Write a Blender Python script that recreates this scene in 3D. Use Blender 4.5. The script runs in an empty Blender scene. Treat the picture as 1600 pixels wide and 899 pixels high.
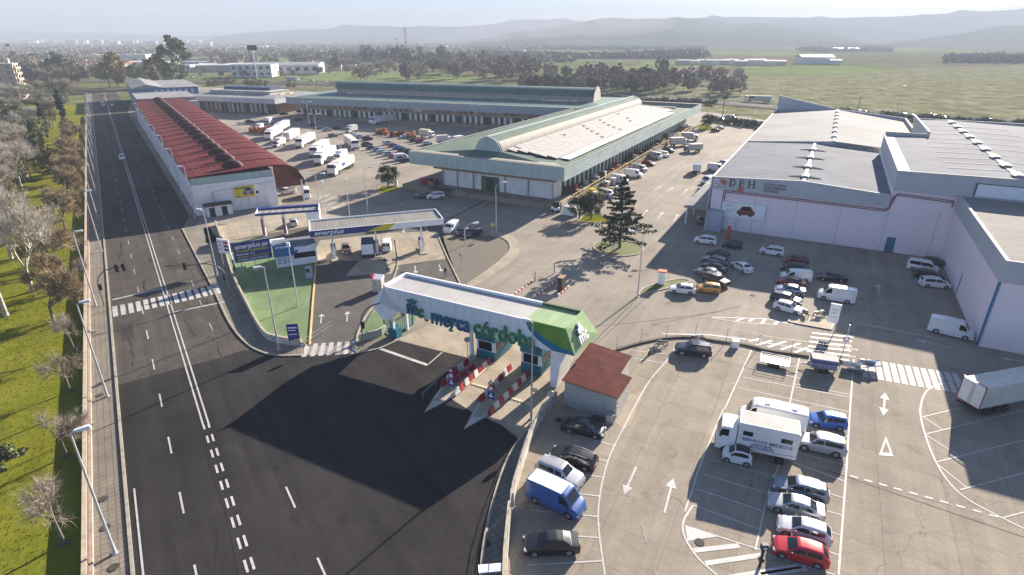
import bpy, math, random
from mathutils import Vector, Matrix, noise
R = random.Random(7)
scene = bpy.context.scene
COL = scene.collection
# ---------------------------------------------------------------- camera
CH, CF = 32.0, 900.0
TH = math.atan(391.5 / 900)
ct, st = math.cos(TH), math.sin(TH)
cam = bpy.data.cameras.new('camera'); camo = bpy.data.objects.new('camera', cam); COL.objects.link(camo)
camo.location = (0, 0, CH); camo.rotation_euler = (math.pi / 2 - TH, 0, 0)
cam.sensor_width = 36; cam.lens = 36 * CF / 1600; cam.clip_start = 0.5; cam.clip_end = 30000
scene.camera = camo
# ---------------------------------------------------------------- light
SUN_AZ, SUN_EL = 53.0, 20.3          # azimuth counted from +X towards +Y
sv = Vector((math.cos(math.radians(SUN_AZ)) * math.cos(math.radians(SUN_EL)), math.sin(math.radians(SUN_AZ)) * math.cos(math.radians(SUN_EL)), math.sin(math.radians(SUN_EL))))
sl = bpy.data.lights.new('sun', 'SUN'); sl.energy = 5.0; sl.angle = math.radians(0.5); sl.color = (1, .885, .75)
so = bpy.data.objects.new('sun', sl); COL.objects.link(so); so.rotation_euler = sv.to_track_quat('Z', 'Y').to_euler()
world = bpy.data.worlds.new('World'); scene.world = world; world.use_nodes = True
wn = world.node_tree; bg = wn.nodes['Background']
sky = wn.nodes.new('ShaderNodeTexSky'); sky.sky_type = 'NISHITA'; sky.sun_disc = False
sky.sun_elevation = math.radians(SUN_EL); sky.sun_rotation = math.radians(90 - SUN_AZ)
sky.air_density = 0.8; sky.dust_density = 0.8; sky.ozone_density = 6.0
wn.links.new(sky.outputs[0], bg.inputs[0]); bg.inputs[1].default_value = 0.05
scene.view_settings.view_transform = 'Standard'; scene.view_settings.look = 'None'
scene.view_settings.gamma = 1; scene.view_settings.exposure = 1.9
scene.view_settings.use_curve_mapping = False
HAZE = 0.00035

# ---------------------------------------------------------------- survey helpers
def at(px, py, z=0.0):
    u = (px - 800) / CF; v = (py - 449.5) / CF
    t = (z - CH) / -(v * ct + st)
    return Vector((u * t, (ct - v * st) * t, z))
SA = math.radians(-28)
SD = Vector((math.cos(SA), math.sin(SA), 0)); SE = Vector((-SD.y, SD.x, 0))
def S(d, e, z=0): return SD * d + SE * e + Vector((0, 0, z))
AA = Vector((-.561, .828, 0)); AB = Vector((.828, .561, 0)); AVR = math.atan2(.561, .828)
def AV(a, b, z=0): return AA * a + AB * b + Vector((0, 0, z))

# ---------------------------------------------------------------- materials
MATS = {}
def mat(name, col, rough=.7, var=.15, scale=1.0, bump=0.0, metal=0.0, col2=None, tex=None, island=0.0, spec=.5, detail=5, aniso=None, coat=0.0):
    if name in MATS: return MATS[name]
    m = bpy.data.materials.new(name); m.use_nodes = True; MATS[name] = m
    nt = m.node_tree; N = nt.nodes; L = nt.links; b = N['Principled BSDF']
    b.inputs['Roughness'].default_value = rough; b.inputs['Metallic'].default_value = metal
    b.inputs['Specular IOR Level'].default_value = spec; b.inputs['Coat Weight'].default_value = coat
    tc = N.new('ShaderNodeTexCoord'); mp = N.new('ShaderNodeMapping'); L.new(tc.outputs['Object'], mp.inputs[0])
    if aniso: mp.inputs['Scale'].default_value = aniso[:3]; mp.inputs['Rotation'].default_value = (0, 0, aniso[3])
    nz = N.new('ShaderNodeTexNoise'); nz.inputs['Scale'].default_value = scale; nz.inputs['Detail'].default_value = detail; nz.inputs['Roughness'].default_value = .65
    L.new(mp.outputs[0], nz.inputs[0])
    c2 = col2 if col2 else tuple(max(0, c * (1 - var * 2)) for c in col)
    c1 = col if col2 else tuple(min(1, c * (1 + var)) for c in col)
    cr = N.new('ShaderNodeValToRGB'); cr.color_ramp.elements[0].position = .33; cr.color_ramp.elements[1].position = .67
    cr.color_ramp.elements[0].color = (*c2, 1); cr.color_ramp.elements[1].color = (*c1, 1)
    L.new(nz.outputs[0], cr.inputs[0]); out = cr.outputs[0]
    if tex: out = tex(nt, mp, out)
    if island:
        ge = N.new('ShaderNodeNewGeometry'); mr = N.new('ShaderNodeMapRange'); mr.inputs[3].default_value = 1 - island; mr.inputs[4].default_value = 1 + island
        L.new(ge.outputs['Random Per Island'], mr.inputs[0]); out = mixc(nt, out, mr.outputs[0], 'MULTIPLY')
    L.new(out, b.inputs['Base Color'])
    if bump:
        n2 = N.new('ShaderNodeTexNoise'); n2.inputs['Scale'].default_value = scale * 6; n2.inputs['Detail'].default_value = 4; L.new(mp.outputs[0], n2.inputs[0])
        bp = N.new('ShaderNodeBump'); bp.inputs['Strength'].default_value = bump; bp.inputs['Distance'].default_value = .1; L.new(n2.outputs[0], bp.inputs['Height']); L.new(bp.outputs[0], b.inputs['Normal'])
    return m
def mixc(nt, a, bb, mode='MIX', fac=1.0):
    x = nt.nodes.new('ShaderNodeMix'); x.data_type = 'RGBA'; x.blend_type = mode
    if isinstance(fac, (int, float)): x.inputs[0].default_value = fac
    else: nt.links.new(fac, x.inputs[0])
    for i, q in ((6, a), (7, bb)):
        if isinstance(q, tuple): x.inputs[i].default_value = (*q, 1)
        else: nt.links.new(q, x.inputs[i])
    return x.outputs[2]
def ramp(nt, src, p0, p1, a=0.0, b=1.0):
    m = nt.nodes.new('ShaderNodeMapRange'); nt.links.new(src, m.inputs[0]); m.inputs[1].default_value = p0; m.inputs[2].default_value = p1; m.inputs[3].default_value = a; m.inputs[4].default_value = b
    return m.outputs[0]
def noise_n(nt, mp, sc, det=5, rough=.6):
    n = nt.nodes.new('ShaderNodeTexNoise'); n.inputs['Scale'].default_value = sc; n.inputs['Detail'].default_value = det; n.inputs['Roughness'].default_value = rough; nt.links.new(mp.outputs[0], n.inputs[0]); return n.outputs[0]
def submap(nt, scale, rot=0, loc=(0, 0, 0)):
    tc = nt.nodes.new('ShaderNodeTexCoord'); mp = nt.nodes.new('ShaderNodeMapping'); nt.links.new(tc.outputs['Object'], mp.inputs[0])
    mp.vector_type = 'TEXTURE'; mp.inputs['Scale'].default_value = tuple(1 / q for q in scale); mp.inputs['Rotation'].default_value = (0, 0, rot); return mp
def worn(lo, hi, fsc, streak_rot, crack=.0, joints=None, patch=.12, stain=.25, streak=.14):
    """paving wear: wide patches, wheel streaks, oil stains, fine grain, cracks"""
    def f(nt, mp, out):
        L = nt.links; N = nt.nodes
        big = ramp(nt, noise_n(nt, mp, .035, 4), .35, .65, 1 - patch, 1 + patch); out = mixc(nt, out, big, 'MULTIPLY')
        grain = ramp(nt, noise_n(nt, mp, fsc, 6, .8), .3, .7, lo, hi); out = mixc(nt, out, grain, 'MULTIPLY')
        sm = submap(nt, (.9, .035, .1), streak_rot); s = ramp(nt, noise_n(nt, sm, .9, 5), .32, .7, 1 - streak, 1 + streak * .5); out = mixc(nt, out, s, 'MULTIPLY')
        sp = ramp(nt, noise_n(nt, mp, .55, 3, .5), .62, .75, 1, 1 - stain); out = mixc(nt, out, sp, 'MULTIPLY')
        if crack:
            v = N.new('ShaderNodeTexVoronoi'); v.feature = 'DISTANCE_TO_EDGE'; v.inputs['Scale'].default_value = .05
            add = N.new('ShaderNodeVectorMath'); add.operation = 'ADD'; nn = N.new('ShaderNodeTexNoise'); nn.inputs['Scale'].default_value = .35; nn.inputs['Detail'].default_value = 4
            L.new(mp.outputs[0], nn.inputs[0]); sc = N.new('ShaderNodeVectorMath'); sc.operation = 'SCALE'; sc.inputs['Scale'].default_value = 5.0
            L.new(nn.outputs['Color'], sc.inputs[0]); L.new(mp.outputs[0], add.inputs[0]); L.new(sc.outputs[0], add.inputs[1]); L.new(add.outputs[0], v.inputs[0])
            out = mixc(nt, out, ramp(nt, v.outputs[0], .001, .0035, 1 - crack * .6, 1), 'MULTIPLY')
        if joints:
            jm = submap(nt, (1, 1, 1), joints[2]); br = N.new('ShaderNodeTexBrick'); br.offset = 0; br.inputs['Scale'].default_value = 1
            br.inputs['Brick Width'].default_value = joints[0]; br.inputs['Row Height'].default_value = joints[1]; br.inputs['Mortar Size'].default_value = joints[3]; br.inputs['Mortar Smooth'].default_value = .2
            br.inputs['Color1'].default_value = (1, 1, 1, 1); br.inputs['Color2'].default_value = (.93, .93, .92, 1); br.inputs['Mortar'].default_value = (.62, .6, .58, 1)
            L.new(jm.outputs[0], br.inputs[0]); out = mixc(nt, out, br.outputs[0], 'MULTIPLY')
        return out
    return f
def ribs(period, rot=0.0, depth=.75, axis=0):
    """fine profiled-sheet ribs: grain too small to model"""
    def f(nt, mp, out):
        m = submap(nt, (1, 1, 1), rot); w = nt.nodes.new('ShaderNodeTexWave'); w.bands_direction = 'XYZ'[axis]; w.inputs['Scale'].default_value = 2 * math.pi / period / (2 * math.pi) / 3.18 * 1.0
        w.inputs['Scale'].default_value = .314 / period * 1.0
        nt.links.new(m.outputs[0], w.inputs[0]); out = mixc(nt, out, ramp(nt, w.outputs['Fac'], 0, 1, depth, 1.0), 'MULTIPLY')
        s = ramp(nt, noise_n(nt, submap(nt, (.12, 1.2, .3) if axis == 1 else (1.2, .12, .3), rot), 1, 5), .35, .7, .85, 1.08)
        return mixc(nt, out, s, 'MULTIPLY')
    return f
m_asph_old = mat('asphalt_worn', (.100, .089, .078), .95, .1, .25, .25, tex=worn(.7, 1.25, 9, AVR, .6, patch=.2, streak=.25), spec=.04)
m_asph_new = mat('asphalt_fresh', (.043, .040, .041), .9, .08, .2, .25, tex=worn(.6, 1.4, 12, AVR, .25, patch=.22, streak=.25), spec=.03)
m_yard = mat('yard_asphalt', (.305, .27, .222), .9, .08, .12, .2, tex=worn(.85, 1.1, 6, SA, .4, patch=.16, streak=.14), spec=.12)
m_conc = mat('yard_concrete', (.325, .283, .225), .85, .08, .3, .2, tex=worn(.82, 1.12, 5, SA, .4, joints=(4.4, 3.4, SA, .022), patch=.14, streak=.15), spec=.12)
m_conc_l = mat('pale_concrete', (.36, .31, .235), .85, .1, .3, .2, tex=worn(.85, 1.1, 5, .5, .3, stain=.35), spec=.3)
m_station = mat('forecourt_asphalt', (.105, .095, .083), .9, .1, .3, .2, tex=worn(.8, 1.15, 8, .6, .3), spec=.3)
m_green = mat('green_floor_paint', (.155, .225, .10), .9, .1, .25, .15, tex=worn(.85, 1.1, 7, .2, 0, stain=.35), spec=.3)
m_pave = mat('paving_tiles', (.25, .22, .178), .9, .1, .4, .15, tex=worn(.85, 1.1, 5, .4, 0, joints=(.5, .5, AVR, .04)), spec=.3)
m_kerb = mat('kerb_stone', (.34, .31, .25), .8, .15, 1.5, .2)
m_paint = mat('road_paint', (.52, .51, .49), .7, .1, 2.0, tex=worn(.8, 1.1, 8, 0, 0, stain=.3))
m_paintold = mat('road_paint_faded', (.31, .30, .28), .8, .2, 3.0)
m_yell = mat('yellow_paint', (.66, .50, .20), .7, .2, 2.0)
m_yellf = mat('yellow_paint_faded', (.22, .19, .10), .7, .2, 2.0)
m_gravel = mat('gravel', (.20, .17, .13), .95, .35, 3.5, .9, col2=(.10, .088, .068))
m_grass = mat('lawn_grass', (.20, .195, .026), .95, .2, .2, .5, col2=(.135, .15, .014), tex=worn(.65, 1.35, 12, AVR, 0, patch=.15), spec=.0)
m_weed = mat('weedy_grass', (.14, .17, .035), .9, .2, 2, .8, col2=(.09, .09, .03))
m_white = mat('white_paint', (.84, .84, .85), .5, .04, 1)
m_whiterough = mat('white_render', (.80, .79, .80), .85, .06, .6, .1)
m_pinkwall = mat('pinkish_precast', (.86, .74, .77), .85, .025, .25, .08, island=.03)
m_greyclad = mat('grey_cladding', (.47, .48, .50), .8, .04, .4, spec=.3)
m_greyroof = mat('grey_sheet_roof', (.225, .24, .275), .9, .1, .12, spec=.05, tex=ribs(.55, 0, .8, 1))
m_greyroof2 = mat('pale_membrane_roof', (.31, .31, .31), .9, .1, .08, spec=.1, tex=ribs(5.0, 0, .93, 1))
m_cap = mat('ridge_cap', (.50, .49, .47), .8, .08, 1, spec=.1)
m_blue_trim = mat('blue_trim', (.03, .16, .33), .5, .05, 1)
m_redpipe = mat('dark_red_pipe', (.24, .06, .07), .5, .05, 1)
m_teal = mat('sage_green_cladding', (.40, .50, .47), .7, .05, .3, tex=ribs(.9, 0, .95))
m_tealroof = mat('sage_green_roof', (.14, .20, .155), .85, .1, .2, spec=.15, tex=ribs(.8, 0, .85, 0))
m_cream = mat('cream_flashing', (.36, .33, .28), .8, .08, .8)
m_skylight = mat('white_roof_panel', (.50, .48, .45), .85, .10, .35, island=.10, spec=.15, tex=ribs(.4, 0, .88, 1))
m_brown = mat('brown_lintel', (.30, .21, .13), .8, .1, 1)
m_dgreen = mat('dark_green_door', (.06, .13, .06), .6, .1, 1)
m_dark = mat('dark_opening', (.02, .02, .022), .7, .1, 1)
m_glass = mat('dark_glass', (.012, .015, .02), .12, .0, 1, spec=.5)
m_metal = mat('galvanised_steel', (.45, .45, .46), .45, .06, 3, metal=.5)
m_pole = mat('painted_pole', (.52, .52, .53), .5, .06, 2, metal=.2)
m_black = mat('black_plastic', (.025, .025, .027), .5, .1, 2)
m_tyre = mat('tyre_rubber', (.02, .02, .02), .9, .1, 5)
m_rim = mat('alloy_rim', (.45, .45, .46), .35, .05, 5, metal=.7)
m_lampg = mat('lamp_glass', (.70, .72, .75), .2, .02, 1)
m_headl = mat('headlamp_glass', (.60, .62, .65), .1, .02, 1)
m_taill = mat('tail_lamp_red', (.35, .02, .02), .2, .02, 1)
m_redw = mat('red_plastic', (.36, .02, .04), .45, .12, 2)
m_whitep = mat('white_plastic', (.66, .64, .60), .45, .12, 2)
m_redtile = mat('red_corrugated_roof', (.185, .030, .034), .85, .12, .6, .0, spec=.15, tex=lambda nt, mp, o: ribs(1.1, 0, .72, 0)(nt, mp, ribs(.9, 0, .72, 1)(nt, mp, o)))
m_redrib = mat('red_roof_sheet', (.215, .062, .048), .75, .15, .8, .0, tex=ribs(.42, 0, .62, 0))
m_navy = mat('navy_blue_panel', (.016, .035, .20), .4, .03, 1)
m_yel = mat('yellow_panel', (.62, .47, .03), .4, .03, 1)
m_mg = mat('logo_green', (.02, .22, .09), .5, .03, 1)
m_mt = mat('logo_teal', (.015, .13, .22), .5, .03, 1)
m_lime = mat('lime_cladding', (.33, .46, .22), .5, .04, .5, tex=ribs(.35, 0, .93))
m_limed = mat('leaf_green_cladding', (.15, .33, .05), .5, .04, .5, tex=ribs(.35, 0, .93))
m_petrol = mat('petrol_blue_cladding', (.0, .15, .30), .5, .04, .5)
m_booth = mat('booth_teal', (.015, .15, .20), .5, .06, 1)
m_brick = mat('rough_block_wall', (.60, .57, .52), .95, .25, 2.5, .6, col2=(.30, .28, .26))
m_wallred = mat('red_brick_coping', (.13, .05, .045), .85, .2, 2, .3)
m_cope = mat('cream_coping', (.45, .38, .28), .8, .12, 2, .2)
m_wallw = mat('weathered_white_wall', (.50, .47, .42), .9, .2, 1, .3)
m_orange = mat('orange_crate', (.45, .12, .03), .7, .3, 2)
m_wood = mat('pallet_wood', (.32, .22, .12), .85, .2, 3)
m_bark = mat('grey_bark', (.20, .165, .13), .9, .25, 3, .4)
m_barkw = mat('pale_bark', (.50, .45, .38), .85, .25, 2, .3)
m_twig = mat('bare_twigs', (.34, .28, .22), .9, .1, 2, island=.35)
m_twigw = mat('pale_twigs', (.46, .42, .36), .9, .1, 2, island=.35)
m_twigo = mat('rusty_twigs', (.34, .26, .155), .9, .1, 2, island=.4)
m_leafd = mat('dark_conifer_leaf', (.035, .06, .028), .8, .1, 2, island=.45)
m_leafo = mat('olive_leaf', (.13, .15, .06), .8, .1, 2, island=.45)
m_leafy = mat('golden_olive_leaf', (.21, .17, .05), .8, .1, 2, island=.45)
m_leafc = mat('cypress_leaf', (.022, .035, .018), .8, .1, 2, island=.4)
m_leafm = mat('muted_brown_crown', (.25, .21, .165), .9, .1, 2, island=.4)
m_leafg = mat('muted_green_crown', (.12, .135, .09), .9, .1, 2, island=.4)

# ---------------------------------------------------------------- mesh builder
class MB:
    def __init__(s): s.v = []; s.f = []; s.m = []
    def add(s, vs, fs, mi=0):
        o = len(s.v); s.v += [tuple(q) for q in vs]; s.f += [tuple(i + o for i in f) for f in fs]; s.m += [mi] * len(fs); return s
    def box(s, x0, x1, y0, y1, z0, z1, mi=0):
        return s.add([(x0, y0, z0), (x1, y0, z0), (x1, y1, z0), (x0, y1, z0), (x0, y0, z1), (x1, y0, z1), (x1, y1, z1), (x0, y1, z1)],
                     [(0, 3, 2, 1), (4, 5, 6, 7), (0, 1, 5, 4), (1, 2, 6, 5), (2, 3, 7, 6), (3, 0, 4, 7)], mi)
    def obox(s, c, h, rz=0, mi=0):
        M = Matrix.Rotation(rz, 3, 'Z'); c = Vector(c); vs = []
        for z in (-1, 1):
            for x, y in ((-1, -1), (1, -1), (1, 1), (-1, 1)): vs.append(c + M @ Vector((x * h[0], y * h[1], z * h[2])))
        return s.add(vs, [(0, 3, 2, 1), (4, 5, 6, 7), (0, 1, 5, 4), (1, 2, 6, 5), (2, 3, 7, 6), (3, 0, 4, 7)], mi)
    def hexa(s, b, t, mi=0):
        n = len(b); return s.add(list(b) + list(t), [tuple(range(n))[::-1], tuple(range(n, 2 * n))] + [(i, (i + 1) % n, n + (i + 1) % n, n + i) for i in range(n)], mi)
    def prism(s, poly, z0, z1, mi=0):
        p = [(q[0], q[1]) for q in poly]
        if sum(p[i][0] * p[(i + 1) % len(p)][1] - p[(i + 1) % len(p)][0] * p[i][1] for i in range(len(p))) < 0: p = p[::-1]
        return s.hexa([(x, y, z0) for x, y in p], [(x, y, z1) for x, y in p], mi)
    def tube(s, p0, p1, r0, r1=None, n=8, mi=0, cap=True):
        r1 = r0 if r1 is None else r1; p0 = Vector(p0); p1 = Vector(p1); d = (p1 - p0)
        if d.length < 1e-6: return s
        d.normalize(); a = d.orthogonal().normalized(); b = d.cross(a); vs = []
        for p, r in ((p0, r0), (p1, r1)):
            for i in range(n): an = 2 * math.pi * i / n; vs.append(p + a * math.cos(an) * r + b * math.sin(an) * r)
        fs = [(i, (i + 1) % n, n + (i + 1) % n, n + i) for i in range(n)]
        if cap: fs += [tuple(range(n))[::-1], tuple(range(n, 2 * n))]
        return s.add(vs, fs, mi)
    def path(s, pts, r, n=6, mi=0):
        for i in range(len(pts) - 1): s.tube(pts[i], pts[i + 1], r, r, n, mi)
        return s
    def quad(s, *p, mi=0): return s.add(p, [tuple(range(len(p)))], mi)
    def build(s, name, mats, parent=None, smooth=None, loc=None, rz=0, col=COL):
        me = bpy.data.meshes.new(name); me.from_pydata(s.v, [], s.f)
        if not isinstance(mats, (list, tuple)): mats = [mats]
        for m in mats: me.materials.append(m)
        if len(mats) > 1: me.polygons.foreach_set('material_index', s.m)
        if smooth is not None:
            me.shade_smooth(); me.set_sharp_from_angle(angle=math.radians(smooth))
        me.update(); o = bpy.data.objects.new(name, me); col.objects.link(o)
        if parent: o.parent = parent
        if loc is not None: o.location = loc
        o.rotation_euler.z = rz
        return o
def thing(name, label, cat, loc=(0, 0, 0), rz=0, group=None):
    o = bpy.data.objects.new(name, None); COL.objects.link(o); o.location = loc; o.rotation_euler = (0, 0, rz); o.empty_display_size = .3
    return tag(o, label, cat, group)
def tag(o, label, cat, group=None):
    o['label'] = label; o['category'] = cat
    if group: o['group'] = group
    return o
def struct(o, kind='structure'): o['kind'] = kind; return o
def copy_tree(o, parent=None):
    c = o.copy(); COL.objects.link(c)
    if parent: c.parent = parent
    for ch in KIDS.get(o.name, []): copy_tree(ch, c)
    return c
KIDS = {}
def index_kids():
    KIDS.clear()
    for o in bpy.data.objects:
        if o.parent: KIDS.setdefault(o.parent.name, []).append(o)
LAYER = {}
def sheet(name, pts, layer, m, parent=None, kind='structure'):
    """flat ground sheet; every layer lies 4 mm above the last"""
    z = .004 * layer; v = [Vector((p[0], p[1], z)) for p in pts]
    a = sum(v[i].x * v[(i + 1) % len(v)].y - v[(i + 1) % len(v)].x * v[i].y for i in range(len(v)))
    if a < 0: v = v[::-1]
    b = MB(); b.add(v, [tuple(range(len(v)))]); o = b.build(name, m, parent)
    if not parent: o['kind'] = kind
    return o
def strip(b, p0, p1, w, z, mi=0):
    d = (p1 - p0); d.z = 0; n = Vector((-d.y, d.x, 0)).normalized() * (w / 2); q = [p0 - n, p1 - n, p1 + n, p0 + n]
    b.add([(a.x, a.y, z) for a in q], [(0, 1, 2, 3)], mi)
def line(b, pts, w, z):
    for i in range(len(pts) - 1): strip(b, pts[i], pts[i + 1], w, z)
def smooth_pts(pts, n=6):
    out = []
    P_ = [pts[0]] + list(pts) + [pts[-1]]
    for i in range(1, len(P_) - 2):
        for k in range(n):
            t = k / n; a, b, c, d = P_[i - 1], P_[i], P_[i + 1], P_[i + 2]
            out.append(.5 * ((2 * b) + (c - a) * t + (2 * a - 5 * b + 4 * c - d) * t * t + (3 * b - a - 3 * c + d) * t ** 3))
    out.append(pts[-1]); return out
def kerb(name, pts, m, parent=None, w=.22, h=.13):
    b = MB()
    for i in range(len(pts) - 1):
        p0, p1 = pts[i], pts[i + 1]; d = (p1 - p0); d.z = 0
        if d.length < .01: continue
        n = Vector((-d.y, d.x, 0)).normalized() * (w / 2); e = d.normalized() * .02
        b.hexa([(q.x, q.y, 0) for q in (p0 - n, p1 - n, p1 + n, p0 + n)], [(q.x, q.y, h + .0007 * (i % 2)) for q in (p0 - n, p1 - n, p1 + n, p0 + n)])
    return struct(b.build(name, m, parent)) if not parent else b.build(name, m, parent)
def text_mesh(txt, size, depth, m, name, parent, loc, rot, shear=0, bold=.0, mi=None, align='LEFT', sx=1.0):
    c = bpy.data.curves.new('tmp', 'FONT'); c.body = txt; c.size = size; c.extrude = depth; c.shear = shear; c.offset = bold; c.align_x = align; c.resolution_u = 3
    o = bpy.data.objects.new('tmp', c); COL.objects.link(o); dg = bpy.context.evaluated_depsgraph_get()
    me = bpy.data.meshes.new_from_object(o.evaluated_get(dg)); bpy.data.objects.remove(o); me.name = name
    me.materials.clear(); me.materials.append(m)
    o = bpy.data.objects.new(name, me); COL.objects.link(o); o.parent = parent; o.location = loc; o.rotation_euler = rot; o.scale = (sx, 1, 1); return o
# ================================================================ SETTING: ground
terr = MB(); terr.quad((-8000, -300, -.3), (8000, -300, -.3), (8000, 6500, -.3), (-8000, 6500, -.3))
def fieldtex(nt, mp, out):
    L = nt.links; N = nt.nodes
    m = submap(nt, (.0045, .011, 1), .35); v = N.new('ShaderNodeTexVoronoi'); v.inputs['Scale'].default_value = 1; L.new(m.outputs[0], v.inputs[0])
    sep = N.new('ShaderNodeSeparateColor'); L.new(v.outputs['Color'], sep.inputs[0])
    out = mixc(nt, out, (.13, .17, .055), 'MIX', ramp(nt, sep.outputs[0], .45, .5, 0, .75))
    out = mixc(nt, out, (.17, .135, .10), 'MIX', ramp(nt, sep.outputs[1], .7, .75, 0, .8))
    out = mixc(nt, out, ramp(nt, noise_n(nt, mp, .05, 8, .7), .3, .7, .65, 1.3), 'MULTIPLY')
    out = mixc(nt, out, ramp(nt, noise_n(nt, submap(nt, (1, .35, 1)), .35, 4, .7), .5, .7, 1, .6), 'MULTIPLY')
    return out
m_terr = mat('farmland', (.20, .19, .12), .95, .1, .006, 0, col2=(.12, .13, .07), tex=fieldtex, spec=0)
struct(terr.build('ground', m_terr))
def scrubtex(nt, mp, out):
    out = mixc(nt, out, (.31, .30, .20), 'MIX', ramp(nt, noise_n(nt, mp, .06, 8, .75), .45, .62, 0, .9))
    return mixc(nt, out, ramp(nt, noise_n(nt, submap(nt, (1, .6, 1)), .16, 8, .85), .46, .60, 1.1, .5), 'MULTIPLY')
m_scrub = mat('scrub_field', (.21, .215, .12), .95, .15, .05, .8, tex=scrubtex, spec=0)
m_field = mat('green_crop_field', (.185, .225, .095), .95, .12, .02, .2, tex=lambda nt, mp, out: mixc(nt, out, ramp(nt, noise_n(nt, submap(nt, (.02, .3, 1), .2), 1, 5), .3, .7, .85, 1.15), 'MULTIPLY'), spec=0)
sheet('scrub_field', [at(1075, 215), at(1020, 150), at(1110, 118), at(1300, 108), at(1620, 102), at(1900, 100), at(1900, 230)], -60, m_scrub)
for i, q in enumerate([[(860, 113), (990, 104), (1010, 95), (1130, 96), (1150, 104), (990, 110), (905, 122)], [(1150, 112), (1165, 103), (1320, 103), (1420, 108), (1300, 117), (1160, 122)],
                       [(400, 96), (412, 85), (495, 86), (520, 93), (470, 98)], [(470, 122), (520, 112), (640, 112), (800, 120), (740, 127), (500, 126)],
                       [(1040, 82), (1160, 80), (1330, 84), (1180, 88)], [(560, 100), (600, 92), (700, 96), (690, 103), (600, 104)], [(1200, 76), (1420, 75), (1560, 82), (1330, 82)],
                       [(830, 82), (900, 79), (985, 84), (900, 88)]]):
    sheet('crop_field', [at(*p) for p in q], -50, m_field)
# park lawn
lawn = [AV(-40, -7.9), AV(380, -7.9), AV(400, -40), AV(380, -110), AV(60, -90), AV(-40, -60)]
sheet('park_lawn', lawn, 1, m_grass)
# avenue and pavements
sheet('avenue', [AV(-45, -5.3), AV(470, -5.3), AV(470, 7.9), AV(150, 8.7), AV(60, 9.4), AV(60, 13), AV(-45, 13)], 2, m_asph_old)
kerb('kerb', [AV(a, -7.5) for a in range(-45, 380, 12)], m_kerb, w=.22, h=.3)
sheet('pavement', [AV(-45, -7.9), AV(470, -7.9), AV(470, -5.3), AV(-45, -5.3)], 3, m_pave)
newa = [at(182, 603), at(235, 588), at(287, 574), at(342, 560), at(382, 547), at(430, 556), at(560, 553), at(620, 532), at(732, 560), at(712, 600), at(706, 624), at(740, 646), at(759, 653), at(783, 664), at(830, 690), at(800, 730), at(790, 899), at(770, 1100), at(-200, 1100)]
newa = [newa[0]] + newa[1:-1] + [AV(-45, 40), AV(-45, -5.25), ]
sheet('fresh_asphalt', newa, 3, m_asph_new)
# market yard: one wide asphalt sheet, other surfaces laid on it
yard = [at(300, 385), at(352, 478), at(395, 545), at(430, 556), at(560, 553), at(620, 532), at(732, 560), at(706, 624), at(740, 646), at(783, 664), at(830, 690), at(790, 800), AV(-45, 40), Vector((150, 10, 0)), Vector((220, 60, 0)), at(1600, 215), at(1240, 196), at(1110, 178), at(900, 160), at(420, 148), at(280, 146), at(262, 190)]
yard = [AV(96, 9.0), at(335, 440), at(372, 520), at(395, 545), at(430, 556), at(560, 553), at(620, 532), at(732, 560), at(706, 624), at(740, 646), at(783, 664), at(815, 690), at(795, 765), at(788, 899), Vector((-.4, 10, 0)), Vector((160, 10, 0)), Vector((260, 130, 0)), at(1600, 208), at(1240, 194), at(1110, 176), at(900, 158), at(420, 144), at(215, 128), AV(330, 8.0)]
sheet('market_yard', yard, 4, m_yard)
lot = [at(876, 590), at(905, 552), at(965, 543), at(1035, 531), at(1100, 536), at(1190, 548), at(1335, 570), at(1500, 590), Vector((110, 58, 0)), Vector((110, 10, 0)), Vector((-.3, 10, 0)), at(788, 899), at(795, 765), at(815, 690), at(850, 645)]
sheet('parking_lot', lot, 5, m_conc)
sheet('gate_forecourt', [at(620, 531), at(690, 500), at(800, 470), at(870, 500), at(905, 548), at(876, 590), at(850, 645), at(828, 688), at(783, 664), at(759, 653), at(740, 646), at(706, 624), at(712, 600), at(732, 560)], 6, m_conc_l)
# petrol station ground
sheet('green_forecourt', [at(349, 382), at(362, 430), at(385, 480), at(410, 523), at(432, 534), at(470, 541), at(478, 541), at(484, 470), at(493, 405), at(470, 385), at(400, 372)], 5, m_green)
sheet('station_forecourt', [at(478, 541), at(556, 540), at(590, 470), at(640, 430), at(718, 443), at(694, 378), at(690, 345), at(500, 352), at(340, 350), at(345, 378), at(400, 372), at(470, 385), at(493, 405), at(484, 470)], 5, m_station)
sheet('fuel_bay_slab', [at(495, 408), at(492, 392), at(500, 376), at(610, 364), at(684, 362), at(697, 405), at(618, 415), at(612, 428), at(540, 432), at(560, 408)], 6, m_conc_l)
sheet('green_verge', [at(556, 535), at(575, 500), at(590, 480), at(610, 466), at(640, 470), at(650, 500), at(622, 520), at(590, 532)], 6, m_green)
sheet('car_wash_slab', [at(318, 358), at(395, 343), at(500, 325), at(540, 320), at(545, 345), at(470, 356), at(350, 378), at(322, 380)], 6, m_conc_l)
sheet('gravel_bed', [at(686, 372), at(765, 368), at(790, 376), at(795, 390), at(780, 408), at(730, 445), at(722, 446), at(700, 408)], 5, m_gravel)
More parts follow.
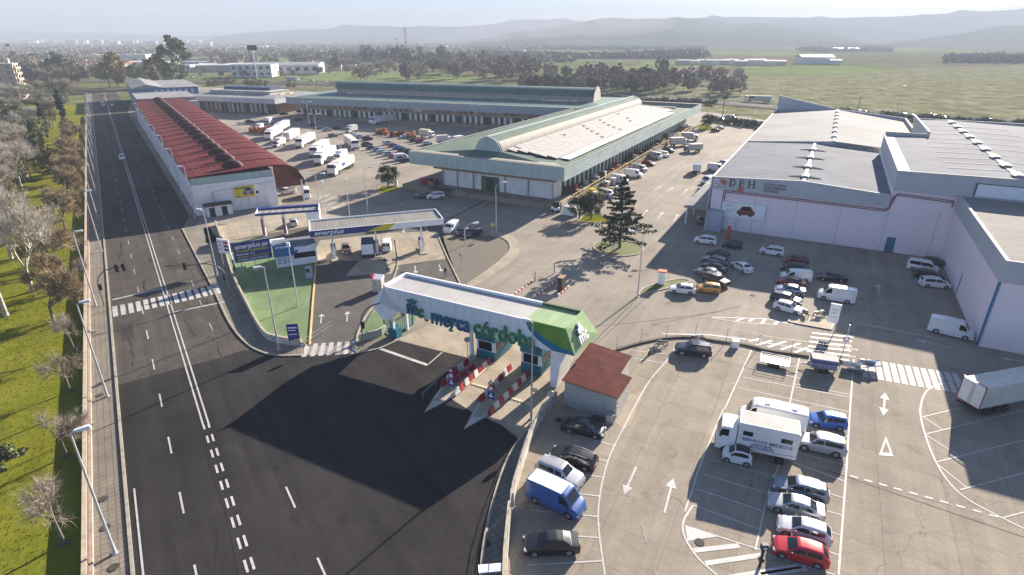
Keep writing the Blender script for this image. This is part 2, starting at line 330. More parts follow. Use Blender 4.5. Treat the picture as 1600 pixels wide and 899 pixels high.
# kerbs
kerb('kerb', [AV(a, -5.3) for a in range(-45, 470, 12)], m_kerb)
kc = smooth_pts([at(285, 358), at(312, 410), at(335, 455), at(356, 500), at(376, 528), at(400, 547), at(432, 556), at(472, 556)])
kerb('kerb', kc, m_kerb)
sw = kc + [at(470, 545), at(432, 537), at(410, 527), at(385, 483), at(362, 434), at(348, 385), at(322, 348), at(300, 330)]
sheet('pavement', sw, 6, m_pave)
kerb('kerb', smooth_pts([at(556, 553), at(590, 546), at(612, 537), at(622, 531)]), m_kerb)
sheet('pavement', [at(556, 552), at(590, 545), at(620, 531), at(618, 520), at(590, 530), at(560, 540)], 7, m_pave)
k3 = smooth_pts([at(862, 622), at(838, 655), at(810, 690), at(788, 730), at(772, 780), at(760, 830), at(752, 899), at(748, 1100)])
kerb('kerb', k3, m_kerb)
sheet('pavement', k3 + [at(786, 1100), at(788, 899), at(794, 800), at(802, 765), at(822, 700), at(842, 660), at(866, 626)], 7, m_pave)
# gravel bed kerb
kerb('kerb', smooth_pts([at(718, 447), at(735, 442), at(782, 408), at(797, 390), at(790, 375), at(765, 366)]), m_kerb)
kerb('kerb', [at(684, 368), at(700, 405), at(721, 448)], m_kerb)
kerb('kerb', [at(484, 540), at(489, 470), at(494, 410)], m_yell)
kerb('kerb', smooth_pts([at(556, 545), at(560, 520), at(575, 490), at(600, 462), at(617, 430), at(622, 405), at(618, 375)]), m_kerb)
sheet('pavement', smooth_pts([at(718, 447), at(735, 442), at(782, 408), at(797, 390), at(790, 375), at(765, 366)]) + smooth_pts([at(768, 361), at(802, 371), at(812, 391), at(796, 412), at(740, 448), at(720, 454)]), 6, m_conc_l)
# planting islands
def island(pts, m, name='planted_island'):
    kerb('kerb', pts + [pts[0]], m_kerb, h=.14)
    return sheet(name, pts, 20, m)
rc = at(966, 388)
island([rc + Vector((math.cos(i * math.pi / 10) * 4.1, math.sin(i * math.pi / 10) * 3.9, 0)) for i in range(20)], m_weed, 'roundabout')
island(smooth_pts([at(588, 298), at(600, 303), at(618, 299), at(622, 294), at(612, 291), at(595, 292)], 3), m_grass)
island(smooth_pts([at(903, 347), at(950, 349), at(952, 343), at(930, 335), at(912, 337)], 3), m_grass)
island(smooth_pts([at(997, 462), at(1005, 452), at(1030, 443), at(1062, 437), at(1078, 441), at(1040, 452)], 3), m_weed)
island([at(1095, 206), at(1118, 203), at(1105, 194), at(1088, 197)], m_grass)
island([at(1232, 504), at(1298, 516), at(1306, 502), at(1245, 488), at(1236, 492)], m_conc_l)
# ---------------------------------------------------------------- highway
hw = [Vector(at(-200, 124)), at(330, 128), at(620, 133), at(880, 141), at(1110, 158), at(1340, 176), at(1620, 196), at(1800, 210)]
def ribbon(name, pts, off0, off1, layer, m):
    l, r = [], []
    for i, p in enumerate(pts):
        d = (pts[min(i + 1, len(pts) - 1)] - pts[max(i - 1, 0)]).normalized(); n = Vector((-d.y, d.x, 0)); l.append(p + n * off1); r.append(p + n * off0)
    b = MB(); z = .004 * layer
    for i in range(len(pts) - 1): b.add([(q.x, q.y, z) for q in (r[i], r[i + 1], l[i + 1], l[i])], [(0, 1, 2, 3)])
    return struct(b.build(name, m)), l, r
hwp = smooth_pts(hw, 8)
ribbon('highway', hwp, -14, 4, 12, m_asph_old)
b = MB()
for off in (-9.6, -.8, -5.2):
    l = [hwp[i] + Vector((-(hwp[min(i + 1, len(hwp) - 1)] - hwp[max(i - 1, 0)]).normalized().y, (hwp[min(i + 1, len(hwp) - 1)] - hwp[max(i - 1, 0)]).normalized().x, 0)) * off for i in range(len(hwp))]
    line(b, l, .35, .056)
struct(b.build('highway_lines', m_paint))
def rail(pts, off, name, label):
    t = thing(name, label, 'guard rail', pts[len(pts) // 2]); o = t.location.copy(); b = MB(); q = MB()
    for i in range(len(pts) - 1):
        d = (pts[i + 1] - pts[i]).normalized(); n = Vector((-d.y, d.x, 0)) * off; p0 = pts[i] + n - o; p1 = pts[i + 1] + n - o
        b.tube(p0 + Vector((0, 0, .7)), p1 + Vector((0, 0, .7)), .16, .16, 4); L_ = (p1 - p0).length
        for k in range(int(L_ // 4)): c = p0 + (p1 - p0) * (k / (L_ / 4)); q.box(c.x - .06, c.x + .06, c.y - .06, c.y + .06, 0, .75)
    b.build('rail_beam', m_metal, t); struct(q.build('rail_post', m_metal, t), 'stuff')
rail(hwp, -14.6, 'guard_rail', 'long galvanised guard rail on the near edge of the highway')
rail(hwp, 4.6, 'guard_rail', 'galvanised guard rail on the field side of the highway')

# ================================================================ road markings (flat paint)
Z1 = .036
def mark(name, fn, m=None): b = MB(); fn(b); return struct(b.build(name, m or m_paint))
def dl(b, a0, a1, bb, on, off, w=.14):
    a = a0
    while a < a1: strip(b, AV(a, bb), AV(min(a + on, a1), bb), w, Z1); a += on + off
mark('lane_line', lambda b: dl(b, -40, 88, -1.9, 2.6, 5.4))
mark('lane_line', lambda b: dl(b, 88, 440, -1.9, 2.6, 5.4), m_paintold)
mark('centre_line', lambda b: [strip(b, AV(50.7, 1.1 + s), AV(460, 1.1 + s), .15, Z1) for s in (-.22, .22)])
mark('centre_line', lambda b: [dl(b, -40, 50.7, 1.1 + s, 1.15, 1.1, .17) for s in (-.2, .2)])
mark('lane_line', lambda b: dl(b, -20, 42, 5.0, 2.6, 5.4))
mark('lane_line', lambda b: dl(b, 70, 430, 4.6, 2.6, 5.4), m_paintold)
mark('edge_line', lambda b: strip(b, AV(-40, -4.75), AV(45, -4.75), .13, Z1))
mark('stop_line', lambda b: (strip(b, at(176, 469), at(254, 451), .35, Z1), strip(b, at(273, 488), at(352, 472), .3, Z1)))
def zebra(b, p0, p1, ln, n, w, z=Z1):
    d = (p1 - p0) / (n - 1); nn = ln
    for i in range(n):
        c = p0 + d * i; strip(b, c - nn / 2, c + nn / 2, w, z)
mark('zebra_crossing', lambda b: zebra(b, at(180, 487), at(340, 452), AA * 3.6, 15, .55))
mark('zebra_crossing', lambda b: zebra(b, at(478, 548), at(554, 543), (at(482, 538) - at(476, 558)) * 1.0, 7, .5))
mark('zebra_crossing', lambda b: zebra(b, at(1350, 575), at(1498, 600), (at(1374, 596) - at(1368, 566)) * 1.0, 13, .5))
mark('zebra_crossing', lambda b: zebra(b, at(1300, 524), at(1292, 560), (at(1334, 545) - at(1268, 538)) * 1.0, 6, .45))
mark('zebra_crossing', lambda b: zebra(b, at(505, 308), at(530, 322), (at(530, 308) - at(505, 318)) * .8, 4, .6))
mark('stop_line', lambda b: (strip(b, at(590, 544), at(668, 571), .4, Z1), strip(b, at(668, 571), at(691, 551), .12, Z1)))
def arrow(b, tail, head, w=.16, hw_=.42, hl=.28):
    d = head - tail; L_ = d.length; d.normalize(); n = Vector((-d.y, d.x, 0)); s = head - d * L_ * hl
    strip(b, tail, s, w, Z1); b.add([(q.x, q.y, Z1) for q in (s - n * hw_, head, s + n * hw_)], [(0, 1, 2)])
for nm, t, h in [('a', (977, 773), (996, 730))]: pass
for t, h in [((994, 730), (975, 773)), ((1038, 802), (1052, 748)), ((501, 506), (503, 491)), ((542, 503), (543, 487)), ((648, 415), (650, 428)), ((686, 414), (690, 425)),
             ((1003, 338), (1012, 328)), ((1028, 342), (1036, 332)), ((1052, 347), (1060, 335)), ((1373, 461), (1372, 445)), ((632, 356), (630, 364)), ((665, 355), (668, 363)),
             ((1022, 298), (1032, 291)), ((1042, 300), (1052, 293)), ((1068, 303), (1074, 296)), ((700, 310), (690, 306)), ((640, 322), (622, 318)), ((1488, 545), (1430, 531)), ((1600, 566), (1565, 560))]:
    mark('lane_arrow', lambda b: arrow(b, at(*t), at(*h)))
def darrow(b):
    p0, p1 = at(1380, 650), at(1383, 614); m_ = (p0 + p1) / 2; arrow(b, m_, p1, .16, .4, .6); arrow(b, m_, p0, .16, .4, .6)
mark('lane_arrow', darrow)
def giveway(b):
    A_, B_, C_ = at(1384, 682), at(1373, 712), at(1396, 714); c = (A_ + B_ + C_) / 3
    q = [A_, B_, C_]; inn = [c + (x - c) * .55 for x in q]
    for i in range(3): j = (i + 1) % 3; b.add([(r.x, r.y, Z1) for r in (q[i], q[j], inn[j], inn[i])], [(0, 1, 2, 3)])
mark('give_way_triangle', giveway)
def dots(b, p0, p1, n, w=.2, on=.55):
    for i in range(n): a = p0 + (p1 - p0) * (i / n); strip(b, a, a + (p1 - p0) * (on / n), w, Z1)
mark('give_way_line', lambda b: dots(b, at(1328, 744), at(1572, 812), 10))
for q in [[(893, 640), (1010, 610), (1)],]: pass
def L(*p, w=.12, m=None, sm=False, name='bay_line'):
    pts = [at(*q) for q in p]
    if sm: pts = smooth_pts(pts, 6)
    return mark(name, lambda b: line(b, pts, w, Z1 + R.random() * .0003), m)
# right lot
L((1058, 538), (1045, 560), (1012, 600), (975, 668), (952, 715), (938, 770), (935, 820), (945, 899), sm=True)
for y0, y1 in [((880, 675), (963, 698)), ((925, 716), (950, 722)), ((900, 740), (944, 747)), ((905, 772), (937, 776)), ((830, 798), (935, 808)), ((870, 836), (936, 841)), ((824, 884), (941, 877))]: L(y0, y1)
L((988, 560), (1038, 568)); L((985, 548), (1043, 554))
L((1174, 548), (1132, 640)); L((1130, 640), (1093, 730), (1083, 762), (1070, 800), sm=True); L((1334, 562), (1328, 640), (1322, 740), (1310, 899), w=.14)
L((1249, 560), (1232, 640)); L((1222, 715), (1200, 770), (1180, 860), w=.11)
for a, c in [((1170, 575), (1250, 592)), ((1160, 590), (1330, 622)), ((1152, 606), (1330, 645)), ((1238, 600), (1332, 618)), ((1118, 696), (1215, 715)), ((1110, 718), (1202, 743)), ((1100, 742), (1195, 770)), ((1090, 765), (1195, 800)), ((1083, 790), (1190, 829)), ((1070, 822), (1188, 860)),
             ((1318, 690), (1240, 662)), ((1236, 705), (1322, 728)), ((1232, 720), (1320, 753)), ((1296, 772), (1318, 779)), ((1292, 799), (1316, 806)), ((1292, 829), (1315, 838)), ((1294, 862), (1312, 869)), ((1200, 868), (1305, 899)), ((1262, 668), (1324, 683))]: L(a, c, w=.1)
def hatch(b, poly_pairs, w=.4):
    for p, q in poly_pairs: strip(b, at(*p), at(*q), w, Z1 + .0005)
L((1083, 790), (1068, 815), (1070, 840), (1090, 872), (1120, 899), sm=True, w=.14)
mark('hatching', lambda b: (b.add([(q.x, q.y, Z1) for q in (at(1070, 821), at(1122, 839), at(1074, 846))], [(0, 1, 2)]), hatch(b, [((1084, 861), (1155, 853)), ((1102, 881), (1190, 868)), ((1140, 903), (1250, 885)), ((1190, 899), (1260, 888))], .38)))
L((1497, 594), (1455, 606), (1440, 628), (1440, 660), (1462, 722), (1500, 772), (1570, 812), (1625, 838), sm=True, w=.14)
for a, c in [((1442, 652), (1508, 636)), ((1446, 679), (1595, 643)), ((1462, 723), (1600, 688)), ((1500, 766), (1600, 740)), ((1566, 810), (1600, 801)), ((1442, 652), (1474, 673)), ((1446, 680), (1497, 712)), ((1462, 724), (1512, 764))]: L(a, c, w=.1)
# upper right lot
L((1338, 505), (1478, 532), w=.2); L((1500, 538), (1530, 543), w=.1); L((1333, 400), (1336, 450), (1335, 500), (1333, 530), m=m_paintold)
L((1435, 434), (1412, 440), (1409, 460), (1420, 490), (1450, 518), (1470, 526), sm=True, m=m_paintold)
for a, c in [((1413, 444), (1500, 466)), ((1410, 457), (1505, 482)), ((1412, 470), (1490, 492)), ((1420, 486), (1455, 496))]: L(a, c, w=.09, m=m_paintold)
for a, c in [((1292, 389), (1322, 394)), ((1290, 395), (1335, 402)), ((1290, 400), (1335, 408)), ((1290, 404), (1335, 413)), ((1275, 400), (1288, 408))]: L(a, c, w=.09, m=m_paintold)
mark('yellow_cross_marking', lambda b: (strip(b, at(1133, 438), at(1150, 415), .5, Z1), strip(b, at(1147, 442), at(1166, 420), .5, Z1 + .001), strip(b, at(1136, 436), at(1148, 440), .4, Z1 + .002), strip(b, at(1150, 417), at(1165, 421), .4, Z1 + .002)), m_yellf)
L((1112, 496), (1200, 499), (1240, 508), w=.2); L((1112, 497), (1160, 505), (1205, 507), w=.15)
mark('hatching', lambda b: hatch(b, [((1150, 502), (1162, 498)), ((1170, 503), (1178, 498)), ((1190, 506), (1196, 499)), ((1210, 508), (1216, 502)), ((1170, 534), (1188, 530)), ((1182, 540), (1206, 533)), ((1200, 543), (1228, 534)), ((1220, 547), (1250, 537)), ((1240, 552), (1262, 544))], .35))
L((1035, 522), (1110, 524), (1165, 531), w=.3); L((1165, 531), (1268, 548), w=.12)
t = text_mesh('STOP', 1.6, .0, m_paintold, 'stop_lettering', None, at(1386, 482) + Vector((0, 0, Z1)), (0, 0, math.atan2((at(1360, 484) - at(1386, 480)).y, (at(1360, 484) - at(1386, 480)).x)), sx=1.2); t['kind'] = 'structure'
# yard lines left
for a, c in [((500, 283), (520, 300)), ((420, 296), (432, 306)), ((560, 290), (592, 305)), ((700, 322), (745, 310)), ((1050, 600), (1052, 601)), ((1003, 820), (1010, 848)), ((1024, 893), (1028, 910)), ((780, 420), (795, 407)), ((915, 475), (930, 462))]: L(a, c, w=.12, m=m_paintold)
for k in range(8): L((1030 + k * 9, 310 - k * 13), (1036 + k * 9, 302 - k * 13), w=.15, m=m_paintold); L((1070 + k * 8, 312 - k * 13), (1075 + k * 8, 305 - k * 13), w=.15, m=m_paintold)
# tar sealed cracks, patches and tyre marks on the carriageways
m_tar = mat('tar_seal', (.02, .019, .019), .8, .1, 2, spec=.1); m_patch = mat('asphalt_patch', (.062, .056, .05), .95, .15, .6, .2, spec=.03)
R.seed(77)
for i, (a, b_) in enumerate([(66, -3.5), (70, 2.4), (76, 5.5), (84, -1.2), (92, 3.0), (104, -3.2), (118, 5.2), (63, 4.6)]):
    pts = [AV(a + k * R.uniform(.8, 1.6), b_ + R.uniform(-.35, .35)) for k in range(R.randint(4, 9))]; mark('tar_seam', lambda b: line(b, pts, .05, .0195 + i * .0003), m_tar)
for i, (a, b_, l, w) in enumerate([(73, -4.4, 5, 1.2), (88, 6.0, 7, 1.6), (100, .2, 3, 1.3), (61.5, 7.6, 4, 1.4), (132, -3.6, 9, 1.5), (150, 4.5, 6, 2.4)]): sheet('asphalt_patch', [AV(a, b_), AV(a + l, b_), AV(a + l, b_ + w), AV(a, b_ + w)], 4 + i * .03, m_patch)
mark('tyre_mark', lambda b: line(b, smooth_pts([at(372, 899), at(352, 800), at(330, 740), at(322, 700)]), .03, .0185), m_tar)
for k, q in enumerate([[(335, 899), (341, 830), (352, 800), (350, 740)], [(560, 899), (600, 800), (700, 770), (770, 700)], [(500, 899), (560, 760), (640, 660), (720, 610)]]): mark('tar_seam', lambda b: line(b, smooth_pts([at(*p) for p in q], 8), .025, .0187 + k * .0004), m_tar)
# dark slab joints and drains in the yard
m_joint = mat('open_joint', (.05, .045, .04), .9, .1, 2)
struct(mark('slab_joint', lambda b: [line(b, [at(*p) for p in q], .09, .0245 + .001 * i) for i, q in enumerate([[(876, 590), (1045, 432)], [(1290, 735), (1600, 840)], [(930, 510), (990, 505), (1130, 487)], [(1020, 508), (1130, 485), (1160, 478)]])], m_joint))
b = MB()
for p in [(156, 618), (162, 780), (165, 825), (178, 887), (603, 408), (606, 421), (602, 407), (880, 420), (985, 432), (1176, 462), (835, 610), (873, 657), (760, 850), (1093, 848), (1290, 540)]:
    c = at(*p); q = MB(); q.prism([c + Vector((math.cos(k * .785) * .35, math.sin(k * .785) * .35, 0)) for k in range(8)], .03, .05); struct(q.build('manhole_cover', m_joint))
struct(mark('drain_channel', lambda b: (line(b, [at(703, 342), at(762, 312)], .3, .037), line(b, [at(1000, 462), at(876, 588)], .1, .037)), m_joint))
# ================================================================ BUILDINGS
def part(b, name, m, par, smooth=None, **k): return b.build(name, m, par, smooth, **k)
def dup(o, loc=None, rz=None, par=None):
    c = o.copy(); COL.objects.link(c); c.parent = par or o.parent
    if loc is not None: c.location = loc
    if rz is not None: c.rotation_euler.z = rz
    return c
# ---------------------------------------------------------------- wholesale warehouse on the right (wall > 9 m, two roof heights)
W = thing('warehouse', 'pale pink warehouse with grey parapet, red pipes and an advertising board', 'warehouse', S(-16, 106.5), SA)
part(MB().box(0, 27, 0, 43, 0, 7.6), 'wall_core', m_pinkwall, W)
part(MB().box(.0, 35.6, 43, 110, 0, 8.8), 'rear_wall', m_greyclad, W)
pan = None                                            # precast panels along the front wall
for i in range(15):
    x = .05 + i * 2.4
    if pan is None: pan = part(MB().box(0, 2.37, -.12, -.003, .0, 7.55), 'wall_panel', m_pinkwall, W, loc=(x, 0, 0))
    else: dup(pan, (x, 0, 0))
for i in range(5): part(MB().box(-.025, .025, -.15, -.12, 0, 7.4), 'downpipe', mat('pale_blue_pipe', (.25, .36, .52), .6, .05, 1), W, loc=(7.4 + i * 6.6, 0, 0))
b = MB(); b.hexa([(-.15, -.45, 7.3), (14.3, -.45, 7.3), (14.3, -.1, 7.3), (-.15, -.1, 7.3)], [(-.15, -.45, 9.3), (14.3, -.45, 10.05), (14.3, -.1, 10.05), (-.15, -.1, 9.3)]); b.hexa([(14.3, -.45, 7.3), (27, -.45, 7.3), (27, -.1, 7.3), (14.3, -.1, 7.3)], [(14.3, -.45, 10.05), (27, -.45, 9.2), (27, -.1, 9.2), (14.3, -.1, 10.05)]); part(b, 'parapet', m_greyclad, W)
b = MB(); b.hexa([(-.15, -.47, 9.303), (14.3, -.47, 10.053), (14.3, -.08, 10.053), (-.15, -.08, 9.303)], [(-.15, -.47, 9.38), (14.3, -.47, 10.13), (14.3, -.08, 10.13), (-.15, -.08, 9.38)]); b.hexa([(14.3, -.47, 10.053), (27, -.47, 9.203), (27, -.08, 9.203), (14.3, -.08, 10.053)], [(14.3, -.47, 10.13), (27, -.47, 9.28), (27, -.08, 9.28), (14.3, -.08, 10.13)]); part(b, 'parapet_cap', m_cap, W)
part(MB().box(-.3, 0.0, -.45, 43, 7.3, 9.3), 'side_parapet', m_greyclad, W); part(MB().box(-.34, .1, -.2, 115, 9.3, 9.42), 'parapet_cap', m_cap, W)
b = MB(); b.quad((0, -.1, 9.15), (14.3, -.1, 9.95), (14.3, 43, 9.95), (0, 43, 9.15)); b.quad((14.3, -.1, 9.95), (27, -.1, 9.1), (27, 43, 9.1), (14.3, 43, 9.95)); part(b, 'front_roof', m_greyroof, W)
b = MB(); b.quad((0, 43, 9.3), (18, 43, 10.6), (18, 115, 10.6), (0, 115, 9.3)); b.quad((18, 43, 10.6), (35.6, 43, 9.4), (35.6, 110, 9.4), (18, 112, 10.6)); part(b, 'rear_roof', m_greyroof2, W)
b = MB(); b.hexa([(0, 42.8, 9), (0, 43, 9), (35.5, 43, 9), (35.5, 42.8, 9)], [(0, 42.8, 9.34), (0, 43, 9.34), (18, 43, 10.64), (18, 42.8, 10.64)]); b.quad((18, 42.8, 9), (27, 42.8, 9), (27, 42.8, 10.0), (18, 42.8, 10.64)); part(b, 'step_flashing', m_cap, W)
part(MB().box(14.0, 14.6, 0, 43, 9.93, 10.08), 'ridge_cap', m_cap, W); part(MB().box(17.7, 18.3, 43, 112, 10.56, 10.72), 'ridge_cap', m_cap, W)
v = part(MB().box(-.42, .42, -1.1, 1.1, 0, .16).hexa([(-.6, -1.3, .16), (.6, -1.3, .16), (.6, 1.3, .16), (-.6, 1.3, .16)], [(-.2, -1.3, .34), (.2, -1.3, .34), (.2, 1.3, .34), (-.2, 1.3, .34)]), 'roof_vent', m_cap, W, loc=(14.3, 4, 10.05))
for y in (13, 23, 33): dup(v, (14.3, y, 10.05))
for y in range(50, 112, 9): dup(v, (18, y, 10.7))
for y in range(7, 42, 7): part(MB().box(14.8, 26.6, -.02, .02, 0, .02), 'roof_seam', m_greyclad, W, loc=(0, y, 9.97)).rotation_euler = (0, math.atan(.85 / 12.7), 0)
m_soot = mat('soot_stain', (.10, .10, .11), .95, .2, 2, spec=0)
for y in (4, 13, 23, 33):
    for s in (1, -1): part(MB().add([(14.3 + s * .45, y - .9, 10.0), (14.3 + s * 2.6, y - .25, 9.97 - .056 * 2.6 + .045), (14.3 + s * 2.6, y + .1, 9.97 - .056 * 2.6 + .045), (14.3 + s * .45, y + 1.0, 10.0)], [(0, 1, 2, 3) if s > 0 else (3, 2, 1, 0)]), 'soot_stain', m_soot, W)
# high back parapet, a thin wall rising to a point
b = MB(); b.hexa([(0, 115, 8), (18, 112.4, 8), (18, 112.8, 8), (0, 115.4, 8)], [(0, 115, 14.0), (18, 112.4, 10.8), (18, 112.8, 10.8), (0, 115.4, 14.0)])
b.hexa([(18, 112.4, 8), (35.8, 101, 8), (35.8, 101.4, 8), (18, 112.8, 8)], [(18, 112.4, 10.8), (35.8, 101, 10.3), (35.8, 101.4, 10.3), (18, 112.8, 10.8)]); part(b, 'rear_parapet', m_greyclad, W)
part(MB().box(-.3, 0, 43, 115, 0, 9.3), 'side_wall', m_greyclad, W)
part(MB().box(35.6, 36, 60, 101, 0, 10.3), 'right_parapet', m_cap, W)
# sign lettering and emblem on the parapet
def serif(parts, x0, h, name='sign_letter', m=m_black):
    b = MB()
    for kind, *q in parts:
        if kind == 'r': b.box(q[0], q[1], -.06, 0, q[2], q[3])
        else:
            cx, cz, ro, ri, a0, a1, wx = q; n = 10
            for i in range(n):
                t0 = a0 + (a1 - a0) * i / n; t1 = a0 + (a1 - a0) * (i + 1) / n
                P4 = [(cx + wx * r * math.cos(t), cz + r * math.sin(t)) for r, t in ((ri, t0), (ro, t0), (ro, t1), (ri, t1))]
                b.hexa([(p[0], 0, p[1]) for p in P4], [(p[0], -.06, p[1]) for p in P4])
    return part(b, name, m, W, loc=(x0, -.46, h))
hp = math.pi / 2
serif([('r', .1, .32, 0, 1.35), ('r', 0, .45, -.003, .07), ('r', 0, .45, 1.28, 1.353), ('a', .35, .675, .675, .52, -hp, hp, 1.0)], 2.75, 7.98)
serif([('r', .1, .32, 0, 1.35), ('r', 0, .45, -.003, .07), ('r', 0, .45, 1.28, 1.353), ('a', .35, .98, .37, .27, -hp, hp, 1.3)], 4.35, 7.98)
serif([('r', .1, .32, 0, 1.35), ('r', 0, .45, -.003, .07), ('r', 0, .45, 1.28, 1.353), ('r', .32, .9, .62, .72), ('r', .9, 1.12, 0, 1.35), ('r', .8, 1.25, -.003, .07), ('r', .8, 1.25, 1.28, 1.353)], 5.8, 7.98)
for i, w in enumerate(('DROGUERIA', 'PERFUMERIA', 'HIGIENE')): text_mesh(w, .62, .02, m_black, 'sign_lettering', W, (8.4, -.48, 8.75 - i * .55), (hp, 0, 0), bold=.004)
m_emb = mat('emblem_red', (.62, .09, .05), .5, .05, 1)
for (ex, ez, sgn) in ((2.35, 8.75, 1), (4.2, 7.7, -1)):
    b = MB()
    for k in range(5):
        a = math.radians(150 + k * 24) if sgn > 0 else math.radians(30 - k * 24)
        p = [(ex, ez), (ex + math.cos(a) * 1.15, ez + math.sin(a) * .75), (ex + math.cos(a + .3) * 1.15, ez + math.sin(a + .3) * .75)]
        if sgn < 0: p = [(x * 1, z) for x, z in p]
        b.hexa([(q[0], -.46, q[1]) for q in p], [(q[0], -.5, q[1]) for q in p])
    part(b, 'emblem', m_emb, W)
part(MB().box(.25, .85, -.5, -.452, 7.9, 8.9), 'small_sign', m_white, W); part(MB().box(.3, .8, -.51, -.5, 8.1, 8.3, 0).box(.32, .78, -.51, -.5, 8.5, 8.7, 1), 'small_sign_print', [m_taill, m_navy], W)
# red pipes
b = MB(); yy = -.25
for dz in (0, .28): b.path([(2.0 + dz, yy, 3.8), (2.0 + dz, yy, 7.1 - dz), (27.0 - dz, yy, 6.9 - dz), (27.7 - dz, yy, 9.6 - dz), (35.0, yy, 9.3 - dz)], .07, 6)
b.path([(35.0, yy, 9.3), (35.0, yy, 8.3)], .07, 6); part(b, 'pipe_run', m_redpipe, W)
# advertising board
ad = part(MB().box(2.1, 9.3, -.5, -.35, 2.5, 5.2), 'advert_board', m_white, W); b = MB()
for x in (3.2, 5, 7.2, 9): b.box(x, x + .08, -.45, -.3, 0, 3.2)
part(b, 'board_post', m_white, W)
def flatcar(par, x0, x1, z0, z1, y, m, name='car_print'):
    prof = [(0, .25), (0, .5), (.12, .6), (.28, .95), (.72, 1.0), (.9, .62), (1, .5), (1, .25), (.88, .15), (.8, .15), (.7, .15), (.3, .15), (.2, .15), (.12, .15)]
    b = MB(); q = [(x0 + (x1 - x0) * a, z0 + (z1 - z0) * c) for a, c in prof]; b.hexa([(p[0], y, p[1]) for p in q], [(p[0], y - .02, p[1]) for p in q]); part(b, name, m, par)
    b = MB(); q = [(x0 + (x1 - x0) * a, z0 + (z1 - z0) * c) for a, c in [(.2, .62), (.32, .88), (.68, .92), (.82, .62)]]; b.hexa([(p[0], y - .02, p[1]) for p in q], [(p[0], y - .03, p[1]) for p in q]); part(b, name, m_glass, par)
    b = MB()
    for a in (.22, .78):
        c = (x0 + (x1 - x0) * a, z0 + (z1 - z0) * .2); b.tube((c[0], y - .02, c[1]), (c[0], y - .04, c[1]), (z1 - z0) * .17, None, 10)
    part(b, name, m_black, par)
flatcar(W, 4.7, 7.7, 2.9, 4.8, -.5, mat('dark_red_print', (.20, .03, .03), .4, .05, 1))
for i in range(3): part(MB().box(2.9, 4.6 - i * .3, -.515, -.5, 3.9 - i * .3, 4.0 - i * .3), 'board_print', m_greyclad, W)
part(MB().box(2.6, 4.2, -.515, -.5, 4.6, 4.72), 'board_print', m_greyclad, W)
d = part(MB().box(27.9, 29.1, -.26, -.15, 0, 2.5), 'door', mat('blue_door', (.02, .14, .24), .5, .1, 1), W)
b = MB(); b.box(-.0, 2.6, -2.1, -.14, 0, 3.6); part(b, 'side_annex', mat('pale_blue_block', (.36, .42, .50), .7, .05, 1), W)
# loading canopy on the left side
b = MB(); b.hexa([(-4.2, -2, 3.6), (-.3, -2, 3.6), (-.3, 46, 3.6), (-4.2, 46, 3.6)], [(-4.2, -2, 4.0), (-.3, -2, 4.5), (-.3, 46, 4.5), (-4.2, 46, 4.0)]); part(b, 'loading_canopy', m_greyroof2, W)
b = MB()
for y in range(0, 46, 7): b.box(-4.1, -3.9, y, y + .2, 0, 3.6)
part(b, 'canopy_post', m_white, W)
# tall block
T = thing('warehouse', 'taller grey warehouse block with ridge vents and white roof light strips', 'warehouse', S(-16, 106.5), SA)
part(MB().box(27, 66, -.45, 40.6, 10.0, 12.9), 'upper_cladding', m_greyclad, T); part(MB().box(27, 66, -.1, 40, 0, 10.0), 'lower_wall', m_pinkwall, T)
b = MB(); b.box(26.9, 27.2, -.5, 41, 12.9, 13.15); b.hexa([(27.2, -.5, 12.9), (42, -.5, 12.9), (42, -.2, 12.9), (27.2, -.2, 12.9)], [(27.2, -.5, 13.15), (42, -.5, 13.36), (42, -.2, 13.36), (27.2, -.2, 13.15)]); b.box(42, 66, -.5, -.2, 12.9, 13.3); b.box(27.2, 34.6, 40.6, 40.9, 12.9, 13.7); b.box(34.6, 35, 40.6, 72, 12.9, 14.2); b.box(35, 66, 72, 72.4, 12.9, 13.4); part(b, 'parapet', m_cap, T)
part(MB().box(35, 66, 40.7, 72, 7, 12.85), 'upper_cladding', m_greyclad, T)
b = MB(); b.quad((27.1, -.2, 12.85), (42, -.2, 13.3), (42, 40.6, 13.3), (27.1, 40.6, 12.85)); b.quad((35, 40.6, 13.09), (42, 40.6, 13.3), (42, 72, 13.3), (35, 72, 13.09)); b.quad((42, -.2, 13.3), (66, -.2, 12.6), (66, 72, 12.6), (42, 72, 13.3)); part(b, 'roof', m_greyroof, T)
part(MB().box(41.6, 42.4, 0, 72, 13.27, 13.42), 'ridge_cap', m_cap, T)
v = part(MB().box(-.5, .5, -1.1, 1.1, 0, .16).hexa([(-.75, -1.4, .16), (.75, -1.4, .16), (.75, 1.4, .16), (-.75, 1.4, .16)], [(-.3, -1.4, .36), (.3, -1.4, .36), (.3, 1.4, .36), (-.3, 1.4, .36)]), 'roof_vent', m_cap, T, loc=(42, 2, 13.4))
for y in range(10, 72, 8): dup(v, (42, y, 13.4))
rl = part(MB().hexa([(-7.5, -.12, 0), (0, -.12, .227), (0, .12, .227), (-7.5, .12, 0)], [(-7.5, -.12, .05), (0, -.12, .277), (0, .12, .277), (-7.5, .12, .05)]), 'roof_light', m_cap, T, loc=(41.5, 6, 13.07))
for y in (11, 16, 21.5, 27, 33, 39, 46, 53, 60): dup(rl, (41.5, y, 13.07))
rl = part(MB().hexa([(0, -.1, .233), (8, -.1, 0), (8, .1, 0), (0, .1, .233)], [(0, -.1, .283), (8, -.1, .05), (8, .1, .05), (0, .1, .283)]), 'roof_light', m_cap, T, loc=(43.5, 7, 13.03))
for y in (14, 21, 28, 35, 43, 51, 60): dup(rl, (43.5, y, 13.03))
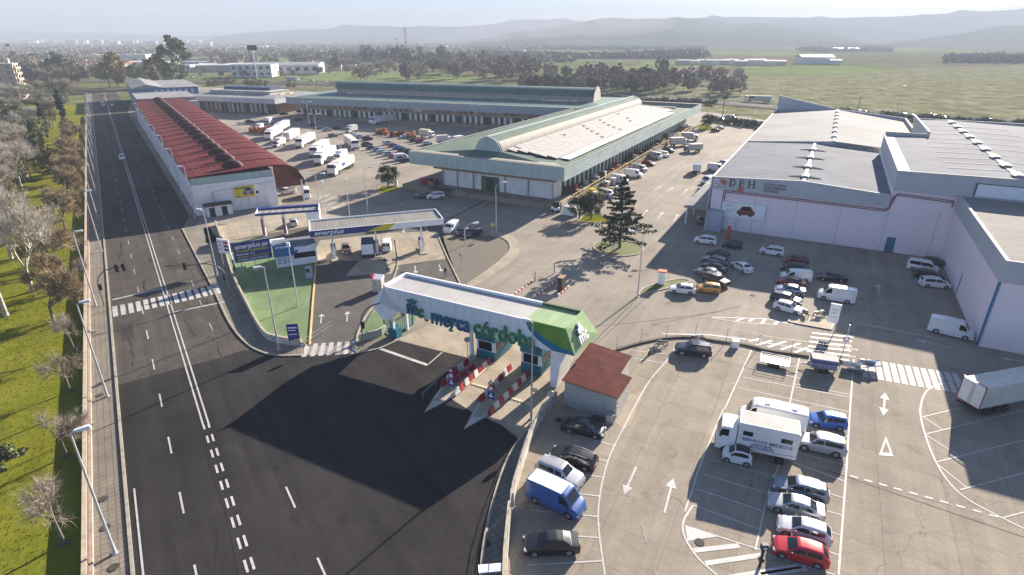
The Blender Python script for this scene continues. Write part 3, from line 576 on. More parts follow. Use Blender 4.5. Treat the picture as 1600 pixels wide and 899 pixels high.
# front annex
X = thing('warehouse', 'low warehouse annex with blue corner strip and ribbed pale roof at the right edge', 'warehouse', S(19.6, 75), SA)
part(MB().box(.12, 45, .12, 31.2, 0, 7.9), 'wall', m_pinkwall, X)
px_ = part(MB().box(-.0, .118, 0, 3.87, 0, 7.85), 'wall_panel', m_pinkwall, X, loc=(0, .1, 0))
for i in range(1, 8): dup(px_, (0, .1 + i * 3.9, 0))
px_ = part(MB().box(0, 3.87, 0, .118, 0, 7.85), 'wall_panel', m_pinkwall, X, loc=(.13, 0, 0))
for i in range(1, 6): dup(px_, (.13 + i * 3.9, 0, 0))
part(MB().box(-.2, .1, -.15, 31.3, 7.9, 10.2).box(.1, 45, -.15, .15, 7.9, 10.2), 'parapet', m_greyclad, X); part(MB().box(-.22, .14, -.17, 31.3, 10.2, 10.32).box(.14, 45, -.17, .17, 10.2, 10.32), 'parapet_cap', m_cap, X)
part(MB().box(-.14, .0, -.14, .25, 0, 7.9), 'corner_strip', m_blue_trim, X)
for y in (15.6,): part(MB().box(-.06, 0, y, y + .25, 0, 3.2), 'corner_strip', m_blue_trim, X)
part(MB().quad((.1, .15, 9.95), (45, .15, 9.95), (45, 31.3, 10.1), (.1, 31.3, 10.1)), 'roof', mat('ribbed_pale_roof', (.31, .295, .27), .9, .06, .4, spec=.1, tex=ribs(.6, 0, .78, 1)), X)
b = MB()
for y in range(1, 31): b.box(.14, .32, y, y + .3, 10.0, 10.14)
struct(part(b, 'roof_edge_clip', m_black, X), 'stuff')
part(MB().box(1.6, 26, 30.95, 31.05, 10.4, 12.2), 'wall_lining', m_white, X); part(MB().box(1.4, 1.6, 30.9, 31.1, 10.4, 12.3).box(1.4, 26, 30.9, 31.1, 12.2, 12.3), 'lining_trim', m_dgreen, X)
# ---------------------------------------------------------------- red-roofed warehouse along the avenue (local x = across, y = along)
Rr = thing('warehouse', 'long warehouse with stepped red tiled roof and round vents beside the avenue', 'warehouse', AV(124, 10.2), AVR)
LEN = 170
part(MB().box(0, 15.2, 0, LEN, 0, 5.9), 'wall', m_whiterough, Rr); part(MB().box(.0, 15.0, .3, LEN, 5.9, 7.25), 'upper_wall', m_teal, Rr)
part(MB().box(-.05, 15.25, -.12, -.0, 5.75, 5.95), 'band', m_white, Rr)
wp = part(MB().box(-.12, -.003, 0, 6.9, 0, 5.8), 'wall_panel', m_whiterough, Rr, loc=(0, .1, 0))
for i in range(1, 24): dup(wp, (0, .1 + i * 7, 0))
prof = [(-.3, 7.35), (1.0, 7.5), (4.0, 7.65), (8, 7.85), (12.5, 8.05), (15.4, 8.1), (17.4, 7.95), (18.9, 7.45), (20.0, 6.5), (20.9, 4.9), (21.1, 3.4)]
b = MB(); n = len(prof); PB = 8.3
vs = []
for y, dz in ((0, .11), (PB + .25, 0)):
    for x, z in prof: vs.append((x, y, z + dz))
for y, dz in ((PB + .25, -.2), (0, -.12)):
    for x, z in prof: vs.append((x, y, z + dz))
fs = []
for i in range(n - 1): fs += [(i, i + 1, n + i + 1, n + i), (2 * n + i, 2 * n + i + 1, 3 * n + i + 1, 3 * n + i), (3 * n + i, 3 * n + i + 1, i + 1, i), (n + i, n + i + 1, 2 * n + i + 1, 2 * n + i)]
b.add(vs, fs); NB = 21
rs = part(b, 'roof_section', m_redtile, Rr)
for i in range(1, NB): dup(rs, (0, i * PB, 0))
b = MB()                                            # round vent
nn = 12
for k in range(4):
    pass
vv = []; ff = []
for k, (y, r) in enumerate([(-.8, .55), (-.65, .95), (-.3, 1.2), (.3, 1.2), (.65, .95), (.8, .55)]):
    for i in range(nn + 1):
        t = math.pi * i / nn; vv.append((2.0 * math.cos(t) * (r / 1.2) ** .5, y, -.2 + r * 1.15 * math.sin(t)))
for k in range(5):
    for i in range(nn): ff.append((k * (nn + 1) + i, k * (nn + 1) + i + 1, (k + 1) * (nn + 1) + i + 1, (k + 1) * (nn + 1) + i))
ff.append(tuple(range(nn + 1))); ff.append(tuple(5 * (nn + 1) + i for i in range(nn, -1, -1)))
b.add(vv, ff); vt = part(b, 'roof_vent', mat('vent_dark_red', (.085, .018, .018), .7, .2, 1, tex=ribs(.4, 0, .6)), Rr, loc=(8.2, 3.2, 8.35), smooth=50)
for i in range(1, NB - 1): dup(vt, (8.2, 3.2 + i * PB, 8.35))
b = MB(); b.hexa([(15.2, .2, 0.0 + 3.4), (20.9, .2, 3.4), (20.9, .3, 3.4), (15.2, .3, 3.4)], [(15.2, .2, 8.1), (17.5, .2, 7.8), (17.5, .3, 7.8), (15.2, .3, 8.1)]); part(b, 'roof_end_sheet', m_redrib, Rr)
b = MB()
for i in range(0, 24): b.box(20.3, 20.6, i * 7, i * 7 + .3, 0, 4.6)
part(b, 'canopy_post', m_white, Rr)
part(MB().box(7.0, 11.8, -.3, -.13, 2.5, 4.9), 'advert_board', m_white, Rr); part(MB().box(7.05, 10.9, -.32, -.3, 2.55, 4.85), 'board_face', m_yel, Rr)
flatcar(Rr, 8.6, 10.8, 2.9, 4.5, -.32, mat('silver_print', (.25, .26, .30), .4, .05, 1)); part(MB().box(7.3, 9.9, -.335, -.321, 4.35, 4.55), 'board_print', m_black, Rr); part(MB().box(7.3, 8.1, -.335, -.321, 2.8, 2.95), 'board_print', m_black, Rr)
flatcar(Rr, 11.1, 11.7, 2.9, 3.6, -.305, m_black)
b = MB(); b.path([(3.2, -.16, .2), (3.2, -.16, 4.4), (15, -.16, 5.0)], .05, 6); b.path([(3.5, -.16, .2), (3.5, -.16, 4.2)], .05, 6); part(b, 'conduit', m_metal, Rr)
b = MB()
for x in (8, 9.6, 11.2, 12.8): b.box(x, x + .05, -.2, -.12, 0, 2.5)
part(b, 'board_post', m_metal, Rr)
# little white utility hut
U = thing('utility_hut', 'small white hut with dark roof and two dark doors against the white gable wall', 'hut', AV(121.8, 11.6), AVR)
part(MB().box(0, 4.6, 0, 2.0, 0, 2.1), 'wall', m_whiterough, U); part(MB().box(-.3, 4.8, -.3, 2.2, 2.1, 2.3), 'roof', mat('dark_brown_roof', (.06, .045, .04), .8, .1, 1), U)
for x in (.5, 2.7): part(MB().box(x, x + 1, -.03, 0, 0, 1.8), 'door', m_dark, U)
# buildings further along the avenue
Gb = thing('warehouse', 'plain grey warehouse with flat pale roof behind the red-roofed one', 'warehouse', AV(294.5, 11.6), AVR)
part(MB().box(0, 22, 0, 34, 0, 8), 'wall', mat('mauve_grey_wall', (.33, .30, .31), .8, .06, .3), Gb); part(MB().box(-.2, 22.2, -.2, 34, 8, 8.3), 'roof', m_greyroof2, Gb)
part(MB().box(0, 22, -3, -.1, 0, 6.8), 'front_block', m_greyclad, Gb)
Bb = thing('warehouse', 'blue and white industrial building with shallow pitched roof at the far end of the avenue', 'warehouse', AV(340, 12.5), AVR)
part(MB().box(0, 28, 0, 60, 0, 9.2), 'wall', mat('blue_cladding', (.05, .17, .34), .6, .05, .5), Bb)
b = MB(); b.hexa([(-.5, -.5, 9.2), (29, -.5, 9.2), (29, 61, 9.2), (-.5, 61, 9.2)], [(-.5, -.5, 9.4), (29, -.5, 9.4), (29, 61, 9.4), (-.5, 61, 9.4)]); b.hexa([(-.5, -.5, 9.41), (13, -.5, 9.41), (13, 61, 9.41), (-.5, 61, 9.41)], [(6, -.5, 11), (6.5, -.5, 11), (6.5, 61, 11), (6, 61, 11)]); part(b, 'roof', m_greyroof2, Bb)
for i in range(7): part(MB().box(9 + i * 2.6, 10.2 + i * 2.6, -.1, -.003, 1, 8.6), 'pale_panel', mat('pale_blue_panel', (.38, .52, .64), .5, .05, 1), Bb)

# ---------------------------------------------------------------- market halls
def hall_front(par, x0, x1, y, z0, z1, zmid, pitch=2.4, door=m_dgreen):
    """dock front: one row of doors and white piers, office windows above"""
    part(MB().box(x0, x1, y, y + .3, zmid, z1), 'upper_wall', mat('beige_office_wall', (.36, .33, .28), .8, .1, .5), par)
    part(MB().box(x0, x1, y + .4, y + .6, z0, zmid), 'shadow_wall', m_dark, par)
    n = int((x1 - x0) / pitch); pier = win = dr = None
    for i in range(n):
        x = x0 + i * pitch
        if pier is None:
            pier = part(MB().box(0, 1.0, 0, .35, z0, zmid), 'pier', m_white, par, loc=(x, y, 0)); dr = part(MB().box(0, 1.3, .2, .3, z0, zmid - .2), 'door', door, par, loc=(x + 1.05, y, 0)); win = part(MB().box(0, 1.3, -.04, -.003, zmid + .7, z1 - .4), 'window', m_glass, par, loc=(x + .5, y, 0))
        else:
            if (i * 7) % 5 != 2: dup(pier, (x, y, 0))
            if (i * 5) % 3 != 1: dup(dr, (x + 1.05, y, 0))
            if (i * 3) % 4 != 2: dup(win, (x + .5, y, 0))
H1 = thing('market_hall', 'green market hall with white skylight panels and a round vaulted ridge', 'market hall', S(-81, 103.5), SA)
wdt, dep = 37.5, 131.5
part(MB().box(-2.5, 37.2, 0, dep, 0, 1.1), 'dock_platform', m_conc, H1)
part(MB().box(6.3, 33.6, 4, dep - 6, 1.1, 6.0), 'wall', m_whiterough, H1)
part(MB().box(4.0, 34.2, 3.4, 3.9, 4.7, 6.0), 'lintel', m_brown, H1)
for i, (x, w) in enumerate(((6.5, 3.5), (10.3, 3.8), (15.4, .8), (20.9, 1.3), (22.6, 5.0), (28.0, 5.4))): part(MB().box(x, x + w, 3.86, 3.998, 1.1, 4.65), 'wall_panel', m_whiterough, H1)
for x in (16.4, 19.4): part(MB().box(x, x + 1.3, 3.7, 3.99, 1.1, 4.2), 'sliding_door', m_dgreen, H1)
part(MB().box(17.7, 19.4, 3.8, 3.99, 1.1, 4.1), 'doorway', m_dark, H1)
for x in (6.2, 10.05, 14.2, 22.1, 27.7, 33.4): part(MB().box(x, x + .25, 3.5, 3.85, 1.1, 4.7), 'column', m_metal, H1)
b = MB(); b.box(0, wdt, 0, .3, 6, 8.7); b.box(0, wdt, dep - .3, dep, 6, 8.7); b.box(0, .3, .3, dep - .3, 6, 8.7); b.box(wdt - .3, wdt, .3, dep - .3, 6, 8.7); part(b, 'fascia', m_teal, H1)
b = MB(); b.box(-.05, wdt + .05, -.05, .5, 8.7, 8.78); b.box(-.05, wdt + .05, dep - 1.6, dep, 8.7, 8.78); b.box(-.05, .4, .5, dep - 1.6, 8.7, 8.78); b.box(wdt - .2, wdt + .05, .5, dep - 1.6, 8.7, 8.78); part(b, 'fascia_cap', m_cream, H1)
b = MB(); b.hexa([(.5, .5, 8.65), (13, .5, 8.65), (11.5, 2.2, 8.65), (2, 2.2, 8.65)], [(.5, .5, 8.84), (13, .5, 8.84), (11.5, 2.2, 8.88), (2, 2.2, 8.88)]); b.hexa([(18, .5, 8.65), (36.8, .5, 8.65), (34.5, 2.6, 8.65), (21, 2.0, 8.65)], [(18, .5, 8.84), (36.8, .5, 8.84), (34.5, 2.6, 8.88), (21, 2.0, 8.88)]); part(b, 'pale_flashing', m_cream, H1)
# roof planes (hip at the front)
b = MB(); x0, x1, cx, bz = .3, wdt - .3, 18, 9.7
b.quad((x0, .3, 8.35), (x1, .3, 8.35), (21.2, 4.2, bz), (14.8, 4.2, bz)); b.quad((x0, .3, 8.35), (14.8, 4.2, bz), (14.8, 110, bz), (x0, 110, 8.35)); b.quad((x1, .3, 8.35), (x1, 110, 8.35), (21.2, 110, bz), (21.2, 4.2, bz)); b.quad((x0, 110, 8.35), (x1, 110, 8.35), (x1, dep - .3, 7.2), (x0, dep - .3, 7.2)); part(b, 'roof', m_tealroof, H1)
part(MB().box(5, wdt - 5, 110.2, 112.4, 6.9, 9.2), 'roof_wall', m_brown, H1)
# barrel vault
def vault(par, y0, y1, cx, rx, rz, z0, m, mend, ax='y'):
    nseg = 16; vs = []
    for y in (y0, y1):
        for i in range(nseg + 1): t = math.pi * i / nseg; vs.append((cx + rx * math.cos(t), y, z0 + rz * math.sin(t)))
    q = nseg + 1; o1 = part(MB().add(vs, [(i, i + 1, q + i + 1, q + i) for i in range(nseg)]), 'vault', m, par, smooth=40)
    b = MB()
    for y, k in ((y0, -1), (y1, 1)):
        r = 1.03; p = [(cx + r * rx * math.cos(math.pi * i / nseg), z0 - .3 + (r * rz + .3) * math.sin(math.pi * i / nseg)) for i in range(nseg + 1)]
        b.hexa([(a, y + .12 * k, c) for a, c in p], [(a, y - .05 * k, c) for a, c in p])
    part(b, 'vault_end_wall', mend, par); return o1
vault(H1, 4.2, 108, 18, 3.1, 2.9, bz - .1, m_tealroof, m_teal)
part(MB().box(17.4, 18.2, 4.0, 108.2, bz + 2.72, bz + 2.98), 'ridge_cap', m_teal, H1)
vs = []; b = MB()                                       # cream side band of the vault
for i in range(5): t = math.radians(2 + i * 11); vs.append((18 + 3.18 * math.cos(t), bz - .1 + 2.98 * math.sin(t)))
for i in range(4): b.quad((vs[i][0], 4.6, vs[i][1]), (vs[i][0], 107.8, vs[i][1]), (vs[i + 1][0], 107.8, vs[i + 1][1]), (vs[i + 1][0], 4.6, vs[i + 1][1]))
part(b, 'vault_side_band', m_cream, H1, smooth=60)
# sawtooth skylight panels, right slope and two rows on the left one
def roofz(x): return bz - (x - 21.2) * (bz - 8.35) / (wdt - .3 - 21.2)
sk = part(MB().hexa([(0, 0, .40), (2.28, 0, -.06), (2.28, 3.1, -.06), (0, 3.1, .40)], [(0, 0, .45), (2.28, 0, -.01), (2.28, 3.1, -.01), (0, 3.1, .45)]).hexa([(0, 0, -.3), (.08, 0, -.3), (.08, 3.1, -.3), (0, 3.1, -.3)], [(0, 0, .395), (.08, 0, .38), (.08, 3.1, .38), (0, 3.1, .395)]), 'skylight_panel', m_skylight, H1, loc=(21.6, 6, roofz(21.6)))
for r in range(5):
    for k in range(31):
        if r == 0 and k == 0: continue
        dup(sk, (21.6 + r * 2.3, 6.0 + k * 3.15 + (r * .37 % 1) * 1.0, roofz(21.6 + r * 2.3) + .1 + R.random() * .03))
ba = part(MB().hexa([(0, 0, 0), (2.2, 0, -.12), (2.2, 12.6, -.12), (0, 12.6, 0)], [(0, 0, .06), (2.2, 0, -.06), (2.2, 12.6, -.06), (0, 12.6, .06)]), 'edge_skylight', m_white, H1, loc=(33.3, 7.5, roofz(33.3) + .25))
for k in range(1, 7): dup(ba, (33.3, 7.5 + k * 12.8, roofz(33.3) + .25 + (k % 2) * .05))
dsh = part(MB().box(0, .9, 0, .35, 0, .1), 'roof_hatch', m_dark, H1, loc=(24, 30, roofz(24) + .5))
for r, k in ((0, 9), (1, 8), (2, 7.2), (3, 6.5), (4, 5.6), (0, 13), (1, 12), (2, 11.2), (3, 10.5), (4, 10), (0, 18), (2, 16.5), (3, 15)): dup(dsh, (22.6 + r * 2.3, 8 + k * 3.2 + 10, roofz(22.6 + r * 2.3) + .5))
for r in range(2):
    for k in range(24): c = dup(sk, (14.2 - r * 2.6, 22 + k * 3.15 + 3.1, roofz(42.4 - 14.2 + r * 2.6 + 7) + .4), math.pi)
# right-hand dock: doors along the side, office strip above
part(MB().box(33.6, 33.75, 4, dep - 6, 4.6, 6.0), 'upper_side_wall', mat('beige_office_wall', (.36, .33, .28), .8, .1, .5), H1)
dr = part(MB().box(33.6, 33.72, 0, 1.6, 1.1, 4.2), 'door', m_dgreen, H1, loc=(0, 8, 0)); pr = part(MB().box(33.6, 33.9, 0, .8, 1.1, 4.6), 'pier', m_white, H1, loc=(0, 6.5, 0)); wn_ = part(MB().box(33.75, 33.8, 0, 1.6, 4.9, 5.7), 'window', m_glass, H1, loc=(0, 6, 0))
for i in range(1, 44):
    dup(dr, (0, 8 + i * 2.7, 0)); dup(pr, (0, 6.5 + i * 2.7, 0))
    if i % 2: dup(wn_, (0, 6 + i * 2.7, 0))
# dock railing painted cream
b = MB()
for y in range(6, 125, 2): b.box(37.0, 37.1, y, y + .1, 1.1, 1.9)
b.box(36.98, 37.12, 6, 124, 1.85, 1.95); part(b, 'dock_railing', m_yell, H1)
for y in (12, 30, 47, 64, 82, 100, 118): part(MB().box(wdt, wdt + .08, y, y + .08, 7.1, 7.2).box(wdt, wdt + .9, y, y + .06, 7.2, 7.26), 'wall_lamp', m_metal, H1)
H2 = thing('market_hall', 'very long market hall with dark green vaulted ridge behind the truck park', 'market hall', S(-204.5, 180.5), SA + math.radians(8.3))
L2 = 140
part(MB().box(2, L2, 1.5, 45, 0, 1.1), 'dock_platform', m_conc, H2); part(MB().box(3, L2 - 3, 5.6, 44, 1.1, 6.2), 'wall', m_whiterough, H2)
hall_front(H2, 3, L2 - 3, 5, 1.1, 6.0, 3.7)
b = MB(); b.box(0, L2, 0, .3, 6, 8.7); b.box(0, .3, .3, 48, 6, 8.7); b.box(L2 - .3, L2, .3, 48, 6, 8.7); part(b, 'fascia', mat('blue_grey_cladding', (.30, .36, .38), .6, .05, .3), H2); part(MB().box(-.05, L2 + .05, -.05, .9, 8.7, 8.8), 'fascia_cap', m_cream, H2)
m_dgr = mat('dark_green_roof', (.085, .17, .155), .6, .1, .3, tex=ribs(1.2, 0, .85))
b = MB(); b.quad((.3, .9, 8.5), (L2 - .3, .9, 8.5), (L2 - 12, 15, 9.6), (14, 15, 9.6)); b.quad((.3, .9, 8.5), (14, 15, 9.6), (14, 30, 9.6), (.3, 48, 8.5)); b.quad((14, 30, 9.6), (L2 - 12, 30, 9.6), (L2 - .3, 48, 8.5), (.3, 48, 8.5)); b.quad((L2 - .3, .9, 8.5), (L2 - .3, 48, 8.5), (L2 - 12, 30, 9.6), (L2 - 12, 15, 9.6)); part(b, 'roof', m_dgr, H2)
part(MB().box(14, L2 - 12, 17, 28, 9.5, 11.6), 'clerestory_wall', mat('cream_ribbed_sheet', (.52, .49, .42), .7, .06, .5, tex=ribs(1.2, 0, .75)), H2)
vs = []; ns = 12
for x in (13.8, L2 - 11.8):
    for i in range(ns + 1): t = math.pi * i / ns; vs.append((x, 22.5 - 6.2 * math.cos(t), 11.4 + 2.7 * math.sin(t)))
q = ns + 1; part(MB().add(vs, [(i, q + i, q + i + 1, i + 1) for i in range(ns)] + [tuple(range(q)), tuple(range(q, 2 * q))[::-1]]), 'vault', m_dgr, H2, smooth=40)
b = MB(); p = [(22.5 - 6.6 * math.cos(math.pi * i / ns), 9.4 + 5.2 * math.sin(math.pi * i / ns)) for i in range(q)]; b.hexa([(L2 - 11.7, a, c) for a, c in p], [(L2 - 11.3, a, c) for a, c in p]); part(b, 'vault_end_wall', m_cream, H2)
part(MB().box(58, 62, -.06, 0, 4.6, 5.8), 'name_sign', m_white, H2, loc=(0, 5, 0))
H3 = thing('market_hall', 'smaller market hall with white roofs, blue ridge and arched windows left of the long hall', 'market hall', S(-268, 176.5), SA + math.radians(8.3))
L3 = 53
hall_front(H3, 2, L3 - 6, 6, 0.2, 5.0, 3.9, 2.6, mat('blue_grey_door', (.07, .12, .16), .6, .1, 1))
part(MB().box(2, L3 - 4, 6.7, 30, 0, 6), 'wall', m_brown, H3)
b = MB(); b.box(0, L3, 0, .3, 5.0, 7.0); b.box(L3 - .3, L3, .3, 34, 5, 7.0); part(b, 'fascia', m_greyclad, H3)
b = MB(); b.quad((0, 0, 7.05), (L3, 0, 7.05), (L3 - 6, 8, 7.8), (6, 8, 7.8)); b.quad((L3, 0, 7.05), (L3, 34, 7.05), (L3 - 6, 30, 7.8), (L3 - 6, 8, 7.8)); b.quad((6, 8, 7.8), (L3 - 6, 8, 7.8), (L3 - 6, 30, 7.8), (6, 30, 7.8)); part(b, 'roof', m_greyroof2, H3)
part(MB().box(8, L3 - 10, 9, 22, 7.7, 9.0), 'clerestory_wall', mat('cream_ribbed_sheet', (.52, .49, .42), .7, .06, .5), H3); b = MB(); b.hexa([(8, 8.4, 9.0), (L3 - 9.6, 8.4, 9.0), (L3 - 9.6, 22.6, 9.0), (8, 22.6, 9.0)], [(8, 8.8, 9.2), (L3 - 9.6, 8.8, 9.2), (L3 - 9.6, 22.2, 9.2), (8, 22.2, 9.2)]); part(b, 'white_roof_edge', m_cap, H3)
part(MB().box(12, L3 - 14, 14, 22, 9.2, 10.4), 'ridge_roof', mat('blue_roof', (.03, .05, .12), .5, .1, .5), H3)
b = MB()
for y in (10, 16): 
    p = [(y + 2 - 2 * math.cos(math.pi * i / 8), 7.3 + 1.3 * math.sin(math.pi * i / 8)) for i in range(9)]; b.hexa([(L3 - 5.9, a, c) for a, c in p], [(L3 - 5.5, a, c) for a, c in p])
part(b, 'arched_window', m_yell, H3)
cp = part(MB().box(0, .3, 0, .3, 0, 5.0), 'column', m_cream, H3, loc=(3, 1, 0))
for i in range(1, 12): dup(cp, (3 + i * 4, 1, 0))

# ---------------------------------------------------------------- entrance gate
GR = math.radians(-27.7); GO = Vector((-14.05, 57.6, 0)); gD = Vector((math.cos(GR), math.sin(GR), 0)); gE = Vector((-gD.y, gD.x, 0))
def gl(p): p = Vector(p) - GO; return p.dot(gD), p.dot(gE)
Gt = thing('entrance_gate', 'white entrance gate beam with green end and big raised letters over the toll booths', 'gate', GO, GR)
zt, zb = 7.0, 4.45; GL, GW = 21.4, 4.1
tl, tr, bl, br = 0.0, GL, -2.1, GL + 1.05
b = MB(); b.hexa([(bl, 0, zb), (br, 0, zb), (br + .4, 5.3, zb), (bl, GW, zb)], [(tl, 0, zt), (tr, 0, zt), (tr, GW, zt), (tl, GW, zt)]); part(b, 'beam', m_white, Gt)
def face(pts, y, m, name): return part(MB().hexa([(a, y, c) for a, c in pts], [(a, y - .012, c) for a, c in pts]), name, m, Gt)
def xe(z): return tr + (br - tr) * (zt - z) / (zt - zb)
cpn = part(MB().box(.01, 1.03, -.02, -.001, zb + .01, zt - .01), 'cladding_panel', mat('gate_white_panel', (.84, .84, .85), .5, .03, .6, tex=worn(.96, 1.02, 2, 0, 0, stain=.08)), Gt, loc=(.0, 0, 0))
for i in range(1, 16): dup(cpn, (i * 1.045, 0, 0))
pg = [(17.3, zt), (18.0, 6.3), (19.3, 5.6), (20.8, 5.1), (xe(4.8), 4.8), (tr, zt)]
face(pg, -.003, m_limed, 'green_cladding')
face([(17.3, zt), (17.7, 6.1), (18.7, 5.2), (20.2, zb), (br, zb), (xe(4.8), 4.8), (20.8, 5.1), (19.3, 5.6), (18.0, 6.3)], -.003, m_petrol, 'blue_cladding')
b = MB(); b.hexa([(tr + .003, .1, zt), (br + .003, .1, zb + .03), (br + .41, 5.3, zb + .03), (tr + .003, GW, zt)], [(tr + .09, -.03, zt + .28), (br + .12, -.03, zb), (br + .55, 5.35, zb), (tr + .12, GW + .05, zt + .28)]); part(b, 'end_panel', m_lime, Gt)
part(MB().box(17.3, tr + .05, .12, GW - .25, zt + .003, zt + .02), 'green_roof', m_lime, Gt); part(MB().box(tl + .3, 17.3, .12, GW - .25, zt + .003, zt + .015), 'roof_sheet', mat('off_white_sheet', (.42, .41, .39), .6, .06, .4), Gt)
b = MB(); b.box(tl, 17.3, GW - .25, GW, zt, zt + .3); b.box(tl, tl + .25, 0, GW - .25, zt, zt + .3); b.box(tl + .25, 17.3, 0, .12, zt, zt + .1); part(b, 'roof_parapet', m_white, Gt); part(MB().box(17.3, tr, GW - .25, GW, zt, zt + .28), 'green_parapet', m_dgreen, Gt); part(MB().box(17.3, tr, -.0, .12, zt, zt + .1), 'green_parapet', m_limed, Gt)
for x in (4.4, 8.8, 13.2): part(MB().box(x - .02, x + .02, .12, GW - .25, zt + .015, zt + .04), 'roof_joint', m_metal, Gt)
# legs
for i, p in enumerate([(616, 527), (737.6, 561)]):
    x, y = gl(at(*p)); part(MB().box(x - .17, x + .17, y - .17, y + .17, 0, zb), 'column', m_white, Gt)
x, y = gl(at(876, 588)); part(MB().hexa([(x - .2, .5, 0), (x + .5, .5, 0), (x + .5, GW - .3, 0), (x - .2, GW - .3, 0)], [(x - .2, .5, zb), (x + 1.0, .5, zb), (x + 1.0, GW - .3, zb), (x - .2, GW - .3, zb)]), 'end_pier', m_white, Gt)
part(MB().hexa([(-.5, .02, 2.9), (.1, .02, 2.9), (.1, GW - .1, 2.9), (-.5, GW - .1, 2.9)], [(-2.0, .02, zb), (1.6, .02, zb), (1.6, GW - .1, zb), (-2.0, GW - .1, zb)]), 'slanted_end', m_white, Gt)
part(MB().box(-.35, .05, GW - .6, GW - .3, 0, 2.9), 'column', m_white, Gt)
b = MB()                                              # pale grey swoosh on the left of the face
face([(.1, zt - .02), (.9, 5.6), (2.2, 5.0), (3.8, zb + .02), (1.5, zb + .02), (-.8, 5.0), (-.2, 6.3)], -.0215, mat('pale_grey_print', (.60, .61, .63), .5, .03, 1), 'grey_swoosh')
def fit(o, x0, x1, axis_len):
    xs = [v.co.x for v in o.data.vertices]; s = (x1 - x0) / (max(xs) - min(xs)); o.scale.x = s; o.location.x = x0 - min(xs) * s
LZ = 4.25
for word, x0, x1, m in (('merca', 6.3, 11.1, m_mt), ('córdoba', 11.5, 18.5, m_mg)):
    tot = None; meas = text_mesh(word, 2.45, .1, m, 'letter', Gt, (0, 0, 0), (hp, 0, 0), bold=.045); w = max(v.co.x for v in meas.data.vertices); bpy.data.objects.remove(meas); s = (x1 - x0) / w
    cur = 0
    for i, chh in enumerate(word):
        pre = text_mesh(word[:i + 1], 2.45, .1, m, 'm', None, (0, 0, 0), (0, 0, 0), bold=.045); wpre = max(v.co.x for v in pre.data.vertices); bpy.data.objects.remove(pre)
        o = text_mesh(chh, 2.45, .1, m, 'letter', Gt, (0, 0, 0), (hp, 0, 0), bold=.045); wx = max(v.co.x for v in o.data.vertices)
        o.location = (x0 + (wpre - wx) * s, -.22, LZ); o.scale = (s, 1, 1)
b = MB(); b.tube((8.6, -.22, 3.9), (9.0, -.22, 3.9), .12, None, 8); b.tube((8.6, -.22, 3.9), (8.8, -.22, 4.15), .12, None, 8); part(b, 'letter', m_mg, Gt)
for ch_, x0, x1, m, z, sz in (('m', 3.25, 4.5, m_mt, 4.75, 2.2), ('c', 4.55, 5.35, m_mg, 4.6, 2.0)):
    o = text_mesh(ch_, sz, .12, m, 'logo_letter', Gt, (0, -.24, z), (hp, 0, 0), bold=.05); fit(o, x0, x1, 1)
def leafs(par, x, y, z, s, mats, rot=(0, 0, 0), mir=1):
    for k, (a, ln) in enumerate(((35, .9), (145, .9), (90, .75))):
        a = math.radians(a); c = Vector((math.cos(a) * mir, 0, math.sin(a))); n = Vector((-c.z, 0, c.x)); p = [c * .05, c * ln * .55 + n * .24, c * ln, c * ln * .55 - n * .24]
        b = MB(); b.hexa([(q.x * s, 0, q.z * s) for q in p], [(q.x * s, -.2, q.z * s) for q in p]); o = part(b, 'logo_leaf', mats[k], par); o.location = (x, y, z); o.rotation_euler = rot
leafs(Gt, 4.0, -.2, 5.95, .85, (m_mt, m_mt, m_mg))
# white emblem on the slanted end
em = bpy.data.objects.new('emblem', None); sl_ = math.atan((br - tr) / (zt - zb))
for ch_, dy, dz, sz in (('m', 1.25, 5.05, 1.7), ('c', 2.5, 5.05, 1.7)):
    xx = xe(dz) + .36 + .1 * (dy / 4); o = text_mesh(ch_, sz, .1, m_white, 'logo_letter', Gt, (xx, dy, dz), (hp, -0, hp), bold=.04); o.rotation_euler = (hp - sl_, 0, hp)
for k, (dy, dz, r) in enumerate(((1.75, 6.2, .33), (2.3, 6.2, .30), (2.0, 6.6, .27))):
    xx = xe(dz) + .24 + .1 * (dy / 4); part(MB().tube((xx, dy, dz), (xx + .26, dy, dz + .1), r, r, 10), 'logo_leaf', m_white, Gt)
    part(MB().tube((xx + .02, dy - .18, dz - .14), (xx + .2, dy - .18, dz - .08), r, r, 10), 'logo_shade', m_dgreen, Gt)
# hanging lane signs
b = MB()
for p in ((628, 484), (665, 492), (705, 504), (770, 520), (838, 538)): pass
for x, m in ((2.0, m_redw), (5.2, m_redw)):
    part(MB().tube((x, .5, zb - .35), (x, .45, zb - .35), .3, None, 14), 'no_entry_disc', m, Gt); part(MB().box(x - .2, x + .2, .43, .45, zb - .4, zb - .3), 'disc_bar', m_white, Gt)
for x in (7.8, 13.4, 18.6): part(MB().box(x - .1, x + 2.0, 1.0, 1.06, zb - .75, zb - .02), 'lane_sign', m_white, Gt); part(MB().box(x + .5, x + 1.9, .985, .999, zb - .45, zb - .38).box(x + .5, x + 1.7, .985, .999, zb - .62, zb - .55).box(x - .02, x + .35, .985, .999, zb - .6, zb - .2), 'sign_print', m_navy, Gt)
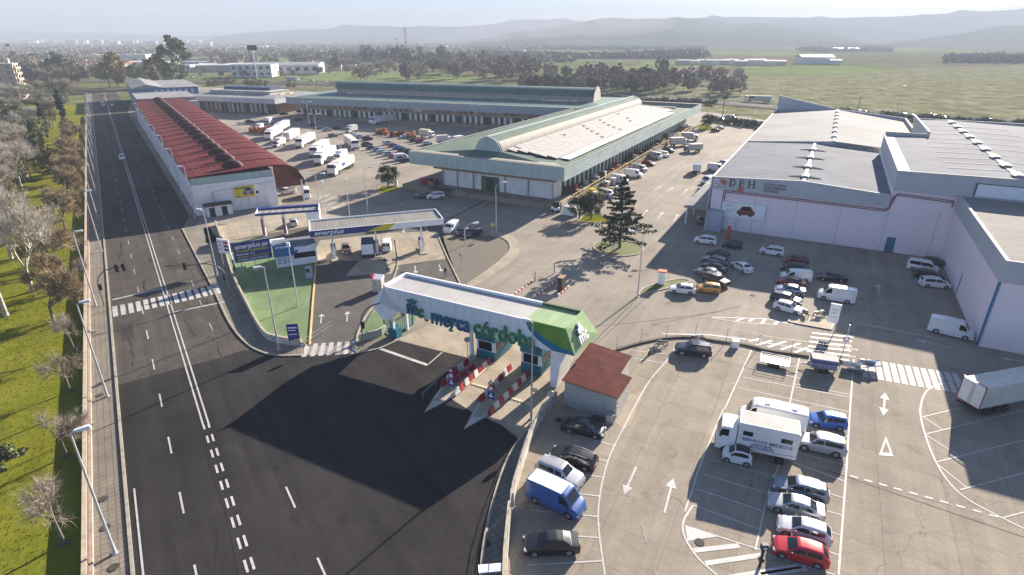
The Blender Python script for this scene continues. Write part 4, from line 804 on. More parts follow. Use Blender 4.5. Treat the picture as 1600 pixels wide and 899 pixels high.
# gate leaf of green-blue bars standing open on the left
def bar_gate(p0, p1, label):
    d = p1 - p0; L_ = d.length; t = thing('barred_gate', label, 'gate', p0, math.atan2(d.y, d.x))
    part(MB().box(0, L_, -.05, .05, 1.9, 2.0).box(0, L_, -.05, .05, .12, .22), 'rail', m_booth, t); b0 = part(MB().box(0, .05, -.02, .02, .22, 1.9), 'bar', m_booth, t, loc=(.05, 0, 0))
    n = int(L_ / .35)
    for i in range(1, n): dup(b0, (.05 + i * .35, 0, 0))
    for x in (0, L_ - .12): part(MB().box(x, x + .12, -.06, .06, 0, 2.1), 'post', m_booth, t)
bar_gate(at(614, 528), at(646, 507), 'teal barred sliding gate standing open under the left end of the entrance beam')
bar_gate(at(601, 517), at(612, 525), 'short teal gate leaf beside the white column')
o = tag(MB().box(-.6, .6, -.5, .5, 0, 1.2).build('gate_cabinet', m_booth, None, None, at(618, 526), GR), 'teal cabinet at the foot of the left gate column', 'cabinet')
# toll booths
def booth(d, e, label):
    t = thing('toll_booth', label, 'booth', S(d, e, .15), SA); w, l = 2.3, 3.8; hh = .35
    part(MB().box(0, w, 0, l, 0, 1.05), 'lower_wall', m_booth, t); part(MB().box(.03, w - .03, .03, l - .03, 1.05, 2.3), 'upper_wall', m_white, t)
    part(MB().box(-.08, w + .08, -.08, .06, 2.3, 3.3).box(-.08, w + .08, l - .06, l + .08, 2.3, 3.3).box(-.08, .06, .06, l - .06, 2.3, 3.3).box(w - .06, w + .08, .06, l - .06, 2.3, 3.3), 'roof_band', m_booth, t); part(MB().box(.06, w - .06, .06, l - .06, 2.3, 2.97), 'roof', m_brown, t)
    for a in ((.3, w - .4, -.01, .029, 1.15, 2.15), (w - .029, w + .02, .3, 1.5, 1.15, 2.15), (w - .029, w + .02, 1.75, 3.0, 1.15, 2.15), (-.02, .029, .4, 3, 1.15, 2.15)): part(MB().box(*a), 'window', m_glass, t)
    part(MB().box(w, w + .5, 3.0, 3.4, 1.2, 1.9), 'ticket_hatch', m_metal, t)
    part(MB().box(.5, 1.2, .8, 1.7, 2.97, 3.35), 'air_conditioner', m_white, t); part(MB().box(1.4, 1.8, 2.2, 2.9, 2.97, 3.2), 'roof_box', m_metal, t)
    part(MB().box(.3, .9, 2.4, 3.2, 2.97, 3.15), 'roof_box', m_wood, t)
    return t
booth(-28.9, 46.2, 'teal and white toll booth beside the middle column of the gate')
booth(-23.4, 46.0, 'teal and white toll booth nearer the red-roofed stone shed')
m_kyel = mat('cream_kerb_paint', (.62, .54, .34), .8, .15, 2)
for d, e, lab in ((-28.0, 35.3, 'left'), (-23.4, 34.9, 'right')):
    b = MB(); b.prism([tuple((S(d + x, e + y)).xy) for x, y in ((0, 0), (.75, 2.4), (1.2, 5), (1.3, 8), (1.3, 21), (-1.3, 21), (-1.3, 8), (-1.15, 5), (-.6, 2.4))], 0, .15); struct(b.build('traffic_island', m_conc_l))
    b = MB(); b.prism([tuple((S(d + x, e + y)).xy) for x, y in ((0, .05), (.72, 2.3), (-.3, 1.9))], .15, .154); b.prism([tuple((S(d + x, e + y)).xy) for x, y in ((.72, 2.3), (1.18, 5), (1.0, 5), (.5, 2.3))], .15, .155); b.prism([tuple((S(d + x, e + y)).xy) for x, y in ((-.57, 2.4), (-.32, 1.9), (-.35, 2.6), (-.9, 5), (-1.1, 5))], .15, .155); struct(b.build('island_paint', m_paint))
    b = MB(); b.prism([tuple((S(d + x, e + y)).xy) for x, y in ((.98, 5), (1.16, 5), (1.27, 8), (1.27, 21), (1.1, 21), (1.1, 8))], .15, .156); struct(b.build('island_paint', m_kyel))
# red and white water barriers
bm_ = MB(); bm_.hexa([(-.5, -.24, 0), (.5, -.24, 0), (.5, .24, 0), (-.5, .24, 0)], [(-.48, -.17, .28), (.48, -.17, .28), (.48, .17, .28), (-.48, .17, .28)]); bm_.hexa([(-.48, -.14, .281), (.48, -.14, .281), (.48, .14, .281), (-.48, .14, .281)], [(-.45, -.08, .7), (.45, -.08, .7), (.45, .08, .7), (-.45, .08, .7)]); bm_.box(-.3, -.1, -.06, .06, .7, .78)
barr = {}
def barrier(p, ang, red, label, z=.15):
    o = barr.get(red)
    if o is None: o = bm_.build('plastic_barrier', m_redw if red else m_whitep); barr[red] = o
    else: o = o.copy(); COL.objects.link(o)
    o.location = (p.x, p.y, z); o.scale = (.84, .84, .84); o.rotation_euler = (0, 0, ang); tag(o, label, 'barrier', 'red and white plastic barriers on the booth islands'); return o
ordn = ['first', 'second', 'third', 'fourth', 'fifth', 'sixth', 'seventh', 'eighth', 'ninth']
def brow(p0, p1, n, lab, first=0):
    d = p1 - p0; a = math.atan2(d.y, d.x)
    for i in range(n):
        red = (i + first) % 2; barrier(p0 + d * (i / (n - 1)), a + R.uniform(-.12, .12), red, f"{'red' if red else 'white'} plastic barrier, {ordn[i]} from the tip, {lab}")
brow(S(-27.0, 39.3), S(-27.1, 45.6), 8, 'right edge of the left booth island', 0); brow(S(-29.0, 40.0), S(-29.1, 45.4), 6, 'left edge of the left booth island', 1)
brow(S(-22.5, 38.2), S(-22.3, 45.2), 9, 'right edge of the right booth island', 1); brow(S(-24.3, 39.5), S(-24.5, 45.4), 7, 'left edge of the right booth island', 1)
for i in range(3): barrier(S(-28.2 + i * .1, 41 + i * 1.35), SA + 1.4, 1, f'red plastic barrier lying inside the left booth island, {ordn[i]} from its tip', .16)
for p0, p1, lab in (((-26.5, 41.6), (-24.6, 41.6), 'left'), ((-21.9, 41.2), (-19.9, 41.2), 'right')):
    b = MB()
    for i in range(6): c = S(*p0) + (S(*p1) - S(*p0)) * (i / 5); b.prism([(c.x + math.cos(k) * .2, c.y + math.sin(k) * .2) for k in (0, 1.05, 2.1, 3.14, 4.2, 5.24)], .03, .09)
    tag(b.build('speed_bump', m_kyel), f'row of yellow studs across the {lab} entry lane', 'speed bump')
for p0, p1, n in (((-84, 0), 0, 0),): pass
# rails beside the left island
b = MB(); b.path([S(-29.35, 36.9, .75), S(-29.9, 46.5, .85)], .035, 5); 
for e in (37, 39.4, 41.8, 44.2, 46.4): b.tube(S(-29.35 - (e - 37) * .058, e, .1), S(-29.35 - (e - 37) * .058, e, .8), .03)
tag(b.build('hand_rail', m_metal), 'grey handrail along the left side of the first booth island', 'handrail')
# ---------------------------------------------------------------- stone shed
Sh = thing('stone_shed', 'rough stone shed with rusty red sheet roof beside the right end of the gate', 'shed', at(880, 632), 0)
so_ = Sh.location.copy()
rf = [at(877.5, 595, 2.75), at(965, 624, 2.55), at(987.5, 591, 2.55), at(970, 584, 2.6), at(987, 557, 2.6), at(922, 536, 2.95)]
cen = sum(rf, Vector()) / 6; wl = [cen + (q - cen) * .93 for q in rf]
b = MB(); b.hexa([(q.x - so_.x, q.y - so_.y, q.z) for q in rf], [(q.x - so_.x, q.y - so_.y, q.z + .07) for q in rf]); part(b, 'roof', mat('rusty_red_sheet', (.125, .036, .03), .9, .15, 1.2, spec=.1, tex=ribs(.45, 1.0, .7)), Sh)
b = MB(); b.hexa([(q.x - so_.x, q.y - so_.y, 0) for q in wl], [(q.x - so_.x, q.y - so_.y, q.z - .01) for q in wl]); part(b, 'wall', m_brick, Sh)
dd = wl[1] - wl[0]; dd.z = 0; n = Vector((dd.y, -dd.x, 0)).normalized(); st0 = None; k = 0
sb = MB(); sb.hexa([(-.29, 0, -.11), (.27, 0, -.12), (.29, -.035, -.1), (-.27, -.035, -.095)], [(-.28, 0, .11), (.29, 0, .12), (.27, -.035, .1), (-.26, -.035, .105)])
for r in range(10):
    for c in range(int(dd.length / .62)):
        p = wl[0] + dd.normalized() * (.35 + c * .62 + (r % 2) * .2) - so_; p.z = .14 + r * .25; p += n * .002
        if st0 is None: st0 = part(sb, 'stone_block', m_brick, Sh, loc=p, rz=math.atan2(dd.y, dd.x))
        else: dup(st0, p + n * (R.random() * .02 - .012), math.atan2(dd.y, dd.x))
struct(sheet('pale_apron', [at(955, 655), at(990, 612), at(1008, 613), at(985, 662), at(975, 672)], 7, m_conc_l))
# ---------------------------------------------------------------- petrol station
def canopy(corners, z, th, label, mroof, mfasc, cols, bump=None):
    """flat fuel canopy: corners clockwise from front-left, as ground-plan points"""
    fl, fr, br_, bl_ = corners; d = (fr - fl); L_ = d.length; a = math.atan2(d.y, d.x); w = (bl_ - fl).length
    t = thing('fuel_canopy', label, 'canopy', (fl.x, fl.y, 0), a)
    part(MB().box(.12, L_ - .12, .12, w - .12, z - th + .1, z - .25), 'deck', mroof, t)
    part(MB().box(0, L_, 0, .12, z - th, z), 'front_fascia', mfasc, t); part(MB().box(0, L_, w - .12, w, z - th, z), 'rear_fascia', m_white, t)
    part(MB().box(0, .12, .12, w - .12, z - th, z), 'side_fascia', m_white, t); part(MB().box(L_ - .12, L_, .12, w - .12, z - th, z), 'side_fascia', m_white, t)
    return t, L_, w, a
zc = 5.4
C1, L_, w, a = canopy([at(483, 361.5, zc), at(693, 341.5, zc), at(684.5, 326.5, zc), at(487.5, 343.5, zc)], zc, 1.0, 'long white and blue fuel canopy with the brand name on its fascia over the pumps', mat('ribbed_canopy_deck', (.28, .27, .25), .85, .05, .6, spec=.15, tex=ribs(.5, 0, .75)), m_white, None)
def fpoly(par, pts, y, m, name): return part(MB().hexa([(p[0], y, p[1]) for p in pts], [(p[0], y - .012, p[1]) for p in pts]), name, m, par)
fpoly(C1, [(.02, zc - .98), (L_ * .43, zc - .98), (L_ * .56, zc - .03), (.02, zc - .03)], -.002, m_navy, 'blue_panel')
fpoly(C1, [(L_ * .41, zc - .98), (L_ * .57, zc - .98), (L_ * .63, zc - .03), (L_ * .53, zc - .03)], -.016, m_yel, 'yellow_panel')
o = text_mesh('enerplus', 1.0, .03, m_white, 'brand_lettering', C1, (.7, -.05, zc - .75), (hp, 0, 0), shear=.25, bold=.02); fit(o, .7, 5.0, 0)
def pump(p, lab):
    t = thing('fuel_pump', lab, 'fuel pump', (p.x, p.y, 0), a)
    part(MB().box(-.55, .55, -1.3, 2.2, 0, .15), 'plinth', m_conc_l, t); part(MB().box(-.12, .12, -.1, .1, .15, zc - .9), 'column', m_white, t)
    part(MB().box(-.35, .35, .5, 1.4, .15, 1.9), 'body', m_metal, t); part(MB().box(-.37, .37, .52, 1.38, 1.9, 2.2), 'top_panel', m_navy, t); part(MB().box(-.38, -.35, .6, 1.3, 1.1, 1.6).box(.35, .38, .6, 1.3, 1.1, 1.6), 'display', m_black, t)
    part(MB().path([(-.5, -1.2, .15), (-.5, -1.2, .8), (.5, -1.2, .8), (.5, -1.2, .15)], .05, 6), 'guard_hoop', m_white, t); part(MB().path([(.38, .9, 1.7), (.6, .9, .9), (.4, .9, .4)], .03, 5), 'hose', m_black, t)
pump(at(523, 405), 'fuel pump and column nearest the kiosk under the long canopy'); pump(at(590, 399), 'fuel pump and column in the middle of the long canopy'); pump(at(660, 394), 'fuel pump and column at the right end of the long canopy')
zc2 = 4.2
C2, L2_, w2, a2 = canopy([at(398, 334.7, zc2), at(498, 327.5, zc2), at(498, 316, zc2), at(403, 324.6, zc2)], zc2, .4, 'small blue-edged car wash canopy with ribbed white roof behind the kiosk', mat('ribbed_canopy_white', (.33, .32, .31), .85, .05, .6, tex=ribs(1.1, 0, .65)), m_navy, None)
part(MB().box(.12, L2_ - .12, w2 - 1.0, w2 - .12, zc2 - .2, zc2 + .03), 'blue_roof_band', m_navy, C2); part(MB().box(L2_ - 2.2, L2_ - .2, .2, .5, 0, zc2 - .4).box(L2_ - .3, L2_, .5, w2 - .2, 0, zc2 - .4), 'end_wall', m_white, C2)
for x in (.7, L2_ * .4): part(MB().box(x, x + .5, .2, .7, 0, zc2 - .4), 'column', m_white, C2); part(MB().box(x + .0, x + .3, .18, .2, .3, zc2 - 1.0), 'red_stripe', m_redw, C2)
# kiosk
kp0, kp1 = at(433, 419), at(497, 410); kd = kp1 - kp0; K = thing('kiosk', 'white and blue kiosk of the petrol station with brand name panel, left of the pumps', 'kiosk', kp0, math.atan2(kd.y, kd.x)); kl = kd.length
part(MB().box(0, kl, 0, 4.2, 0, 1.1), 'lower_wall', m_white, K); part(MB().box(0, kl, 0.02, 4.2, 1.1, 2.9), 'wall', m_white, K); part(MB().box(2.6, kl - .2, -.02, .02, 1.1, 1.95), 'window', m_glass, K)
part(MB().box(-.15, kl + .1, .15, 4.5, 2.9, 3.0), 'roof', m_greyroof, K); part(MB().box(-.2, 2.8, -.12, -.0, 1.7, 3.6), 'blue_panel', mat('kiosk_blue', (.02, .13, .36), .4, .04, 1), K)
o = text_mesh('enerplus', .6, .02, m_white, 'brand_lettering', K, (.1, -.15, 3.05), (hp, 0, 0), shear=.25, bold=.01); fit(o, .2, 2.4, 0)
b = MB(); b.hexa([(2.8, -.12, 2.0), (kl, -.12, 2.0), (kl, -.06, 2.0), (2.8, -.06, 2.0)], [(2.8, -.12, 2.3), (kl, -.12, 3.6), (kl, -.06, 3.6), (2.8, -.06, 2.3)]); part(b, 'blue_arch', mat('kiosk_blue', (.02, .13, .36)), K)
part(MB().hexa([(3.1, -.13, 2.0), (kl, -.13, 2.0), (kl, -.121, 2.0), (3.1, -.121, 2.0)], [(3.6, -.13, 2.7), (kl, -.13, 3.2), (kl, -.121, 3.2), (3.6, -.121, 2.7)]), 'white_arch', m_white, K)
for i in range(3): part(MB().box(.2 + i * .75, .8 + i * .75, -.03, -.001, .5, 1.5), 'notice', mat('pale_notice', (.45, .5, .62), .6, .2, 3), K)
for i in range(7): part(MB().box(-1.6 + i * .5, -1.15 + i * .5, 3.3, 6.2, 2.6 + .02 * (i % 2), 2.68), 'awning_slat', m_white, K)
# billboard
p0, p1 = at(372, 404), at(427, 396); q0 = at(370, 408, 0); bd = at(424, 401) - at(371, 409)
p0 = at(374, 430); p1 = at(427, 421); bd = p1 - p0; Bd = thing('billboard', 'dark blue roadside billboard with white and yellow lettering on the green forecourt', 'billboard', p0, math.atan2(bd.y, bd.x)); bl_ = bd.length
part(MB().box(-.2, bl_ + .2, -.08, 0, 1.9, 4.9), 'panel', m_navy, Bd); part(MB().box(-.2, bl_ + .2, -.095, -.08, 1.9, 2.1), 'lower_band', mat('kiosk_blue', (.02, .13, .36)), Bd)
for x in (.5, bl_ * .5, bl_ - .4): part(MB().box(x, x + .1, 0, .1, 0, 4.8), 'post', m_metal, Bd)
def put(par, txt, size, m, x0, x1, z, y, **k): o = text_mesh(txt, size, .012, m, 'lettering', par, (x0, y, z), (hp, 0, 0), **k); fit(o, x0, x1, 0); return o
put(Bd, 'enerplus.es', 1.0, m_white, .1, bl_ - .1, 3.95, -.1, shear=.25, bold=.02)
put(Bd, 'Precios Imbatibles', .6, m_yel, .2, bl_ - .2, 3.4, -.1, shear=.2, bold=.01); put(Bd, 'Repostar con', .45, m_white, .2, bl_ * .55, 2.95, -.1, bold=.005)
put(Bd, 'descuento y sin sorpresas', .45, m_yel, .2, bl_ - .2, 2.55, -.1, bold=.005); put(Bd, 'tarjetas y promociones', .4, m_white, .2, bl_ - .4, 2.17, -.1, bold=.005)
# price totem
p = at(367, 422); To = thing('price_totem', 'blue and white price totem with red figures at the corner of the petrol station', 'sign', p, -.35)
part(MB().tube((0, 0, 0), (-.1, 0, 1.6), .14, None, 10), 'blue_base', m_navy, To); part(MB().tube((-.1, 0, 1.6), (-.2, 0, 2.5), .12, None, 10), 'pole', m_white, To); part(MB().box(-2.3, -.1, -.1, .1, 2.5, 4.7), 'panel', m_white, To)
part(MB().box(-1.1, -.3, -.12, -.1, 4.05, 4.4), 'red_price', m_redw, To); part(MB().box(-1.1, -.3, -.12, -.1, 3.5, 3.85).box(-1.1, -.3, -.12, -.1, 2.95, 3.3), 'dark_price', m_black, To); part(MB().tube((-2.0, 0, 0), (-2.05, 0, 2.5), .06), 'rear_pole', m_metal, To)
for i, ww in enumerate(('95', 'A', 'A+')): put(To, ww, .4, m_navy, -2.1, -1.5, 4.1 - i * .55, -.115)
# ---------------------------------------------------------------- station furniture
o = thing('red_topped_cabinet', 'small pale block cabinet with a red lid behind the left end of the gate', 'cabinet', at(592, 455), -.2)
part(MB().box(-.7, .7, -.5, .5, 0, 1.9), 'body', m_brick, o); part(MB().hexa([(-.75, -.55, 1.9), (.75, -.55, 1.9), (.75, .55, 1.9), (-.75, .55, 1.9)], [(-.75, -.55, 2.0), (.75, -.55, 2.0), (.75, .55, 2.3), (-.75, .55, 2.3)]), 'lid', m_white, o); part(MB().box(-.8, -.45, -.56, .2, 2.0, 2.35), 'red_edge', m_redw, o)
o = thing('vending_cabinet', 'pale blue air and water cabinet standing on the green forecourt edge', 'cabinet', at(484, 434), -.2); part(MB().box(-.4, .4, -.3, .3, 0, 1.7), 'body', mat('pale_blue_block', (.36, .42, .50)), o); part(MB().box(-.3, .3, -.32, -.3, .9, 1.5), 'screen', m_black, o)
o = thing('info_board', 'blue station sign board facing the avenue at the edge of the green floor', 'sign', at(463, 540), .1); part(MB().box(-.7, .5, -.05, .05, .7, 2.7), 'panel', m_navy, o); part(MB().box(-.6, .4, -.065, -.05, 2.2, 2.35).box(-.6, .2, -.065, -.05, 1.9, 2.0).box(-.6, .3, -.065, -.05, 1.4, 1.5), 'print', m_white, o); part(MB().box(-.75, -.65, -.04, .04, 0, 2.7).box(.5, .6, -.04, .04, 0, 2.7), 'post', m_metal, o)
# entrance sidewalls of the station: weathered low walls
def wall(name, label, pts, h, th, m, mc=None, cat='wall'):
    o = thing(name, label, cat, pts[0]); b = MB(); c = MB(); q0 = pts[0]
    n = len(pts); L_, R_ = [], []
    for i, p in enumerate(pts):
        d = (pts[min(i + 1, n - 1)] - pts[max(i - 1, 0)]); d.z = 0; d.normalize(); nn = Vector((-d.y, d.x, 0)) * th / 2; L_.append(p + nn - q0); R_.append(p - nn - q0)
    for i in range(n - 1):
        b.hexa([(q.x, q.y, 0) for q in (R_[i], R_[i + 1], L_[i + 1], L_[i])], [(q.x, q.y, h) for q in (R_[i], R_[i + 1], L_[i + 1], L_[i])])
        c.hexa([(q.x * 1, q.y, h + .003) for q in (R_[i], R_[i + 1], L_[i + 1], L_[i])], [(q.x, q.y, h + .08) for q in (R_[i], R_[i + 1], L_[i + 1], L_[i])])
    part(b, 'wall_body', m, o); part(c, 'coping', mc or m, o); return o
wall('low_wall', 'long low brick wall with cream top between lawn and pavement on the left', [AV(a_, -7.75) for a_ in range(-45, 330, 15)], .75, .3, m_wallred, m_cope)
wall('low_wall', 'weathered low wall round the corner of the green painted forecourt', smooth_pts([at(338, 352), at(352, 392), at(364, 432), at(388, 482), at(412, 524), at(434, 535), at(472, 541)], 4), .8, .25, m_wallw, m_cope)
wall('low_wall', 'short weathered white wall beside the gate cabinet', smooth_pts([at(562, 534), at(590, 527), at(603, 519)], 3), .9, .25, m_wallw)
wall('boundary_wall', 'curved rendered wall with pale top edge between the pavement and the parking lot', smooth_pts([at(868, 628), at(848, 652), at(828, 690), at(806, 760), at(800, 790)], 4), 1.1, .3, m_wallw, m_cope)
wall('boundary_wall', 'second stretch of rendered wall with pale top edge at the bottom of the picture', smooth_pts([at(797, 800), at(792, 850), at(789, 899), at(787, 1050)], 4), 1.0, .3, m_wallw, m_cope)
def pipe_fence(pts, h, label, name='railing', post_every=2.5, rails=(.5, 1.0), m=None, r=.03, cat='railing', rr=None):
    o = thing(name, label, cat, pts[0]); b = MB(); q = MB(); k = 0; pp = None
    acc = 0.0
    for i in range(len(pts) - 1):
        for z in rails: b.tube(pts[i] - pts[0] + Vector((0, 0, z * h)), pts[i + 1] - pts[0] + Vector((0, 0, z * h)), rr or r * .8, None, 4)
        L_ = (pts[i + 1] - pts[i]).length; s_ = acc
        while s_ < L_:
            c = pts[i] + (pts[i + 1] - pts[i]) * (s_ / L_) - pts[0]; s_ += post_every
            if pp is None: pp = part(MB().tube((0, 0, 0), (0, 0, h), r, None, 6), 'post', m or m_metal, o, loc=c)
            else: dup(pp, c)
        acc = s_ - L_
    part(b, 'rail', m or m_metal, o); return o
pipe_fence([q + Vector((.05, 0, 1.0)) for q in [at(846, 655), at(828, 690), at(806, 760), at(797, 800), at(790, 880)]], .7, 'thin grey railing on top of the curved boundary wall')
pipe_fence([at(478, 540, .1), at(520, 512, .1)], .9, 'low railing crossing the petrol station exit lane')
# post and wire fence round the upper edge of the parking lot
fp = smooth_pts([at(963, 548), at(998, 538), at(1038, 530), at(1078, 528), at(1120, 534), at(1163, 540), at(1200, 549), at(1250, 556), at(1334, 570)], 3)
pipe_fence(fp, 1.9, 'thin post and wire fence round the top edge of the parking lot', 'wire_fence', 3.4, (.5, .95), m_metal, .035, 'fence', .008)
kerb('kerb', fp, mat('dark_kerb', (.09, .075, .06), .9, .2, 1), w=.35, h=.22)
# fuel yard mesh fence at the upper left of the station
pipe_fence([at(322, 376), at(345, 372), at(420, 362), at(500, 346)], 1.2, 'low mesh fence behind the car wash', 'mesh_fence', 2.5, (.5, 1), m_metal, .03, 'fence', .01)

# ---------------------------------------------------------------- lamps, signals, signs
def make_lamp(h, arm, label, double=False, curved=False):
    t = thing('street_lamp', label, 'street lamp'); part(MB().tube((0, 0, 0), (0, 0, .9), .13, .11, 10).tube((0, 0, .9), (0, 0, h), .10, .055, 8), 'pole', m_pole, t, smooth=40); part(MB().box(-.2, .2, -.2, .2, 0, .06), 'base_plate', m_metal, t)
    for s in ((1, -1) if double else (1,)):
        if curved: part(MB().path([(s * arm * (1 - math.cos(k * hp / 5)), 0, h - .1 + .9 * math.sin(k * hp / 5)) for k in range(6)], .045, 6), 'arm', m_pole, t); hx, hz = arm, h + .8
        else: part(MB().tube((0, 0, h - .05), (s * arm, 0, h + .12), .045, None, 6), 'arm', m_pole, t); hx, hz = arm, h + .12
        b = MB(); b.hexa([(s * (hx - .1), -.07, hz - .05), (s * (hx + .75), -.15, hz - .05), (s * (hx + .75), .15, hz - .05), (s * (hx - .1), .07, hz - .05)], [(s * (hx - .1), -.06, hz + .09), (s * (hx + .7), -.11, hz + .13), (s * (hx + .7), .11, hz + .13), (s * (hx - .1), .06, hz + .09)]); hd = part(b, 'lamp_head', m_white, t, smooth=50)
        part(MB().box(-.3, .3, -.11, .11, -.07, 0), 'lamp_glass', m_lampg, hd, loc=(s * (hx + .35), 0, hz - .052))
    return t
index_kids()
def place(proto, p, rz, label, group=None, first=[None]):
    if proto not in USED: USED.add(proto); o = proto
    else: index_kids_for(proto); o = copy_tree(proto)
    o.location = (p.x, p.y, p.z); o.rotation_euler = (0, 0, rz); o['label'] = label
    if group: o['group'] = group
    return o
USED = set()
def index_kids_for(o):
    KIDS[o.name] = list(o.children)
    for c in o.children: index_kids_for(c)
L10 = make_lamp(9.9, .3, ''); Gl = 'street lamps along the avenue'
ar = AVR
lamps = [((180, 865), 'nearest lamp on the left pavement, bottom left corner'), ((168, 620), 'second lamp on the left pavement, beside two bare young trees'), ((150, 478), 'lamp on the left pavement just before the zebra crossing'), ((159, 394), 'lamp on the left pavement where the shadow of the red-roofed warehouse begins')]
for p, lb in lamps: place(L10, at(*p), ar, 'street lamp: ' + lb, Gl)
lab_ = ['fifth', 'sixth', 'seventh', 'eighth', 'ninth', 'tenth', 'eleventh', 'twelfth', 'thirteenth']
p_ = at(159, 394); a0_ = p_.dot(AA)
for i in range(9): place(L10, AV(a0_ + 23 * (i + 1), -6.0), ar, f'{lab_[i]} street lamp up the left pavement, beside the rusty brown trees', Gl)
for i in range(9): place(L10, AV(123 + 22 * i, 9.6), ar + math.pi, f'{ordn[i]} street lamp along the wall of the red-roofed warehouse, counted from the road junction', Gl)
place(L10, at(437, 586), 2.2, 'street lamp on the corner pavement in front of the green forecourt wall', Gl) if 0 else None
place(L10, at(436, 547), ar + math.pi, 'street lamp on the corner pavement in front of the green forecourt', Gl)
place(L10, at(830, 655), 2.75, 'tall street lamp rising past the letters of the gate', Gl)
place(L10, at(343, 437) if 0 else at(340, 432), 2.9, 'thin lamp post on the pavement left of the price totem', Gl)
Lc = make_lamp(8.2, 1.3, '', curved=True); Gy = 'street lamps in the market yard'
for p, rz, lb in [((775.5, 364), .35, 'curved lamp in the shade below the green hall'), ((729, 447), .4, 'curved lamp on the gravel bed'), ((996, 464), 2.6, 'tall curved lamp beside the weedy strip'), ((1100, 362), 2.9, 'curved lamp at the corner of the pale warehouse'), ((703, 334) if 0 else (575, 333), .2, 'curved lamp behind the long fuel canopy')]:
    place(Lc, at(*p), rz, 'street lamp: ' + lb, Gy)
Ld = make_lamp(9.5, 1.0, '', double=True); Gd = 'double headed lamps of the truck park'
for p, lb in [((484, 200), 'left of the long hall'), ((608, 197), 'in front of the white lorry at the long hall'), ((744, 209), 'near the orange crates'), ((497, 226), 'among the parked lorries'), ((378, 178) if 0 else (380, 180), 'beside the smaller hall'), ((503, 352), 'behind the car wash canopy')]:
    place(Ld, at(*p), .1, 'double headed lamp post ' + lb, Gd)
# forecourt floodlight posts
F1 = thing('floodlight_post', '', 'floodlight post'); part(MB().tube((0, 0, 0), (0, 0, 8.6), .09, .06, 8), 'pole', m_pole, F1); part(MB().box(-.2, .2, -.3, -.05, 8.4, 8.8).box(-.25, .15, .05, .3, 8.1, 8.5), 'floodlight', m_white, F1)
place(F1, at(466, 479), .2, 'floodlight post standing on the sunlit green floor'); place(F1, at(548, 352), 1.0, 'floodlight post behind the long fuel canopy'); place(F1, at(512, 356), 1.0, 'slim grey post between the two station canopies')
# wooden line post
def signal(p, rz, label, arm=3.4, heads=2):
    t = thing('traffic_light', label, 'traffic light', p, rz); h = 4.6
    pts = [(0, 0, 0), (0, 0, h * .6)] + [(arm * .55 * (1 - math.cos(k * hp / 6)), 0, h * .6 + h * .45 * math.sin(k * hp / 6)) for k in range(1, 7)] + [(arm, 0, h * 1.06)]
    part(MB().path(pts, .07, 7), 'mast', mat('signal_grey', (.10, .10, .10), .5, .1, 1), t)
    for k in range(heads):
        hd = part(MB().box(-.2, .2, -.14, .14, -.5, .5), 'signal_head', m_black, t, loc=(arm - .1 - k * .75, -.0, h * 1.06 - .1))
        for j in range(3): part(MB().tube((0, -.14, .3 - j * .3), (0, -.2, .3 - j * .3), .1, None, 8), 'lens', m_dark, hd)
    hd = part(MB().box(.08, .35, -.12, .12, 2.2, 3.0), 'side_signal', m_black, t); return t
signal(at(163, 478), ar - .1, 'traffic light mast arching over the left lanes with two black heads', 3.3)
signal(at(359, 461), ar + math.pi - .25, 'traffic light mast arching over the avenue from the right pavement', 4.6, 1)
signal(at(568, 541), .45, 'traffic light mast at the petrol station exit', 3.2, 1)
def round_sign(p, h, label, col, tri=False, plate=None, rz=0, blue=False):
    t = thing('road_sign', label, 'road sign', p, rz); part(MB().tube((0, 0, 0), (0, 0, h), .035, None, 6), 'post', m_metal, t); z = h
    if tri: part(MB().hexa([(-.35, -.05, z - .1), (.35, -.05, z - .1), (0, -.05, z + .5)], [(-.35, -.07, z - .1), (.35, -.07, z - .1), (0, -.07, z + .5)]), 'triangle', m_redw, t); part(MB().hexa([(-.2, -.07, z), (.2, -.07, z), (0, -.07, z + .34)], [(-.2, -.08, z), (.2, -.08, z), (0, -.08, z + .34)]), 'triangle_face', m_white, t); z -= .45
    part(MB().tube((0, -.04, z), (0, -.07, z), .32, None, 16), 'disc', col, t)
    if tri or not blue: part(MB().tube((0, -.071, z), (0, -.08, z), .22, None, 14), 'disc_face', m_white if col is m_redw else col, t)
    if plate: part(MB().box(-.34, .34, -.06, -.03, z - 1.15, z - .4), 'plate', m_navy, t); part(MB().box(-.22, .22, -.068, -.06, z - .95, z - .75).box(-.1, .1, -.068, -.06, z - .7, z - .5), 'plate_symbol', m_white, t)
    return t
round_sign(at(707, 622, .15), 3.0, 'red triangle, round and blue signs on a post at the left booth island', m_redw, True, True, -.45)
round_sign(at(768, 643, .15), 3.0, 'red triangle, round and blue signs on a post at the right booth island', m_redw, True, True, -.45)
round_sign(at(731, 561, .15), 2.4, 'round grey sign seen from the back beside the left booth', m_metal)
round_sign(at(859, 662), 3.2, 'round grey sign behind the boundary wall next to the stone shed', m_metal)
round_sign(at(554, 549), 1.2, 'small red round sign at the petrol station exit', m_redw); round_sign(at(475, 555), 1.3, 'small red sign at the petrol station corner', m_redw)
round_sign(at(1315, 557), 2.2, 'small red and white sign at the end of the zebra crossing', m_redw); round_sign(at(533, 327), 2.6, 'round red sign on a post beside the car wash lane', m_redw); round_sign(at(604, 293), 1.6, 'round red sign under the round-crowned tree', m_redw)
round_sign(at(770, 370), 2.2, 'yellow round sign on the gravel bed kerb', m_yel); round_sign(at(720, 422), 2.4, 'dark round sign on a thin post in the gravel bed', m_metal); round_sign(at(966, 376, .1), 1.9, 'round pedestrian sign in the roundabout', m_navy, False, True, .3); round_sign(at(957, 394, .1), 1.2, 'small white post sign on the roundabout rim', m_white)
